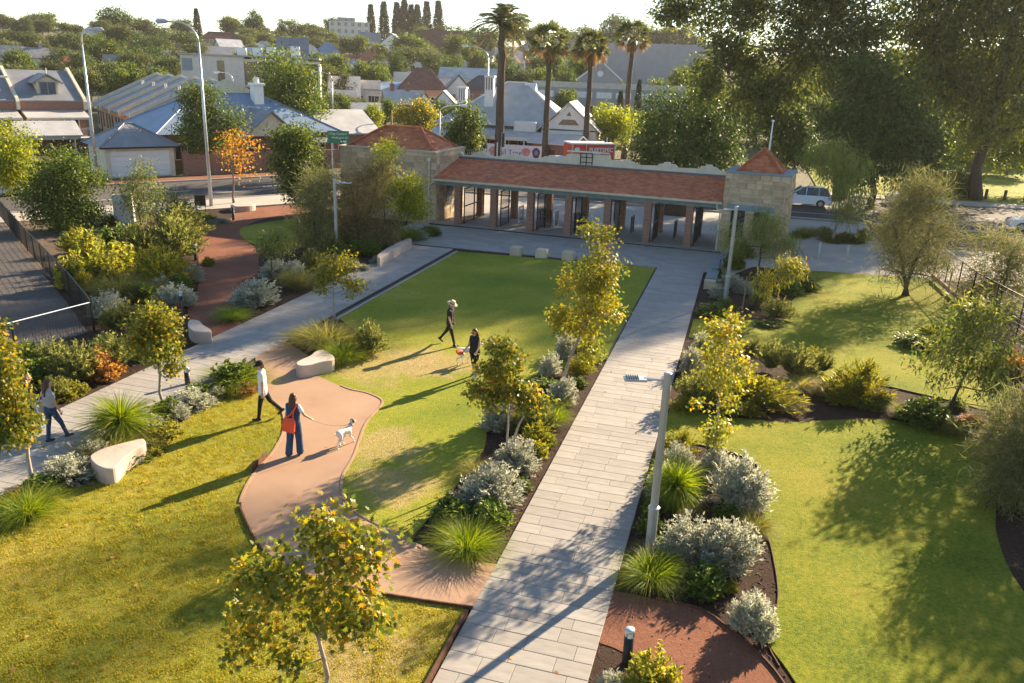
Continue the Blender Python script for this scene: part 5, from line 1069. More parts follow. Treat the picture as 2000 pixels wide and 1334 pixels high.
far('grey-roofed house on the hill behind the palms', 1040, 80, 60, 7.0, 'hip', 'roof_grey', 'pale_wall', .45, .8, 0, 3)
far('large plain grey warehouse wall with pale roof behind the fan palms', 1300, 86, 230, 13.0, 'flat', 'roof_white', 'grey_wall', dep=.35, nwin=1, turn=-12, name='warehouse', cat='building')
far('pale curved-roof store above the grey warehouse', 1228, 76, 90, 12.0, 'barrel', 'roof_white', 'pale_wall', .25, .4, 0, 3, name='warehouse', cat='building')
far('stepped white and grey apartment block on the skyline', 682, 42, 78, 15.0, 'flat', 'roof_grey', 'pale_wall', dep=.6, nwin=6, floors=4, name='apartment_block', cat='building', d=318)
far('grey upper storey set back on the apartment block', 676, 34, 34, 17.6, 'flat', 'roof_grey', 'grey_wall', dep=.5, nwin=3, floors=5, name='apartment_block', cat='building', d=322)
far('low brick block with flat brown roof among trees', 432, 62, 78, 7.5, 'hip', 'roof_brown', 'brick_orange', .3, .4, 0, 6, 2)
far('white-roofed cottage with blue shade on the slope', 452, 76, 46, 5.6, 'gable', 'roof_white', 'white_paint', .45, .8, 20, 2)
far('row of grey-roofed brick units with pale ridges', 430, 90, 76, 5.6, 'gable', 'roof_grey', 'brick_orange', .4, .6, 10, 5)
far('pale grey-roofed house behind the office plant', 516, 80, 54, 6.0, 'hip', 'roof_pale', 'pale_wall', .45, .8, 0, 3)
far('white two-storey house with arched pale roof', 602, 86, 36, 7.6, 'barrel', 'roof_white', 'white_paint', .25, .8, 0, 3, 2)
far('white house with blue hipped roof under dark trees', 640, 82, 46, 6.6, 'hip', 'roof_blue', 'white_paint', .45, .8, 0, 3)
far('cream rendered wall house right of the office block', 634, 152, 44, 5.5, 'flat', 'roof_grey', 'cream', dep=.7, nwin=2)
far('small pale house showing through trees on the left slope', 72, 92, 44, 6.0, 'gable', 'roof_grey', 'white_paint', .4, .8, 10, 2, 1, 1, chm='grey_wall')
far('grey-roofed house beside the chimneyed one on the left slope', 112, 96, 44, 5.5, 'gable', 'roof_grey', 'pale_wall', .4, .8, 0, 3)
far('pale cottage half hidden behind the street lights', 176, 52, 40, 7.0, 'hip', 'roof_pale', 'pale_wall', .4, .8)
far('white cottage with small gable among gold trees', 258, 114, 34, 5.5, 'front', 'roof_white', 'white_paint', .4, 1, 10, 1)
far('pale house behind gold trees left of the office', 306, 122, 40, 5.5, 'gable', 'roof_white', 'white_paint', .4, .8, 0, 2)
far('brown-roofed house between trees near the purple sign', 345, 84, 40, 6, 'hip', 'roof_brown', 'cream', .4, .8, 0, 2)
far('long house with red-brown tiled roof behind the pedimented shop', 1130, 148, 150, 7.4, 'hip', 'roof_brown', 'brick_brown', .45, .4, 0, 6)
far('grey slate-roofed house on the left ridge', 20, 88, 40, 6, 'gable', 'roof_grey', 'pale_wall', .4, .8)
far('white gabled house below the church hall', 806, 108, 34, 5.2, 'front', 'roof_grey', 'white_paint', .4, 1, 8, 1)
far('blue-roofed bungalow below the apartment block', 632, 100, 50, 5.4, 'hip', 'roof_blue', 'brick_brown', .45, .8, 0, 3)
far('low cream house with pale tiled roof on the slope', 560, 88, 40, 5.2, 'hip', 'roof_pale', 'cream', .4, .8, 0, 2)
for (px, py, w, H, kind, rf, wl, lb) in ((655,120,40,5,'front','roof_grey','white_paint','white gable-ended cottage below the blue-grey corrugated one'),(694,128,44,5,'gable','roof_blue','pale_wall','blue-roofed terrace beside the parapet building'),(762,106,44,5.4,'hip','roof_grey','white_paint','grey hipped house behind the white flat-roofed one'),(812,92,40,6,'gable','roof_white','white_paint','white-roofed house left of the church hall'),
 (905,106,52,5.4,'hip','roof_pale','pale_wall','pale hipped bungalow behind the warehouse'),(872,120,46,5,'gable','roof_grey','white_paint','grey-roofed cottage above the white gable shop'),(1002,114,40,4.8,'front','roof_white','cream','cream cottage left of the blue cottage'),(1088,116,50,5,'gable','roof_pale','pale_wall','long pale cottage behind the fan palms'),(1062,92,44,6,'hip','roof_red','pale_wall','red-tiled house behind the ragged fan palm'),
 (592,120,46,5.4,'gable','roof_grey','pale_wall','grey cottage right of the office wing'),(566,104,40,5.4,'hip','roof_white','white_paint','white hipped cottage above the office wing'),(500,92,44,5.6,'gable','roof_white','white_paint','white cottage behind the roof plant'),(382,104,44,5.4,'hip','roof_grey','brick_orange','grey-roofed brick house above the office box'),(334,98,40,5.4,'gable','roof_pale','cream','cream house beside the brown-roofed one'),(222,106,40,5.2,'gable','roof_grey','white_paint','grey and white cottage in the left woods'),(142,108,44,5.2,'hip','roof_red','pale_wall','red-roofed house in the left woods'),
 (940,98,44,6,'gable','roof_grey','white_paint','grey gabled house left of the feather palm'),(792,140,40,4.8,'flat','roof_grey','white_paint','white flat shop beside the brown-roofed hall'),(704,160,44,4.6,'gable','roof_pale','pale_wall','pale gabled shop behind the shed'),(670,176,50,4.4,'skillion','roof_grey','cream','cream lean-to shop behind the green sign'),(1150,124,60,6,'gable','roof_grey','pale_wall','grey-roofed terrace beside the pedimented shop')): far(lb, px, py, w, H, kind, rf, wl, .4, .8, (px*7) % 25-12, 2)
# pedimented long shop front
d = 138; x, y, z = grounded(1172, d); w = 256/FPX*d
t = thing('shop_building', 'long grey rendered shop building with parapet and central pediment', 'building', (x, y, z-1.2), facing(x, y, 3))
part('wall', MB().box(-w/2, w/2+4, 0, 12, -2, 7.6), M['grey_wall'], t); part('parapet', MB().box(-w/2-.1, w/2+4.1, -.12, .35, 7.601, 8.3).box(-w/2-.2, w/2+4.2, -.22, .4, 8.301, 8.5), M['pale_wall'], t)
pd = part('pediment', MB().xprism([(-3.6, 8.5), (-3.6, 9.0), (-.6, 11.4), (-.6, 11.8), (.6, 11.8), (.6, 11.4), (3.6, 9.0), (3.6, 8.5)], -.15, .4), M['grey_wall'], t)
part('pediment_trim', MB().beam((-3.8, -.1, 9.0), (-.5, -.1, 11.65), .5, .22).beam((3.8, -.1, 9.0), (.5, -.1, 11.65), .5, .22), M['white_paint'], pd); part('medallion', MB().add([(.5*cos(a), -.17, 10.0+.5*sin(a)) for a in np.linspace(0, 2*pi, 13)[:-1]], [tuple(range(12))]), M['white_paint'], pd)
for k in range(7): part('sign_panel', MB().box(-w/2+.8+k*3.3, -w/2+3.4+k*3.3, -.06, -.01, 6.0, 7.0), M['white_paint'], t)
for k in range(8): part('window', MB().box(-w/2+1.0+k*2.9, -w/2+2.0+k*2.9, -.06, -.011, 3.2, 4.6), M['glass_dark'], t)
# ---- palms, cypresses, pines
def palm(label, px, tpy, d, fan, seed, tr=.42, R=3.0):
    x, y, z = grounded(px, d); top = PD(px, tpy, d*1.0); 
    v = ray(px, tpy); k = np.hypot(x, y)/np.hypot(v[0], v[1]); H = CH+v[2]*k-z-R*.55
    rs = np.random.default_rng(seed); t = thing('palm_tree', label, 'palm', (x, y, z)); m = MB(); n = 14
    m.tube([(rs.normal()*.05*(i > 0), rs.normal()*.05*(i > 0), H*i/n) for i in range(n+1)], [tr*(1.25-.45*i/n) for i in range(n)]+[tr*1.1], 10); part('trunk', m, M['palm_trunk'], t, True)
    L, Dd = [], []
    nf = 60 if fan else 66
    for i in range(nf):
        a = rs.uniform(0, 2*pi); e = rs.uniform(-.55, 1.35) if fan else rs.uniform(-.6, 1.4); dd = np.array([cos(a)*cos(e), sin(a)*cos(e), sin(e)]); o = np.array([0, 0, H])
        if fan:
            st = o+dd*R*.52; nn = 16; sd_ = unit(np.cross(dd, rs.normal(size=3))[None])[0]; an = np.linspace(-1.25, 1.25, nn)[:, None]
            D = unit(dd*np.cos(an)+sd_*np.sin(an)+np.array([0, 0, -.18])); C = np.repeat(st[None], nn, 0)
            (Dd if e < -.35 else L).append(blade_arrays(C, D, R*.42, .13, .25, rs, 2)); L.append(blade_arrays(o[None], dd[None], R*.56, .06, .05, rs, 2))
        else:
            tt = np.linspace(.08, 1, 34)[:, None]; p = o+dd*tt*R*1.15+np.array([0, 0, -1.0])*tt**2.2*R*.55; sd_ = np.array([-sin(a), cos(a), 0])
            C = np.repeat(p, 2, 0); D = unit(np.tile(np.stack([sd_, -sd_]), (34, 1))*.8+dd*.6+rs.normal(size=(68, 3))*.1+np.array([0, 0, -.25])); (Dd if e < -.5 else L).append(blade_arrays(C, D, R*.24, .075, .2, rs, 2))
    if fan:
        n = 200; a = rs.uniform(0, 2*pi, n); P = np.stack([np.cos(a)*tr*.9, np.sin(a)*tr*.9, H-rs.uniform(.0, 1.2, n)], 1); D = np.stack([np.cos(a)*.45, np.sin(a)*.45, -np.ones(n)], 1); Dd.append(blade_arrays(P, D, 1.1, .12, .1, rs, 2))
    part('fronds', npmesh('fronds', *join_arrays(L), M['leaf_palm']), None, t)
    if Dd: part('dead_fronds', npmesh('dead_fronds', *join_arrays(Dd), M['dead_frond']), None, t)
    return t
palm('tall feather palm, the highest of the four palms', 979, 12, 87, False, 1, .44, 3.1)
palm('fan palm with ragged skirt next to the feather palm', 1071, 52, 86, True, 2, .30, 2.9)
palm('shortest fan palm standing between two other fan palms', 1152, 66, 89, True, 3, .30, 2.7)
palm('fan palm in front of the plain grey warehouse wall', 1230, 46, 100, True, 4, .32, 2.9)
for i, (px, py) in enumerate(((1215, 182), (1250, 160))):
    x, y, z = grounded(px, 128); H = PD(px, py, 128)[2]-z; rs = np.random.default_rng(50+i); n = 1500; u = rs.uniform(0, 1, n); a = rs.uniform(0, 2*pi, n); r = .5*np.sin(pi*np.clip(u*.9+.08, 0, 1))**.6*rs.uniform(.6, 1, n)
    t = thing('cypress', 'narrow pencil cypress against the grey shop building', 'tree', (x, y, z), 0, 'pencil cypresses'); C = np.stack([np.cos(a)*r, np.sin(a)*r, u*H], 1)
    part('trunk', MB().tube([(0, 0, 0), (0, 0, H*.9)], [.12, .03], 6), M['bark_dark'], t); part('crown', npmesh('crown', *leaf_arrays(C, unit(np.stack([np.cos(a)*.3, np.sin(a)*.3, np.ones(n)], 1)), rs.normal(size=(n, 3)), .5, .16, 'diamond', rs), M['leaf_pine']), None, t)
def pine_meshes(seed, H):
    rs = np.random.default_rng(seed); L = []; m = MB().tube([(0, 0, 0), (0, 0, H)], [.45, .05], 7)
    for k in range(17):
        z = H*(.12+.86*k/17); R = (1-z/H)**.8*H*.19+.3; nb = 7
        for j in range(nb):
            a = 2*pi*j/nb+rs.uniform(0, .7); n = 26; t = rs.uniform(.15, 1, n)[:, None]; dd = np.array([cos(a), sin(a), .22]); p = np.array([0, 0, z])+dd*t*R
            m.tube([(0, 0, z), tuple(np.array([0, 0, z])+dd*R)], [.06, .02], 4, 0, False)
            D = unit(dd+rs.normal(size=(n, 3))*.5+np.array([0, 0, .3])); L.append(leaf_arrays(p+rs.normal(size=(n, 3))*.12, D, rs.normal(size=(n, 3)), 1.5, .6, 'diamond', rs))
    return m.mesh('trunk', M['bark_dark'], True), npmesh('crown', *join_arrays(L), M['leaf_pine'])
PM = [pine_meshes(70, 24), pine_meshes(71, 24)]
for i, (px, top, sc) in enumerate(((726, 10, 1.0), (751, 4, 1.0), (776, 6, 1.0), (790, 0, 1.1), (803, 10, .95), (815, 10, .95), (833, 4, 1.0), (855, 3, 1.0), (393, 18, .7))):
    d = 345 if i < 8 else 330; x, y, z = grounded(px, d); H = PD(px, top, d)[2]-z
    t = thing('norfolk_pine', 'tall tiered Norfolk pine in the row on the skyline' if i < 8 else 'lone tiered Norfolk pine above the brick block on the skyline', 'pine', (x, y, z), i*1.3, 'Norfolk pines on the skyline' if i < 8 else None)
    part('trunk', PM[i % 2][0], None, t); part('crown', PM[i % 2][1], None, t); k = H/24; t.scale = (k*.8, k*.8, k)
# ---- trees between the houses: ten shapes, each stands alone
FT = []
for i in range(10):
    H = 9.0; r = [3.6, 4.2, 3.2, 4.8, 3.8, 2.8, 4.5, 3.5, 5.0, 3.0][i]; lf = ['leaf_far', 'leaf_green', 'leaf_far', 'leaf_far', 'leaf_green', 'leaf_dark', 'leaf_far', 'leaf_green', 'leaf_dark', 'leaf_far'][i]
    FT.append((tree_meshes(300+i, H=H, base=1.0 if i % 3 else 2.6, lobes=ball(H, 1.0 if i % 3 else 2.6, r, i, 8), ntips=120, nleaf=5200, rc=.55, ln=.46, wd=.34, shape='diamond', leaf=M[lf], bark=M['bark'], tr=.22, limbs=8, twigs=False, shell=.35), lf))
FL = {'leaf_far': ('olive rounded tree', 'olive trees'), 'leaf_green': ('mid-green bushy tree', 'mid-green trees'), 'leaf_lime': ('sunlit yellow-green tree', 'yellow-green trees'), 'leaf_dark': ('dark evergreen tree', 'dark evergreen trees')}
def far_tree(px, top, d, wpx, i, where='among the suburban roofs'):
    x, y, z = grounded(px, d); v = ray(px, top); H = max(3.0, CH+v[2]*d-z); w = wpx/FPX*d; (tm, cm), lf = FT[i % 10]
    t = thing('suburb_tree', FL[lf][0]+' '+where, 'tree', (x, y, z), (i*2.1+px) % 6.28, FL[lf][1]+' '+where); part('trunk', tm, None, t); part('crown', cm, None, t)
    rr = [3.6, 4.2, 3.2, 4.8, 3.8, 2.8, 4.5, 3.5, 5.0, 3.0][i % 10]; t.scale = (w/2/rr*.85, w/2/rr*.85, H/9.0)
sk = [(20,28,330,60,0),(60,40,320,60,2),(105,26,340,44,1),(150,44,300,60,3),(235,14,300,70,5),(215,40,290,60,0),(285,34,310,60,6),(330,50,300,70,2),(362,38,330,50,1),(455,32,340,50,9),(500,20,320,44,5),(570,36,330,66,8),(545,56,300,50,2),(605,44,330,60,6),(625,52,300,60,3),(655,34,340,40,9),
 (870,44,330,60,2),(905,50,310,60,8),(940,52,320,70,5),(1000,26,330,60,9),(1045,50,320,60,0),(1090,52,310,70,5),(1130,46,330,70,2),(1195,24,320,90,8),(1240,44,310,80,5),(1290,50,300,80,0),(1340,40,290,70,2),(820,46,340,40,1),(780,52,330,40,2)]
for r in sk: far_tree(*r, 'on the skyline ridge')
lf_ = [(30,58,240,80,0),(85,62,235,70,2),(140,60,225,80,6),(190,66,230,70,1),(240,52,250,80,3),(290,64,235,70,8),(330,70,220,60,2),(40,94,170,70,4),(110,112,150,80,6),(160,96,185,70,8),(215,74,200,90,4),(205,116,140,90,0),(255,118,140,60,4),(290,84,190,90,8),(310,128,145,70,4),(345,92,205,60,2),(175,128,135,80,6),(70,128,140,90,0),(25,116,150,80,2),(370,62,260,70,5),(385,84,230,50,9),
 (0,70,220,90,3),(120,86,190,60,2),(265,96,170,70,6),(235,132,128,70,1),(330,108,170,60,0),(480,64,280,60,3),(520,60,290,60,6),(560,70,250,70,4),(590,66,270,60,8),(640,70,270,60,2),(480,98,220,60,4),(545,84,230,60,1),(510,108,190,50,8),(620,100,190,60,4),(650,104,175,80,1),(640,120,150,60,6),(670,128,150,50,2),
 (700,70,270,60,1),(740,84,240,50,4),(670,72,270,50,0),(800,64,250,90,4),(845,92,200,60,6),(792,86,210,80,6),(775,96,190,60,8),(745,100,220,46,2),(850,96,190,60,2),(880,104,180,60,8),(890,66,240,70,4),(915,86,230,50,1),(935,96,210,50,4),(700,118,160,60,1),(740,126,160,60,1),(730,112,175,60,6),(960,112,190,40,2),(1000,118,170,60,8),(1060,130,150,60,1),(1030,124,170,40,2),(985,92,220,40,5),(1080,92,210,60,4),(1120,110,170,60,1),(1150,82,200,60,4),(1110,128,150,60,8),(1170,116,160,50,2),(1210,152,150,60,6),(1285,150,150,56,4),(1330,130,150,60,1),(1360,120,160,80,0),
 (690,186,135,60,3),(660,180,130,60,1),(640,190,120,56,6),(610,205,120,60,4),(625,230,110,50,4),(760,192,126,40,1),(860,190,115,40,8),(885,200,112,44,5),(905,178,125,40,2),(700,215,112,40,6),(665,232,105,40,4),(570,230,118,60,6),(1010,185,140,40,2),(1110,172,130,60,1),(1180,205,120,60,4),(1260,215,120,70,1),(1300,222,120,70,4),(1390,150,140,90,4),(1430,180,125,80,1),(1480,190,120,80,4),(1555,200,118,70,4),(1620,190,118,80,1),(1700,200,120,90,4),(1760,230,118,90,1),(1830,220,116,90,4),(1890,250,112,90,1),(1950,240,112,90,4),(1990,280,105,80,1),(2040,230,110,100,4),(1500,120,170,120,0),(1580,90,190,130,2),(1680,100,180,140,5),(1780,80,180,150,8),(1880,90,180,160,5),(1980,70,180,160,8)]
for j, r in enumerate(lf_): far_tree(*r, 'among the suburban roofs' if r[0] < 1200 else 'in the wood beyond the right road')
for r in ((1490,150,128,150,5),(1570,120,132,150,8),(1650,110,130,160,5),(1740,140,126,160,8),(1820,120,128,160,5),(1900,150,124,170,8),(1980,110,126,170,5),(2050,140,120,170,8),(1850,235,100,130,8),(1930,215,98,140,5),(2010,230,97,140,8),(1790,260,102,110,5)): far_tree(*r, 'in the wood beyond the right road')
rt_ = np.random.default_rng(5)
for k in range(30):
    px = rt_.uniform(-20, 1320); d = rt_.uniform(200, 340); x, y, z = grounded(px, d); v = ray(px, 100)
    H = rt_.uniform(5, 10); top = 0; w = rt_.uniform(28, 54)*FPX/1589
    # screen row of the crown top
    q = np.array([x, y, z+H-CH]); row = CYP-FPX*(q@CU)/(q@CF); far_tree(px, row, d, w, int(rt_.integers(0, 10)))
# ------------------------------------------------------------------ park and street furniture
def smooth_part(name, mb, mat, t, **k): return part(name, mb, mat, t, True, **k)
def fluted(r0, r1, z0, z1, n=20, dep=.006):
    m = MB(); v = []
    for z, r in ((z0, r0), (z1, r1)):
        for j in range(n*2): q = pi*j/n; rr = r-(dep if j % 2 else 0); v.append((rr*cos(q), rr*sin(q), z))
    k = n*2; m.add(v, [(j, (j+1) % k, k+(j+1) % k, k+j) for j in range(k)]+[tuple(range(k, 2*k))]); return m
def park_lamp(label, base, ty, head_dir):
    p = G(*base); H = HT(base[0], base[1], ty); t = thing('lamp_post', label, 'lamp post', p)
    part('base_sleeve', fluted(.105, .105, 0, H*.27, 12, .004), M['pole_grey'], t); part('collar', MB().lathe([(.112, H*.27-.02), (.118, H*.27), (.118, H*.27+.03), (.085, H*.27+.05)], 24), M['galv'], t)
    part('shaft', fluted(.083, .075, H*.27+.03, H-.03, 14), M['pole_grey'], t); part('cap', MB().lathe([(.079, H-.035), (.082, H-.01), (.06, H+.01), (0.001, H+.015)], 20), M['galv'], t)
    a = Vector((cos(head_dir), sin(head_dir), 0)); s = Vector((-a.y, a.x, 0)); z = H-.16
    part('arm', MB().tube([a*.07+Vector((0, 0, z)), a*.42+Vector((0, 0, z+.01))], .026, 8).tube([a*.3+Vector((0, 0, z)), a*.45+Vector((0, 0, z+.005))], .04, 8), M['galv'], t)
    h = MB(); c0, c1 = .42, .86
    def bx(u0, u1, w, z0, z1):
        v = []
        for zz in (z0, z1):
            for (u, ww) in ((u0, -w), (u1, -w), (u1, w), (u0, w)): q = a*u+s*ww+Vector((0, 0, zz)); v.append(q)
        h.add(v, [(0, 3, 2, 1), (4, 5, 6, 7), (0, 1, 5, 4), (1, 2, 6, 5), (2, 3, 7, 6), (3, 0, 4, 7)])
    bx(c0, c1, .12, z-.02, z+.03); hd = part('head', h, M['galv'], t); f = MB(); h = f
    for k in range(6): bx(c0+.16+k*.045, c0+.175+k*.045, .105, z+.0305, z+.055)
    part('cooling_fins', f, M['black_metal'], hd); h = MB(); bx(c0+.05, c1-.04, .09, z-.026, z-.0205); part('lens', h, M['white_paint'], hd)
LD = YAW+pi
park_lamp('tall ribbed grey lamp post standing among silver shrubs, lamp head over the stone path', (1268, 1083), 728, LD)
park_lamp('ribbed grey lamp post by the tower bench', (1416, 588), 403, LD)
park_lamp('grey lamp post in front of the she-oaks, its lamp head over the far path', (658, 505), 350, YAW)
def street_light(label, base, ty, reach, ang, z=0.0, mat='galv', d=None, bpos=None):
    p = G(*base) if bpos is None else bpos
    if bpos is None: H = HT(base[0], base[1], ty)
    else: v = ray(base[0], ty); H = CH+v[2]*np.hypot(p[0], p[1])/np.hypot(v[0], v[1])-p[2]
    t = thing('street_light', label, 'street light', p); a = Vector((cos(ang), sin(ang), 0)); c = H*.9
    smooth_part('pole', MB().tube([(0, 0, 0), (0, 0, H*.5), (0, 0, c)], [.13, .10, .07], 12), M[mat], t)
    pts = [Vector((0, 0, c))+a*(reach*(1-cos(q)))+Vector((0, 0, (H-c)*sin(q))) for q in np.linspace(0, pi/2, 8)]; pts.append(pts[-1]+a*.5)
    smooth_part('arm', MB().tube(pts, .055, 8), M[mat], t); e = pts[-1]
    part('lamp_head', MB().tube([e, e+a*.2+Vector((0, 0, .02)), e+a*.7+Vector((0, 0, .0)), e+a*.85-Vector((0, 0, .02))], [.06, .15, .17, .05], 8), M[mat], t)
    part('foot_plate', MB().cbox(-.2, .2, -.2, .2, -.02, .03, .01), M['galv'], t)
street_light('tall street light with short arm in front of the garage', (192, 352), 56, .5, YAW)
street_light('tallest curved street light on the near kerb beside the autumn tree', (413, 404), 44, 1.4, YAW+pi)
def gz(px, d): return grounded(px, d)
street_light('curved street light behind the green road sign', (650, 0), 142, 1.6, YAW+pi, bpos=gz(648, 118))
street_light('curved street light in front of the bungalow roof', (953, 0), 92, 2.2, YAW+pi, bpos=gz(953, 108))
street_light('white lamp standard beside the lodge roof tree', (860, 0), 205, 1.6, YAW, bpos=gz(860, 84), mat='white_paint')
street_light('ochre lamp standard behind the lodge roof', (764, 0), 205, .9, YAW, bpos=gz(764, 92), mat='timber')
street_light('curved street light in front of the white office wall', (452, 0), 142, 1.2, YAW+pi, bpos=gz(454, 112))
def bollard_light(label, base, ty, tilt=0):
    p = G(*base); H = min(1.0, max(.6, HT(base[0], base[1], ty))); t = thing('bollard_light', label, 'bollard', p)
    smooth_part('post', MB().lathe([(.085, 0), (.085, H-.16), (.07, H-.16)], 16), M['black_metal'], t); part('lens', MB().lathe([(.07, H-.16), (.07, H-.06)], 16), M['white_paint'], t)
    for k in range(3): part('strut', MB().tube([(.075*cos(k*2.1), .075*sin(k*2.1), H-.16), (.075*cos(k*2.1), .075*sin(k*2.1), H-.06)], .008, 5), M['black_metal'], t)
    smooth_part('cap', MB().lathe([(.085, H-.06), (.088, H-.02), (.08, H), (0.001, H+.004)], 16), M['galv'], t)
bollard_light('black bollard light with pale cap beside the lime shrub', (1224, 1296), 1228)
bollard_light('black bollard light at the edge of the far stone path', (367, 752), 720)
bollard_light('black bollard light beside the rusty marker post', (356, 612), 570)
bollard_light('black bollard light on the bend of the gravel path', (383, 508), 478)
bollard_light('black bollard light near the roadside concrete seat', (456, 430), 400)
p = G(352, 640); t = thing('marker_post', 'rusty steel marker post beside the gravel path', 'post', p, .3)
part('post', MB().add([(-.14, -.05, 0), (.14, -.05, 0), (.14, .05, 0), (-.14, .05, 0), (-.14, -.05, .95), (.14, -.05, 1.05), (.14, .05, 1.05), (-.14, .05, .95)], [(0, 3, 2, 1), (4, 5, 6, 7), (0, 1, 5, 4), (1, 2, 6, 5), (2, 3, 7, 6), (3, 0, 4, 7)]), M['steel_corten'], t); part('base_plate', MB().cbox(-.2, .2, -.12, .12, 0, .02, .005), M['steel_corten'], t)
# sculpted concrete seats
def seat(label, px, z=.46, name='concrete_bench', cat='bench', bev=.035, n=5):
    P = spline([G2(x, y, z) for x, y in px], n, True); c = np.mean(P, 0); Q = [(q[0]-c[0], q[1]-c[1]) for q in P]; k = len(Q); m = MB(); v = []
    area = sum(Q[i][0]*Q[(i+1) % k][1]-Q[(i+1) % k][0]*Q[i][1] for i in range(k))
    if area < 0: Q = Q[::-1]
    for s, zz in ((1.0, -.03), (1.0, z-bev), (.985, z-bev*.3), (.955, z)): v += [(q[0]*s, q[1]*s, zz) for q in Q]
    f = [tuple(range(3*k, 4*k))]
    for r in range(3): f += [(r*k+i, r*k+(i+1) % k, (r+1)*k+(i+1) % k, (r+1)*k+i) for i in range(k)]
    o = single(name, m.add(v, f), M['pink_concrete'], label, cat, None, (c[0], c[1], 0))
    return o
seat('pale teardrop-shaped concrete bench on the edge of the yellow lawn', [(176,889),(205,874),(250,862),(276,856),(284,861),(281,869),(260,880),(240,895),(224,912),(204,915),(183,905)])
seat('pale teardrop-shaped concrete bench at the junction of the curved path', [(578,709),(588,702),(605,695),(617,686),(629,683),(644,689),(653,697),(648,703),(625,707),(601,713),(584,714)])
seat('pale concrete bench where the gravel path meets the far stone path', [(371,624),(388,626),(396,634),(411,643),(409,648),(378,646),(367,635)])
seat('low pale concrete seat beside the roadside footpath', [(451,398),(470,394),(495,395),(496,400),(470,403),(455,402)], .42)
seat('long wedge-shaped concrete seat wall beside the far stone path', [(737,498),(755,485),(790,468),(801,465),(802,470),(770,487),(742,503)], .5, n=2)
for (x, y), lb in zip(((1006, 500), (1056, 505), (1108, 510)), ('square limestone stool at the head of the lawn, furthest from the golden tree', 'square limestone stool between the other two at the head of the lawn', 'square limestone stool beside the golden tree at the head of the lawn')):
    p = G(x, y); single('stone_stool', MB().cbox(-.32, .32, 0, .6, 0, .48, .03), M['limestone_light'], lb, 'stool', None, p, 0)
p = (-1.05, 40.0, 0); t = thing('slatted_bench', 'long dark slatted bench on a concrete plinth beside the stone path', 'bench', p, radians(-1))
part('plinth', MB().cbox(-.28, .28, 0, .5, 0, .42, .02).cbox(-.28, .28, 6.2, 6.7, 0, .42, .02).cbox(-.28, .28, 3.1, 3.5, 0, .42, .02), M['limestone_light'], t)
for k in range(7): part('slat', MB().cbox(-.27+k*.08, -.205+k*.08, .55, 6.6, .421, .46, .008), M['bluegrey_paint_and_shade'], t)  # timber slats: the blue of the shade is put into their colour
for z in (.56, .68, .80): part('back_slat', MB().cbox(.29, .33, 3.2, 6.6, z, z+.09, .008), M['bluegrey_paint_and_shade'], t)
for y in (3.3, 6.4): part('back_post', MB().box(.25, .285, y, y+.06, .3, .9), M['black_metal'], t)
# fences
def mesh_fence(label, pts, h, step, mat='black_metal', wires=10, rail=True):
    t = thing('wire_fence', label, 'fence', (pts[0][0], pts[0][1], 0)); o = Vector((pts[0][0], pts[0][1], 0))
    for a, b in zip(pts, pts[1:]):
        A, B = Vector((*a, 0))-o, Vector((*b, 0))-o; L = (B-A).length; n = max(1, round(L/step)); u = (B-A)/n
        for i in range(n+1):
            q = A+u*i; part('post', MB().tube([q, q+Vector((0, 0, h+.04))], .03, 8), M[mat], t)
        for i in range(n):
            q, r_ = A+u*i, A+u*(i+1); m = MB()
            for k in range(wires+1): z = .05+(h-.05)*k/wires; m.beam(q+Vector((0, 0, z)), r_+Vector((0, 0, z)), .008, .008)
            nv = int((r_-q).length/.11)
            for k in range(1, nv): s = q.lerp(r_, k/nv); m.beam(s+Vector((0, 0, .05)), s+Vector((0, 0, h)), .008, .008)
            part('mesh_panel', m, M[mat], t)
        if rail: part('top_rail', MB().tube([A+Vector((0, 0, h)), B+Vector((0, 0, h))], .024, 6), M[mat] if rail is True else M[rail], t)
    return t
mesh_fence('black mesh fence along the grey gravel yard', [(-44.4, 40.0), (-35.4, 33.2), (-26.7, 26.8), (-22.6, 23.6)], 1.2, 2.2)
mesh_fence('short fence return with bright top rail behind the olive shrubs', [(-22.6, 23.55), (-23.6, 17.6)], 1.15, 3.0, rail='galv', wires=4)
mesh_fence('tall thin wire fence beyond the rear lawn', [G2(1700, 452), G2(1780, 480), G2(1822, 546), G2(1890, 610), (11.8, 34), (12.2, 24)], 1.9, 2.6)
a, b = G(1820, 548), G(1872, 594); single('log_barrier', MB().tube([(0, 0, .28), (b[0]-a[0], b[1]-a[1], .28)], .11, 10).tube([(0.1, -.1, 0), (0.1, -.1, .3)], .09, 8).tube([(b[0]-a[0], b[1]-a[1]+.1, 0), (b[0]-a[0], b[1]-a[1]+.1, .3)], .09, 8), M['timber'], 'low timber log barrier at the foot of the wire fence', 'barrier', None, a)
t = thing('white_fence', 'pale corrugated fence panels at the park boundary', 'fence', (11.4, 27.5, 0), radians(82))
for k in range(5): part('panel', MB().cbox(k*2.0, k*2.0+1.96, 0, .05, 0, 1.8, .01), M['white_paint'], t); part('post', MB().box(k*2.0-.04, k*2.0-.001, -.03, .08, 0, 1.9), M['galv'], t)
for (x, y), lb in zip(((1598, 504), (1653, 510)), ('short square steel post on the side footpath nearer the tower', 'short square steel post on the side footpath nearer the she-oak')):
    p = G(x, y); t = thing('steel_bollard', lb, 'bollard', p); part('post', MB().cbox(-.06, .06, -.06, .06, 0, .95, .015), M['galv'], t); part('foot_plate', MB().cbox(-.1, .1, -.1, .1, 0, .02, .005), M['galv'], t)
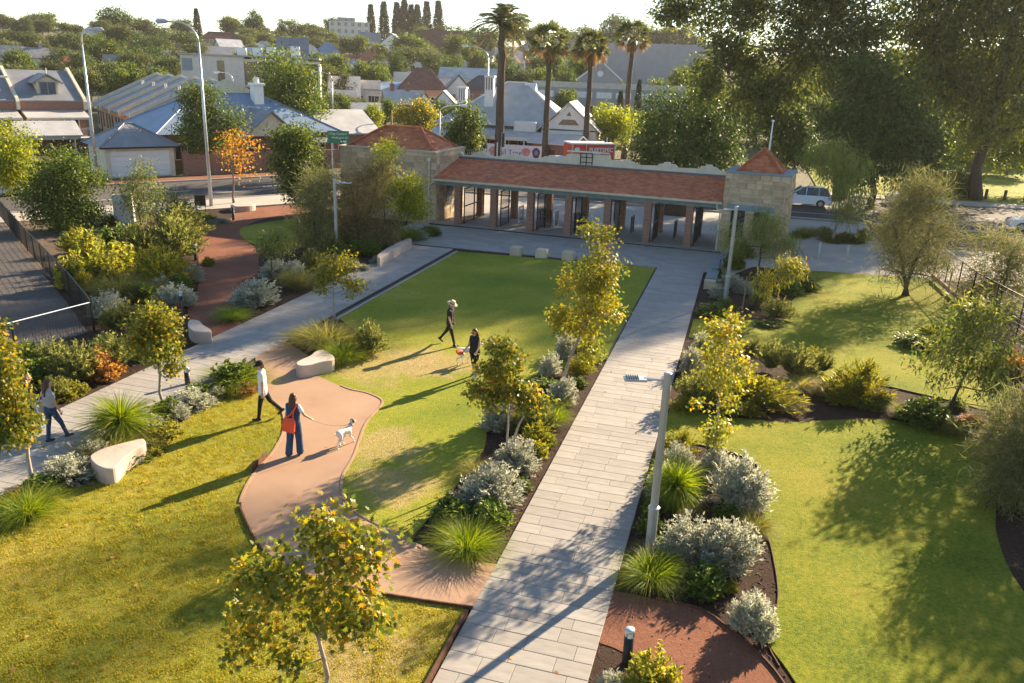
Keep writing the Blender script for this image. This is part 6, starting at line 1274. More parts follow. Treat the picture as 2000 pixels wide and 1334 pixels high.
for (x, y), lb in zip(((1924, 390), (1961, 392), (2000, 395)), ('timber park bollard beside the dark bush', 'timber park bollard in the middle of the three', 'timber park bollard away from the dark bush')):
    p = G(x, y); t = thing('timber_bollard', lb, 'bollard', p); part('post', MB().cbox(-.11, .11, -.11, .11, 0, 1.0, .04), M['dark_timber'], t); part('band', MB().box(-.115, .115, -.115, .115, .78, .86), M['black_metal'], t)
p = G(1772, 578); single('tree_stake', MB().tube([(0, 0, 0), (0, 0, 1.2)], .04, 6), M['timber'], 'short timber stake beside the she-oak trunk', 'stake', None, (p[0]+2.0, p[1]+1.0, 0))
p = G(1384, 922); single('tree_stake', MB().tube([(0, 0, 0), (.02, 0, 1.25)], .03, 6), M['dark_timber'], 'dark stake beside the thin golden tree', 'stake', None, (p[0]-.12, p[1]-.05, 0))
p = G(1450, 604); single('tree_stake', MB().tube([(0, 0, 0), (.02, 0, 1.5)], .035, 6), M['timber'], 'timber stake beside the low golden weeping tree', 'stake', None, (p[0], p[1], 0))
# roadside cabinet, board and road sign
p = G(245, 436); t = thing('roadside_cabinet', 'white rounded-top cabinet beside the left footpath', 'cabinet', p, YAW+.35)
part('body', MB().yprism([(-.45, 0), (.45, 0), (.45, 1.55), (.35, 1.75), (-.3, 1.88), (-.45, 1.8)], -.55, .55), M['white_paint'], t); part('door', MB().cbox(-.45, .45, -.475, -.451, .15, 1.6, .005), M['white_paint'], t); part('foot', MB().box(-.6, .6, -.5, .5, -.02, .08), M['concrete_pale'], t)
p = G(393, 418); t = thing('notice_board', 'small black notice board on two posts by the footpath', 'sign', p, YAW+.1)
part('board', MB().cbox(-.36, .36, -.03, .03, .55, 1.25, .01), M['black_metal'], t); part('leg', MB().tube([(-.28, .04, 0), (-.28, .04, 1.2)], .025, 6), M['black_metal'], t); part('leg', MB().tube([(.28, .04, 0), (.28, .04, 1.2)], .025, 6), M['black_metal'], t)
def text_mesh(s, size, mat, ext=.004, align='CENTER', bold=.0):
    c = bpy.data.curves.new('lettering', 'FONT'); c.body = s; c.size = size; c.extrude = ext; c.align_x = align; c.offset = bold; c.resolution_u = 2
    o = bpy.data.objects.new('lettering', c); COL.objects.link(o); me = bpy.data.meshes.new_from_object(o.evaluated_get(bpy.context.evaluated_depsgraph_get())); bpy.data.objects.remove(o); me.materials.clear(); me.materials.append(mat); return me
def lettering(s, size, mat, parent, loc, rot=(pi/2, 0, 0), sx=1.0, bold=.0):
    o = part('lettering', text_mesh(s, size, mat, .004, 'CENTER', bold), None, parent); o.location = loc; o.rotation_euler = rot; o.scale = (sx, 1, 1); return o
plain('sign_green', (.012, .16, .085), .4, .05); plain('orange_red', (.62, .075, .03), .4, .05); plain('ink_blue', (.05, .06, .16), .6, .1); plain('banner_white', (.66, .6, .58), .7, .06); plain('banner_pink', (.6, .25, .2), .7, .2)
x, y, z = gz(657, 70); v = ray(657, 267); k = np.hypot(x, y)/np.hypot(v[0], v[1]); zc = CH+v[2]*k; w = 42/FPX*k*1.0
t = thing('road_sign', 'green road sign on posts behind the corner tree', 'sign', (x, y, 0), facing(x, y, 4))
part('panel', MB().cbox(-w/2, w/2, -.02, .02, zc-.55, zc+.5, .01), M['sign_green'], t); part('post', MB().tube([(-w*.3, .06, 0), (-w*.3, .06, zc+.3)], .05, 8), M['galv'], t); part('post', MB().tube([(w*.3, .06, 0), (w*.3, .06, zc+.3)], .05, 8), M['galv'], t)
lettering('City Centre', .30, M['white_paint'], t, (0, -.025, zc+.16)); lettering('Wellington St', .25, M['white_paint'], t, (.12, -.025, zc-.16)); part('route_mark', MB().box(.2, .34, -.028, -.021, zc-.46, zc-.34).box(.42, .7, -.028, -.021, zc-.46, zc-.34), M['white_paint'], t)
# banner on the fence over the road
t = thing('fence_banner', 'long white fence banner with printed letters below the palms', 'banner', (-23.6, 84.0, 0), radians(2))
part('sheet', MB().box(-2.95, 2.9, -.01, .01, 1.15, 2.65), M['banner_white'], t)
for k in range(5): part('post', MB().tube([(-2.95+k*1.46, .05, 0), (-2.95+k*1.46, .05, 2.7)], .03, 6), M['galv'], t)
def blot(cx, cz, rx, rz, mat, a0=0): return part('print', MB().add([(cx+rx*cos(a+a0)*(1+.12*sin(5*a)), -.014, cz+rz*sin(a+a0)) for a in np.linspace(0, 2*pi, 15)[:-1]], [tuple(range(14))]), M[mat], t)
lettering('all Tree', .75, M['ink_blue'], t, (-.35, -.014, 1.62)); blot(1.25, 2.0, .5, .42, 'banner_pink'); blot(2.35, 1.95, .42, .55, 'ink_blue'); blot(-2.2, 1.9, .55, .5, 'banner_pink')
o = blot(2.35, 1.95, .2, .26, 'timber'); o.location.y = -.003
for (px, d, lb) in ((985, 76, 'black traffic signal in front of the printed banner'), (1196, 77, 'black traffic signal at the tail of the orange truck'), (977, 70, 'lower black traffic signal beside the banner')):
    x, y, z = gz(px, d); tp = 262 if px != 977 else 282
    if px == 1196: tp = 272
    v = ray(px, tp); k = np.hypot(x, y)/np.hypot(v[0], v[1]); H = CH+v[2]*k
    t = thing('traffic_signal', lb, 'traffic light', (x, y, 0), facing(x, y, 150)); part('pole', MB().tube([(0, .12, 0), (0, .12, H+.15)], .06, 8), M['timber'] if px == 985 else M['galv'], t)
    part('housing', MB().cbox(-.17, .17, -.12, .1, H-1.1, H, .03).box(-.3, .3, .101, .115, H-1.2, H+.1), M['black_metal'], t)
    for k in range(3): part('visor', MB().lathe([(.11, 0), (.12, .16), (.11, .16), (.10, .02)], 10), M['black_metal'], t, loc=(0, -.12, H-.2-k*.33)).rotation_euler = (pi/2, 0, 0)
# ------------------------------------------------------------------ vehicles
plain('car_white', (.72, .73, .75), .25, .02, spec=.6); plain('car_silver', (.5, .55, .6), .25, .03, spec=.6); plain('tail_red', (.4, .02, .02), .3, .05); plain('alloy', (.5, .5, .5), .35, .1, metal=.7)
def car(label, loc, rz, paint='car_white', L=4.5, Wd=1.82, H=1.62, suv=True):
    """nose towards +x"""
    t = thing('parked_car', label, 'car', loc, rz); h = L/2; r = .34
    low = [(-h, .42), (-h+.03, .75), (-h+.1, .98), (h-1.25, 1.0), (h-.35, .86), (h-.05, .68), (h, .45), (h-.1, .25)]
    def arch(cx): return [(cx+(r+.06)*cos(a), .28+(r+.06)*sin(a)) for a in np.linspace(0, pi, 9)]
    prof = low+arch(h-.85)+arch(-h+.85)+[(-h+.1, .25)]
    m = MB(); secs = [(-Wd/2, .94, .02), (-Wd/2+.08, 1.0, 0), (Wd/2-.08, 1.0, 0), (Wd/2, .94, .02)]; n = len(prof); v = []
    for y, s, dz in secs: v += [(p[0]*(s*.02+.98), y, p[1]*(.985 if s < 1 and p[1] > .8 else 1)) for p in prof]
    f = []
    for k in range(3): f += [(k*n+i, k*n+(i+1) % n, (k+1)*n+(i+1) % n, (k+1)*n+i) for i in range(n)]
    m.add(v, f+[tuple(range(n)), tuple(range(4*n-1, 3*n-1, -1))])
    rear = -h+.12 if suv else -h+.9
    b = part('body', m, M[paint], t)
    roof = [(rear, .97), (rear+.28, H-.12), (rear+.55, H), (h-2.05, H-.02), (h-1.2, .98)]; i = Wd/2-.06; j = Wd/2-.26
    v = [(x, -(i if z < 1.1 else j), z) for x, z in roof]+[(x, (i if z < 1.1 else j), z) for x, z in roof]
    part('roof', MB().add([(x, -(j-.02), z+.01) for x, z in roof[1:4]]+[(x, (j-.02), z+.01) for x, z in roof[1:4]]+[(x, -(j-.02), z-.05) for x, z in roof[1:4]]+[(x, (j-.02), z-.05) for x, z in roof[1:4]], [(0, 1, 4, 3), (1, 2, 5, 4), (0, 6, 7, 1), (1, 7, 8, 2), (3, 4, 10, 9), (4, 5, 11, 10), (0, 3, 9, 6), (2, 8, 11, 5)]), M[paint], t)
    part('glasshouse', MB().add(v, [(0, 1, 6, 5), (3, 4, 9, 8), (0, 4, 3, 2, 1), (5, 6, 7, 8, 9), (1, 2, 7, 6), (2, 3, 8, 7)]), M['glass_dark'], t)
    pl = MB()
    for s in (-1, 1):
        for a, c in ((roof[0], roof[1]), (roof[3], roof[4]), ((-.15, .99), (-.2, H-.05)), ((rear+.95, .99), (rear+.95, H-.05))):
            pl.beam((a[0], s*(i+.004), a[1]), (c[0], s*(j+.006), c[1]), .05, .07)
    part('pillar', pl, M[paint], t)
    for sx in (-1, 1):
        for sy in (-1, 1):
            w = part('wheel', MB().add([(.0, 0, 0)], []), None, t) if False else thing_wheel(t, (sx*(h-.85), sy*(Wd/2-.12), r), r)
    for sy in (-1, 1):
        part('tail_light', MB().cbox(-h-.01, -h+.16, sy*(Wd/2-.2)-.12, sy*(Wd/2-.2)+.12, .72, .98, .02), M['tail_red'], t); part('headlight', MB().cbox(h-.38, h-.06, sy*(Wd/2-.28)-.16, sy*(Wd/2-.28)+.16, .66, .80, .02), M['glass_blue'], t)
        part('mirror', MB().cbox(h-1.62, h-1.44, sy*(Wd/2+.06)-.1, sy*(Wd/2+.06)+.1, .98, 1.12, .03), M[paint], t)
    part('number_plate', MB().box(-h-.02, -h-.005, -.25, .25, .55, .67), M['white_line'], t)
    return t
def thing_wheel(parent, loc, r):
    ty = MB().lathe([(r*.62, -.1), (r*.95, -.11), (r, -.07), (r, .07), (r*.95, .11), (r*.62, .1)], 20); w = part('wheel', ty, M['rubber'], parent, loc=loc); w.rotation_euler = (pi/2, 0, 0)
    rm = MB().lathe([(.001, -.085), (r*.62, -.085)], 16).lathe([(r*.62, .085), (.001, .0851)], 16)
    for k in range(5): a = k*2*pi/5; rm.beam((0, 0, -.10), (cos(a)*r*.6, sin(a)*r*.6, -.095), .06, .02); rm.beam((0, 0, .10), (cos(a)*r*.6, sin(a)*r*.6, .095), .06, .02)
    part('rim', rm, M['alloy'], w); return w
x, y, _ = G(1588, 404); car('white hatchback-style SUV parked near the stone tower', (x-.9, y+.5, -.02), radians(182))
x, y, _ = G(1760, 400); car('white car mostly hidden behind the she-oak plumes', (x+1.1, y+.6, -.02), radians(182), H=1.55)
x, y, _ = G(1990, 452); car('white car beyond the wire fence', (x+1.6, y+.8, -.02), radians(176), suv=False, H=1.48)
x, y, _ = G(12, 382); car('pale car behind the lime street tree on the left road', (x-.6, y, -.02), RANG, 'car_silver', H=1.6)
x, y, z = gz(772, 100); car('white car glimpsed behind the ochre lamp standard', (x, y, z), .4, H=1.5, suv=False)
# box truck
t = thing('box_truck', 'orange-red box truck with white cab and lettering on its side', 'truck', (-14.9, 79.0, -.02), radians(33))
m = part('cargo_box', MB().box(-2.0, 2.35, -1.15, 1.15, .95, 3.65), M['orange_red'], t)
part('box_roof', MB().cbox(-2.05, 2.4, -1.2, 1.2, 3.651, 3.78, .04), M['white_paint'], m); part('corner_post', MB().box(-2.03, -1.93, -1.18, -1.151, .95, 3.65).box(2.28, 2.38, -1.18, -1.151, .95, 3.65).box(-.62, -.55, -1.18, -1.151, .95, 3.65), M['cream'], m)
lettering('FLEETSPEC', .52, M['white_paint'], m, (.95, -1.16, 2.98), bold=.012); part('stripe', MB().box(-.3, .9, -1.16, -1.152, 2.70, 2.82), M['cream'], m); part('badge', MB().add([(-1.5+.28*cos(a), -1.162, 3.2+.17*sin(a)) for a in np.linspace(0, 2*pi, 13)[:-1]], [tuple(range(12))]), M['white_paint'], m)
part('cab', MB().xprism([(-3.75, .5), (-3.8, 1.35), (-3.5, 2.25), (-3.2, 2.4), (-2.1, 2.4), (-2.1, .5)], -1.0, 1.0), M['white_paint'], t); part('windscreen', MB().add([(-3.815, -.85, 1.38), (-3.815, .85, 1.38), (-3.53, .8, 2.2), (-3.53, -.8, 2.2)], [(0, 3, 2, 1)]), M['glass_blue'], t)
part('side_window', MB().xprism([(-3.6, 1.4), (-3.4, 2.15), (-2.6, 2.15), (-2.6, 1.4)], -1.02, -1.003), M['glass_blue'], t); part('chassis', MB().box(-3.6, 2.2, -.7, .7, .45, .9), M['black_metal'], t)
for x in (-3.0, 1.2):
    for y in (-.95, .95): thing_wheel(t, (x, y, .42), .42)
# ------------------------------------------------------------------ people and dogs: one skin grown over a posed skeleton
plain('skin', (.50, .29, .20), .55, .06, 9); plain('cloth_white', (.74, .73, .72), .85, .06, 12, .2); plain('cloth_black', (.016, .016, .018), .85, .3, 12, .2); plain('denim', (.035, .065, .13), .9, .25, 20, .3)
plain('cloth_grey', (.33, .33, .35), .85, .1, 12); plain('bag_orange', (.72, .085, .035), .6, .08, 6); plain('hair_brown', (.085, .040, .022), .5, .35, 26, .4); plain('hair_red', (.16, .055, .025), .5, .35, 26, .4); plain('hair_blond', (.36, .20, .09), .5, .3, 26, .4)
plain('straw', (.55, .42, .26), .8, .15, 30, .3); plain('fur_white', (.70, .66, .61), .9, .12, 14, .4); plain('fur_black', (.03, .024, .022), .85, .3, 14, .4); plain('fur_tan', (.46, .33, .22), .9, .15, 14, .4); plain('canvas', (.62, .60, .55), .8, .08, 8); plain('disc_orange', (.85, .13, .03), .45, .03)
plain('shoe_blue', (.12, .22, .42), .6, .1); plain('leather', (.05, .035, .03), .6, .2)
def capsules(name, caps, mats, voxel=.011, smooth=6):
    """one continuous skin over tapered limbs; faces take the material of the limb they lie on"""
    m = MB()
    for (a, b, r0, r1, k) in caps:
        a, b = Vector(a), Vector(b); d = b-a; L = d.length; t = d.normalized() if L > 1e-6 else Vector((0, 0, 1)); pts, rad = [], []
        for i in range(5): q = pi/2*(i/4); pts.append(a-t*r0*cos(q)); rad.append(max(r0*sin(q), 1e-3))
        for i in range(1, 3): pts.append(a+d*i/3); rad.append(r0+(r1-r0)*i/3)
        for i in range(5): q = pi/2*(i/4); pts.append(b+t*r1*sin(q)); rad.append(max(r1*cos(q), 1e-3))
        m.tube(pts, rad, 12)
    o = bpy.data.objects.new('tmp', m.mesh('tmp', [])); COL.objects.link(o)
    rm = o.modifiers.new('r', 'REMESH'); rm.mode = 'VOXEL'; rm.voxel_size = voxel; sm = o.modifiers.new('s', 'SMOOTH'); sm.iterations = smooth; sm.factor = .5
    me = bpy.data.meshes.new_from_object(o.evaluated_get(bpy.context.evaluated_depsgraph_get())); bpy.data.objects.remove(o); me.name = name
    n = len(me.polygons); C = np.empty(n*3, np.float32); me.polygons.foreach_get('center', C); C = C.reshape(-1, 3); best = np.full(n, 1e9); idx = np.zeros(n, np.int32)
    for (a, b, r0, r1, k) in caps:
        a, b = np.array(a, float), np.array(b, float); d = b-a; t = np.clip(((C-a)@d)/max(d@d, 1e-9), 0, 1); dist = np.linalg.norm(C-(a+t[:, None]*d), axis=1)-(r0+(r1-r0)*t)
        w = dist < best; best[w] = dist[w]; idx[w] = k
    me.materials.clear()
    for q in mats: me.materials.append(q)
    me.polygons.foreach_set('material_index', idx); me.polygons.foreach_set('use_smooth', np.ones(n, bool)); me.update(); return me
def rotx(v, a): return Vector((v.x, v.y*cos(a)-v.z*sin(a), v.y*sin(a)+v.z*cos(a)))
def hand(caps, wrist, d, side, k, curl=.5, s=1.0):
    """palm, four unequal bent fingers and a thumb; d = direction the hand points, side = thumb direction"""
    d = d.normalized(); side = (side-d*side.dot(d)).normalized(); nrm = d.cross(side); p1 = wrist+d*.085*s
    for o in (-.022, .0, .022): caps.append((wrist+side*o*.7, p1+side*o, .017*s, .016*s, k))
    for i, ln in enumerate((.068, .078, .072, .056)):
        r = p1+side*(.029-.0195*i); m_ = r+(d*cos(curl*.6)-nrm*sin(curl*.6))*ln*.5; e = m_+(d*cos(curl*1.5)-nrm*sin(curl*1.5))*ln*.5; caps += [(r, m_, .0105*s, .0095*s, k), (m_, e, .0095*s, .008*s, k)]
    t0 = wrist+d*.03*s+side*.03; t1 = t0+(d*.6+side*.6).normalized()*.04; caps += [(t0, t1, .013, .0115, k), (t1, t1+(d*.9+side*.2-nrm*.3).normalized()*.032, .0115, .009, k)]
def person(name, label, loc, head, H=1.72, legs=((.35, .15), (-.35, .35)), arms=((.2, .1, .25), (-.25, .1, .3)), look=(0, 0), mats=(), sleeve='short', leg_r=(.083, .062, .045), top_long=0.0, female=False, foot=True, bare_from=None):
    """mats: skin, top, trousers, shoes, arm/inner sleeve. faces +y; legs: (forward swing, knee bend) left,right; arms: (swing, out, elbow)"""
    s = H/1.75; caps = []; V3 = Vector; sw = .165 if female else .185; hw = .095 if female else .09
    hipz = .90; pel = V3((0, 0, hipz)); feet = []
    for sd, (a, kb) in zip((-1, 1), legs):
        hp = V3((sd*hw, 0, hipz)); kn = hp+V3((sd*.01, sin(a)*.43, -cos(a)*.43)); q = a-kb; an = kn+V3((0, sin(q)*.41, -cos(q)*.41))
        sh = 2
        if bare_from == 'knee': sh = 0
        caps += [(hp, kn, leg_r[0]+.012, leg_r[1]+.006, 2), (kn, an, leg_r[1], leg_r[2], sh)]
        fp = min(0, q)*.9; toe = an+rotx(V3((0, .155, -.045)), fp); heel = an+rotx(V3((0, -.045, -.045)), fp)
        caps += [(heel, toe, .040, .036, 3), (an, heel*.5+toe*.5, .042, .042, 3)]; feet += [heel.z-.04, toe.z-.036]
    caps += [(V3((-hw*.8, .0, hipz+.03)), V3((hw*.8, 0, hipz+.03)), .115, .115, 2), (V3((-.07, .0, 1.08)), V3((.07, 0, 1.08)), .108 if female else .118, .108 if female else .118, 1), (V3((-.075, .005, 1.02)), V3((-.085, .01, 1.32)), .10, .115, 1), (V3((.075, .005, 1.02)), V3((.085, .01, 1.32)), .10, .115, 1), (V3((-sw+.03, 0, 1.40)), V3((sw-.03, 0, 1.40)), .072, .072, 1), (V3((0, 0, 1.2)), V3((0, .0, 1.42)), .12, .10, 1)]
    if female: caps += [(V3((-.06, .085, 1.27)), V3((.06, .085, 1.27)), .06, .06, 1)]
    if top_long: caps += [(V3((-.08, 0, 1.0)), V3((-.09, 0, 1.0-top_long)), .115, .125, 1), (V3((.08, 0, 1.0)), V3((.09, 0, 1.0-top_long)), .115, .125, 1)]
    hands = []
    for sd, (a, ob, el) in zip((-1, 1), arms):
        sp = V3((sd*sw, 0, 1.405)); d = V3((sd*sin(ob), sin(a)*cos(ob), -cos(a)*cos(ob))); eb = sp+d*.29; ax = V3((1, 0, 0)); d2 = rotx(d, el); wr = eb+d2*.25
        ms = {'short': (1, 0), 'long': (1, 1), 'none': (0, 0), 'white': (4, 0)}[sleeve]; mid = sp+d*(.16 if sleeve in ('short', 'white') else .26)
        caps += [(sp, mid, .058 if sleeve != 'none' else .047, .055 if sleeve != 'none' else .043, ms[0]), (mid, eb, .042, .038, ms[1] if sleeve != 'long' else 1), (eb, wr, .038, .027, ms[1])]
        hand(caps, wr, d2, V3((-sd*.3, 1, 0)) if abs(d2.y) < .8 else V3((-sd, 0, .4)), 0); hands.append(wr+d2*.09)
    hy, hp_ = look; nk = V3((0, .01, 1.43)); hc = V3((sin(hy)*.02, .03+.04*hp_, 1.615-.02*hp_)); f = V3((-sin(hy)*cos(hp_), cos(hy)*cos(hp_), -sin(hp_))); up = V3((0, 0, 1)) if hp_ < .2 else V3((0, sin(hp_)*cos(hy), cos(hp_)))
    rt = f.cross(up).normalized()
    caps += [(nk, hc+V3((0, 0, -.05)), .055, .052, 0), (hc-f*.02+up*.03, hc+f*.012+up*.03, .088, .084, 0), (hc+f*.03-up*.03, hc+f*.035-up*.085, .068, .046, 0), (hc+f*.095+up*.012, hc+f*.112-up*.022, .010, .015, 0), (hc+rt*.083, hc+rt*.086-up*.03, .018, .014, 0), (hc-rt*.083, hc-rt*.086-up*.03, .018, .014, 0)]
    dz = -min(feet); caps = [((a+V3((0, 0, dz)))*s, (b+V3((0, 0, dz)))*s, r0*s, r1*s, k) for a, b, r0, r1, k in caps]
    t = thing('person', label, 'person', loc, head); part('body', capsules('body', caps, [M[q] for q in mats]), None, t)
    tr = lambda v: (v+V3((0, 0, dz)))*s; fc = MB()
    for e in (-1, 1): c = tr(hc+f*.093+rt*e*.033+up*.012); fc.tube([c-f*.004, c+f*.004], .011*s, 8)
    part('eye', fc, M['fur_black'], t); c0, c1 = tr(hc+f*.085-rt*.022-up*.052), tr(hc+f*.085+rt*.022-up*.052); part('mouth', MB().tube([c0, tr(hc+f*.092-up*.05), c1], .005*s, 6), M['banner_pink'], t)
    return t, dict(hc=tr(hc), f=f, up=up, rt=rt, s=s, dz=dz, tr=tr, hands=[tr(h) for h in hands])
def hair(t, J, mat, length=.0, vol=.0, name='hair'):
    hc, f, up, rt, s = J['hc'], J['f'], J['up'], J['rt'], J['s']; C = [(hc-f*.025*s+up*.055*s, hc-f*.0+up*.06*s, .088*s, .08*s, 0), (hc-f*.05*s+up*.0, hc-f*.045*s-up*.05*s, .078*s, .065*s, 0), (hc-f*.02*s+rt*.055*s+up*.02*s, hc-f*.03*s+rt*.07*s-up*.05*s, .045*s, .035*s, 0), (hc-f*.02*s-rt*.055*s+up*.02*s, hc-f*.03*s-rt*.07*s-up*.05*s, .045*s, .035*s, 0)]
    if length:
        d = Vector((0, 0, -1)); b = hc-f*.085*s
        for o in (-.05, -.02, .02, .05): C.append((hc-f*.06*s+rt*o*s, b+rt*o*(1+vol)*s+d*length-f*.05*s, .05*s, .028*s, 0))
    part(name, capsules(name, C, [M[mat]], .012, 4), None, t)
# man in a cap walking on the lawn edge
bx = G(517, 820); t, J = person('person', 'person in white T-shirt, dark trousers and black cap striding across the grass', (bx[0], bx[1], .03), YAW+pi/2+.25, 1.76, ((-.12, .05), (-.42, .42)) if False else ((.22, .08), (-.42, .38)), ((-.05, .06, .1), (.1, .06, .25)), (.1, .25), ('skin', 'cloth_white', 'cloth_black', 'leather', 'cloth_white'), top_long=.16)
hair(t, J, 'hair_brown'); hc, f, up, rt, s = J['hc'], J['f'], J['up'], J['rt'], J['s']
cm = capsules('cap', [(hc-f*.02*s+up*.06*s, hc+f*.01*s+up*.06*s, .10*s, .098*s, 0)], [M['cloth_black']], .012, 3); cp_ = part('cap', cm, None, t)
bm = MB(); c = hc+f*.085*s+up*.045*s; P = [c-rt*.085*s, c-rt*.07*s+f*.07*s-up*.012, c+f*.10*s-up*.02, c+rt*.07*s+f*.07*s-up*.012, c+rt*.085*s]; bm.add(P+[p-up*.012 for p in P], [(0, 1, 2, 3, 4), (9, 8, 7, 6, 5), (0, 5, 6, 1), (1, 6, 7, 2), (2, 7, 8, 3), (3, 8, 9, 4), (4, 9, 5, 0)]); part('cap_peak', bm, M['cloth_black'], cp_)
# woman with the orange bag, back turned, leading a dog
bx = G(577, 892); t, J = person('person', 'person in blue overalls with an orange shoulder bag leading a dog on the curved path', (bx[0], bx[1], .042), YAW-.25, 1.70, ((-.10, .15), (.12, .05)), ((-.05, .12, .15), (.25, .42, .55)), (.15, .05), ('skin', 'denim', 'denim', 'leather', 'cloth_white'), 'white', (.095, .090, .098), female=True)
hair(t, J, 'hair_brown', .22, .3); tr_p = t; lead_hand = t.matrix_basis @ J['hands'][1]
tb = thing('shoulder_bag', 'bright orange shoulder bag hanging on the back of the person in overalls', 'bag', t.location.copy(), t.rotation_euler.z)
part('pouch', MB().add([(-.20, -.16, .78), (.12, -.16, .74), (.12, -.26, .74), (-.20, -.26, .78), (-.17, -.14, 1.06), (.13, -.14, 1.04), (.13, -.24, 1.04), (-.17, -.24, 1.06), (-.15, -.16, 1.13), (.10, -.16, 1.13), (.10, -.20, 1.13), (-.15, -.20, 1.13)], [(0, 3, 2, 1), (0, 1, 5, 4), (1, 2, 6, 5), (2, 3, 7, 6), (3, 0, 4, 7), (4, 5, 9, 8), (5, 6, 10, 9), (6, 7, 11, 10), (7, 4, 8, 11), (8, 9, 10, 11)]), M['bag_orange'], tb)
part('strap', MB().tube([(-.13, -.19, 1.11), (.02, -.17, 1.22), (.12, -.13, 1.38), (.13, -.02, 1.46), (.10, .10, 1.38)], .022, 6).tube([(.10, -.19, 1.11), (.09, -.17, 1.24), (.12, -.13, 1.38)], .02, 6), M['bag_orange'], tb)
# man in a straw hat
bx = G(884, 676); t, J = person('person', 'person in dark shirt and straw hat walking across the central lawn', (bx[0]-.1, bx[1], .03), YAW-pi/2-.35, 1.70, ((-.50, .18), (.30, .05)), ((.0, .08, .15), (.15, .05, .2)), (-.1, .4), ('skin', 'cloth_black', 'cloth_black', 'leather', 'cloth_black'), top_long=.1)
hair(t, J, 'hair_brown'); hc, f, up, s = J['hc'], J['f'], J['up'], J['s']
q = (hc+up*.07*s); hat = part('straw_hat', MB().lathe([(.20, -.03), (.205, -.02), (.11, .0), (.105, .06), (.085, .11), (.03, .125), (.001, .12)], 20).lathe([(.0, -.012), (.11, -.012), (.2, -.032)], 20), M['straw'], t, True, loc=q); hat.rotation_euler = (-.4, 0, 0); part('hat_band', MB().lathe([(.112, .0), (.110, .03), (.105, .031)], 20), M['leather'], hat)
# woman in black with the orange disc thrower
bx = G(926, 738); t, J = person('person', 'person in black sleeveless top and sunglasses facing the white-tailed dog', (bx[0], bx[1], .03), YAW+pi-.55, 1.68, ((.12, .05), (-.12, .12)), ((.1, .12, .9), (.25, .1, .75)), (-.25, .35), ('skin', 'cloth_black', 'cloth_black', 'shoe_blue', 'skin'), 'none', (.085, .06, .042), female=True, bare_from='knee', top_long=.12)
hair(t, J, 'hair_red', .17, .2); hc, f, up, rt, s = J['hc'], J['f'], J['up'], J['rt'], J['s']
part('sunglasses', MB().tube([hc-rt*.07*s+f*.085*s+up*.015, hc+f*.108*s+up*.015, hc+rt*.07*s+f*.085*s+up*.015], .018*s, 6), M['glass_dark'], t)
hb = t.matrix_basis @ J['hands'][1]; disc = thing('throwing_disc', 'orange flying disc held by the person in black', 'toy', hb); part('disc', MB().lathe([(.001, .012), (.09, .012), (.125, .004), (.13, -.014), (.122, -.014), (.115, .0)], 22), M['disc_orange'], disc, True, loc=(-.10, -.08, 0)).rotation_euler = (.35, .5, 0); part('rim', MB().lathe([(.126, -.002), (.132, -.012), (.126, -.016)], 22), M['disc_orange'], disc, True, loc=(-.10, -.08, 0)).rotation_euler = (.35, .5, 0)
# woman with the white bag and her companion on the far path
bx = G(108, 866); t, J = person('person', 'person with long ponytail, pale top and jeans carrying a white bag', (bx[0], bx[1], .046), YAW-.55, 1.72, ((-.10, .05), (.42, .12)), ((-.15, .1, .2), (.15, .1, .2)), (-.2, .1), ('skin', 'cloth_grey', 'denim', 'leather', 'cloth_grey'), 'short', (.085, .06, .05), female=True)
hair(t, J, 'hair_brown', .30, .0); tb = thing('tote_bag', 'white canvas tote bag on the shoulder of the person in jeans', 'bag', t.location.copy(), t.rotation_euler.z)
part('pouch', MB().add([(-.36, -.16, .78), (-.24, -.16, .78), (-.24, .18, .78), (-.36, .18, .78), (-.34, -.20, 1.12), (-.25, -.20, 1.12), (-.25, .2, 1.12), (-.34, .2, 1.12)], [(0, 3, 2, 1), (4, 5, 6, 7), (0, 1, 5, 4), (1, 2, 6, 5), (2, 3, 7, 6), (3, 0, 4, 7)]), M['canvas'], tb); part('strap', MB().tube([(-.29, -.12, 1.1), (-.22, -.05, 1.36), (-.17, 0, 1.47), (-.22, .06, 1.36), (-.29, .12, 1.1)], .014, 6), M['canvas'], tb)
bx = G(62, 862); t, J = person('person', 'person in black with blond hair half hidden behind the green leaves', (bx[0]-.25, bx[1]+.35, .046), YAW-.45, 1.72, ((.3, .08), (-.3, .3)), ((.3, .08, .4), (-.2, .1, .3)), (-.5, .1), ('skin', 'cloth_black', 'cloth_black', 'shoe_blue', 'cloth_black'), 'short', (.085, .06, .05), female=True)
hair(t, J, 'hair_blond', .2, .2)
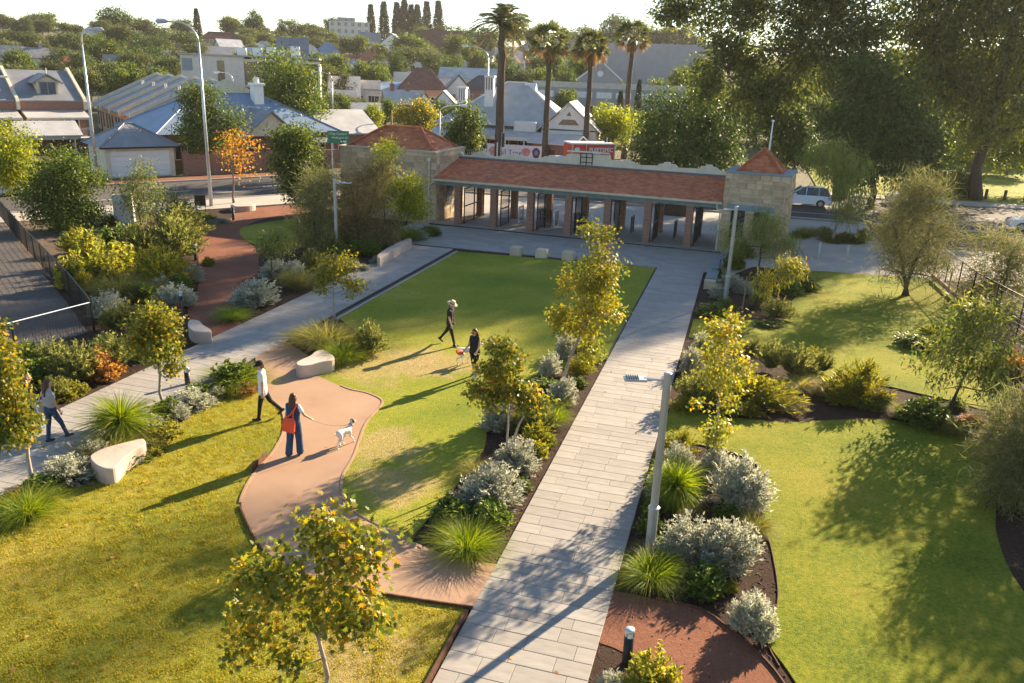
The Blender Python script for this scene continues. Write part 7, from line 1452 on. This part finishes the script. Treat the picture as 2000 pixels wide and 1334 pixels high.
def dog(label, loc, head, base, patch, L=.52, hs=.36, tail_up=True, step=.12, patches=()):
    V3 = Vector; z = hs; caps = [(V3((0, L*.42, z+.10)), V3((0, L*.05, z+.11)), .105, .095, 0), (V3((0, L*.05, z+.11)), V3((0, -L*.42, z+.125)), .085, .088, 0), (V3((0, L*.45, z+.04)), V3((0, L*.3, z+.03)), .075, .07, 0), (V3((0, L*.5, z+.14)), V3((0, L*.72, z+.27)), .07, .058, 0), (V3((0, L*.74, z+.31)), V3((0, L*.82, z+.31)), .068, .06, 0), (V3((0, L*.86, z+.295)), V3((0, L*1.05, z+.27)), .038, .026, 0)]
    for sd in (-1, 1):
        sh = V3((sd*.075, L*.40, z+.03)); st = step*sd; el = sh+V3((0, -.04+st*.3, -.13)); wr = el+V3((0, .02+st, -.15)); ft = V3((sd*.075, wr.y+.02, .018)); caps += [(sh, el, .05, .036, 0), (el, wr, .030, .022, 0), (wr, ft+V3((0, -.01, .01)), .020, .019, 0), (ft, ft+V3((0, .03, -.002)), .022, .018, 0)]
        hp = V3((sd*.07, -L*.40, z+.08)); kn = hp+V3((sd*.01, .07-st*.4, -.16)); hk = kn+V3((0, -.12-st*.6, -.09)); ft = V3((sd*.075, hk.y+.03, .018)); caps += [(hp, kn, .070, .045, 0), (kn, hk, .036, .022, 0), (hk, ft, .020, .018, 0), (ft, ft+V3((0, .03, -.002)), .022, .018, 0)]
        e = V3((sd*.045, L*.74, z+.36)); caps += [(e, e+V3((sd*.045, .01, -.05)), .022, .014, 1)]
    tp = V3((0, -L*.50, z+.16)); caps += [(tp, tp+V3((0, -.10, .09 if tail_up else -.02)), .026, .02, 0), (tp+V3((0, -.10, .09 if tail_up else -.02)), tp+V3((0, -.16, .20 if tail_up else .02)), .02, .013, 0)]
    caps += [(V3(a), V3(b), r, r, 1) for a, b, r in patches]
    t = thing('dog', label, 'dog', loc, head); part('body', capsules('body', caps, [M[base], M[patch]], .011, 5), None, t)
    part('nose', MB().tube([(0, L*1.05+.02, z+.275), (0, L*1.05+.032, z+.27)], .014, 8), M['fur_black'], t); ey = MB()
    for sd in (-1, 1): ey.tube([(sd*.036, L*.87, z+.335), (sd*.04, L*.885, z+.335)], .010, 6)
    part('eye', ey, M['fur_black'], t); part('collar', MB().tube([(.062*cos(a), L*.62+.035*sin(a)*1.2, z+.215-.06*sin(a)) for a in np.linspace(0, 2*pi, 13)], .012, 5, 0, False), M['leather'], t); return t
bx = G(672, 872); d1 = dog('white dog with black ears and a black patch on its back, held on a lead', (bx[0], bx[1], .042), YAW-.55, 'fur_white', 'fur_black', patches=[((-.05, -.12, .47), (-.05, -.02, .48), .068), ((.03, .40, .68), (-.03, .40, .69), .058)], tail_up=False); d1.scale = (.86, .86, .86)
ld = Vector(d1.location)+Matrix.Rotation(YAW-.55, 3, 'Z') @ Vector((0, .26, .52)); a = Vector(lead_hand); sag = [(a.lerp(ld, q)-Vector((0, 0, .10*4*q*(1-q)))) for q in np.linspace(0, 1, 9)]
o0 = sag[0]; single('dog_lead', MB().tube([q-o0 for q in sag], .006, 5), M['leather'], 'thin lead from the hand of the person in overalls to the dog', 'lead', None, o0)
bx = G(912, 712); dog('pale tan dog with raised white tail beside the person in black', (bx[0], bx[1], .03), YAW-pi/2+.35, 'fur_white', 'fur_tan', L=.56, hs=.40, patches=[((0, -.05, .50), (0, .1, .5), .085)])
# ------------------------------------------------------------------ grass: short tufts over every lawn, chips over the mulch
def tuft_mesh(seed, n, h, mat, spread=.05, wd=.006):
    rs = np.random.default_rng(seed); a = rs.uniform(0, 2*pi, n); r = rs.uniform(0, spread, n); P = np.stack([np.cos(a)*r, np.sin(a)*r, np.full(n, -.004)], 1)
    D = np.stack([rs.normal(size=n)*.55, rs.normal(size=n)*.55, np.ones(n)], 1); return npmesh('tuft', *blade_arrays(P, D, h, wd, .5, rs, 2), mat)
def scatter(name, src, inst_mesh, density, smin, smax, seed, parent_z=0.0, tilt=False, fade=None):
    """instances of one small mesh over a ground sheet"""
    tob = bpy.data.objects.new(inst_mesh.name+'_source', inst_mesh)
    ng = bpy.data.node_groups.new(name, 'GeometryNodeTree'); ng.interface.new_socket('Geometry', in_out='INPUT', socket_type='NodeSocketGeometry'); ng.interface.new_socket('Geometry', in_out='OUTPUT', socket_type='NodeSocketGeometry')
    n = ng.nodes; gi = n.new('NodeGroupInput'); go = n.new('NodeGroupOutput'); dp = n.new('GeometryNodeDistributePointsOnFaces'); dp.inputs['Density'].default_value = density; dp.inputs['Seed'].default_value = seed
    if fade:
        pos = n.new('GeometryNodeInputPosition'); ln = n.new('ShaderNodeVectorMath'); ln.operation = 'LENGTH'; ng.links.new(pos.outputs[0], ln.inputs[0]); mr = n.new('ShaderNodeMapRange'); mr.inputs['From Min'].default_value = fade[0]; mr.inputs['From Max'].default_value = fade[1]; mr.inputs['To Min'].default_value = density; mr.inputs['To Max'].default_value = density*fade[2]
        ng.links.new(ln.outputs['Value'], mr.inputs['Value']); ng.links.new(mr.outputs[0], dp.inputs['Density'])
    oi = n.new('GeometryNodeObjectInfo'); oi.inputs[0].default_value = tob; oi.inputs['As Instance'].default_value = True
    ip = n.new('GeometryNodeInstanceOnPoints'); rv = n.new('FunctionNodeRandomValue'); rv.data_type = 'FLOAT_VECTOR'; t = .6 if tilt else .0
    rv.inputs[0].default_value = (-t, -t, 0); rv.inputs[1].default_value = (t, t, 6.28); sc = n.new('FunctionNodeRandomValue'); sc.data_type = 'FLOAT'; sc.inputs[2].default_value = smin; sc.inputs[3].default_value = smax; sc.inputs['Seed'].default_value = 5
    ng.links.new(gi.outputs[0], dp.inputs[0]); ng.links.new(dp.outputs['Points'], ip.inputs['Points']); ng.links.new(oi.outputs['Geometry'], ip.inputs['Instance']); ng.links.new(rv.outputs[0], ip.inputs['Rotation']); ng.links.new(sc.outputs[1], ip.inputs['Scale']); ng.links.new(ip.outputs[0], go.inputs[0])
    o = tag(link(name, src.data.copy()), kind='stuff'); o.location.z = parent_z; md = o.modifiers.new('scatter', 'NODES'); md.node_group = ng; return o
def top_only(src, name):
    me = src.data; n = len(me.vertices)//2; m = bpy.data.meshes.new(name); f = max(me.polygons, key=lambda p: p.normal.z*p.area)
    m.from_pydata([tuple(me.vertices[i].co) for i in f.vertices], [], [tuple(range(len(f.vertices)))]); m.update(); o = bpy.data.objects.new('t', m); return o
TU = tuft_mesh(1, 26, .045, M['grass_blade'], .075, .007); TF = tuft_mesh(2, 22, .032, M['grass_green'], .085, .006)
ob = bpy.data.objects
TG = tuft_mesh(3, 26, .045, M['grass_green'], .075, .007)
for nm, tm, den in (('meadow_lawn', TU, 95), ('side_lawn', TG, 85), ('central_lawn', TF, 60), ('rear_lawn', TG, 26), ('corner_lawn', TF, 20)):
    scatter('grass', top_only(ob[nm], nm), tm, den, .55, 1.75, hash_(nm), fade=(12, 34, .25) if den > 30 else None)
chip = MB().cbox(-.035, .035, -.009, .009, -.004, .008, .003).mesh('chip', plain('bark_chip', (.13, .085, .06), .9, .45, 20, rnd=.5))
scatter('mulch_chips', top_only(ob['garden_bed'], 'b'), chip, 150, .5, 1.5, 3, tilt=True, fade=(12, 26, .02))

lv = npmesh('fallen', *leaf_arrays(np.array([[0, 0, 0.0]]), np.array([[1.0, 0, 0]]), np.array([[0, 0.1, 1.0]]), .085, .07, 'star', np.random.default_rng(1)), leafmat('leaf_litter', [(.1, (.16, .09, .03)), (.9, (.30, .16, .05))], .2, .8, objrnd=.5))
for nm, den in (('stone_path', .7), ('stone_path.001', .4), ('curved_path', .5), ('meadow_lawn', .9), ('central_lawn', .5), ('side_lawn', .5)):
    q = top_only(ob[nm], nm)
    scatter('fallen_leaves', q, lv, den, .5, 1.2, hash_(nm)+4, parent_z=.026 if 'stone' in nm else (.045 if 'lawn' in nm else .006), fade=(14, 34, .25))
# ------------------------------------------------------------------ evening air: thin warm haze over the whole place
hz = bpy.data.materials.new('haze'); hz.use_nodes = True; t_ = hz.node_tree; t_.nodes.clear(); vo = t_.nodes.new('ShaderNodeVolumePrincipled'); vo.inputs['Color'].default_value = (.98, .95, .90, 1); vo.inputs['Density'].default_value = .00013; vo.inputs['Anisotropy'].default_value = .35
om = t_.nodes.new('ShaderNodeOutputMaterial'); t_.links.new(vo.outputs[0], om.inputs['Volume'])
structure('haze', MB().box(-420, 260, -60, 520, -2.0, 62.0), hz, kind='stuff')
S.cycles.volume_bounces = 0
# ------------------------------------------------------------------ plant labels: by what stands next to them, then by size
LM = [('tall leaning golden tree', G2(1085, 778)), ('twin-stemmed young tree', G2(988, 922)), ('terracotta path end', G2(880, 1085)), ('ribbed lamp post', G2(1268, 1083)), ('grass tree in its pot', G2(1316, 992)), ('thin staked golden tree', G2(1388, 925)),
      ('gravel path corner', G2(1440, 1210)), ('tree by the white-bag walker', G2(65, 948)), ('teardrop bench on the lawn edge', G2(230, 890)), ('round-headed tree', G2(318, 802)), ('bollard light on the far path', G2(367, 752)), ('walker in the cap', G2(500, 790)),
      ('fence return', (-23.2, 20)), ('rusty marker post', G2(352, 640)), ('bench at the gravel path mouth', G2(392, 645)), ('bollard light on the bend', G2(383, 508)), ('mesh fence corner', (-23.5, 24.6)), ('mesh fence middle', (-33, 32)), ('small golden lawn-corner tree', G2(653, 626)), ('junction bench', G2(615, 712)),
      ('grey lamp post', G2(658, 505)), ('wedge-shaped seat wall', G2(768, 490)), ('lodge wall tree', G2(798, 468)), ('big she-oak', G2(706, 500)), ('slatted bench', (-1.0, 43)), ('tower lamp post', G2(1416, 588)), ('low golden weeping tree', G2(1466, 606)), ('tower wall', (1.5, 49)),
      ('stone path edge', G2(1345, 730)), ('leaning tree by the white fence', G2(1846, 818)), ('cycad', G2(1826, 676)), ('rear lawn edge', G2(1640, 750)), ('autumn tree', G2(457, 398)), ('notice board', G2(393, 418)), ('roadside cabinet', G2(245, 436)), ('bushy street tree', G2(110, 450)), ('slim grey-green tree', G2(275, 440))]
HS = []
for o in list(COL.objects):
    if o.parent is None and o.get('category') in ('house', 'building', 'garage', 'villa'):
        w = o['label'].split(); cut = [i for i, q in enumerate(w) if q in ('with', 'beside', 'behind', 'in', 'among', 'of', 'on', 'left', 'right', 'facing', 'between', 'below', 'showing', 'half', 'under', 'over', 'above', 'across')]
        HS.append((' '.join(w[:max(2, min(cut+[6]))]), (o.location.x, o.location.y)))
SK = {v[0]: v[1] for v in KIND.values()}
by = {}
for o in list(COL.objects):
    if o.parent is not None or 'group' not in o: continue
    x, y = o.location.x, o.location.y
    if o.type == 'MESH' and o.get('category') in ('shrub', 'plant', 'grass'):
        k = [v[1] for v in KIND.values() if o['label'].startswith(v[1])][0]; nm, d = min(((n, math.hypot(x-p[0], y-p[1])) for n, p in LM), key=lambda q: q[1])
        if d < 6: o['label'] = k.split(' with ')[0]+(' near the ' if d > 1.6 else ' beside the ')+nm
    elif o.name.startswith('suburb_tree'):
        nm, d = min(((n, math.hypot(x-p[0], y-p[1])) for n, p in HS), key=lambda q: q[1])
        if d < 22: o['label'] = o['label'].split(' among')[0].split(' on the')[0].split(' in the')[0]+' near the '+nm
    else: continue
    by.setdefault(o['label'], []).append(o)
for lb, L in by.items():
    o0 = L[0]; L.sort(key=lambda o: -o.scale.x*o.scale.z)
    if len(L) in (2, 3) and all(a.scale.x*a.scale.z > 1.15*b.scale.x*b.scale.z for a, b in zip(L, L[1:])):
        for o, w in zip(L, ('larger', 'smaller') if len(L) == 2 else ('largest', 'middle-sized', 'smallest')): o['label'] = w+' '+lb
    for o in L:
        if len(L) > 1: o['group'] = 'plants: '+lb
        elif 'group' in o: del o['group']
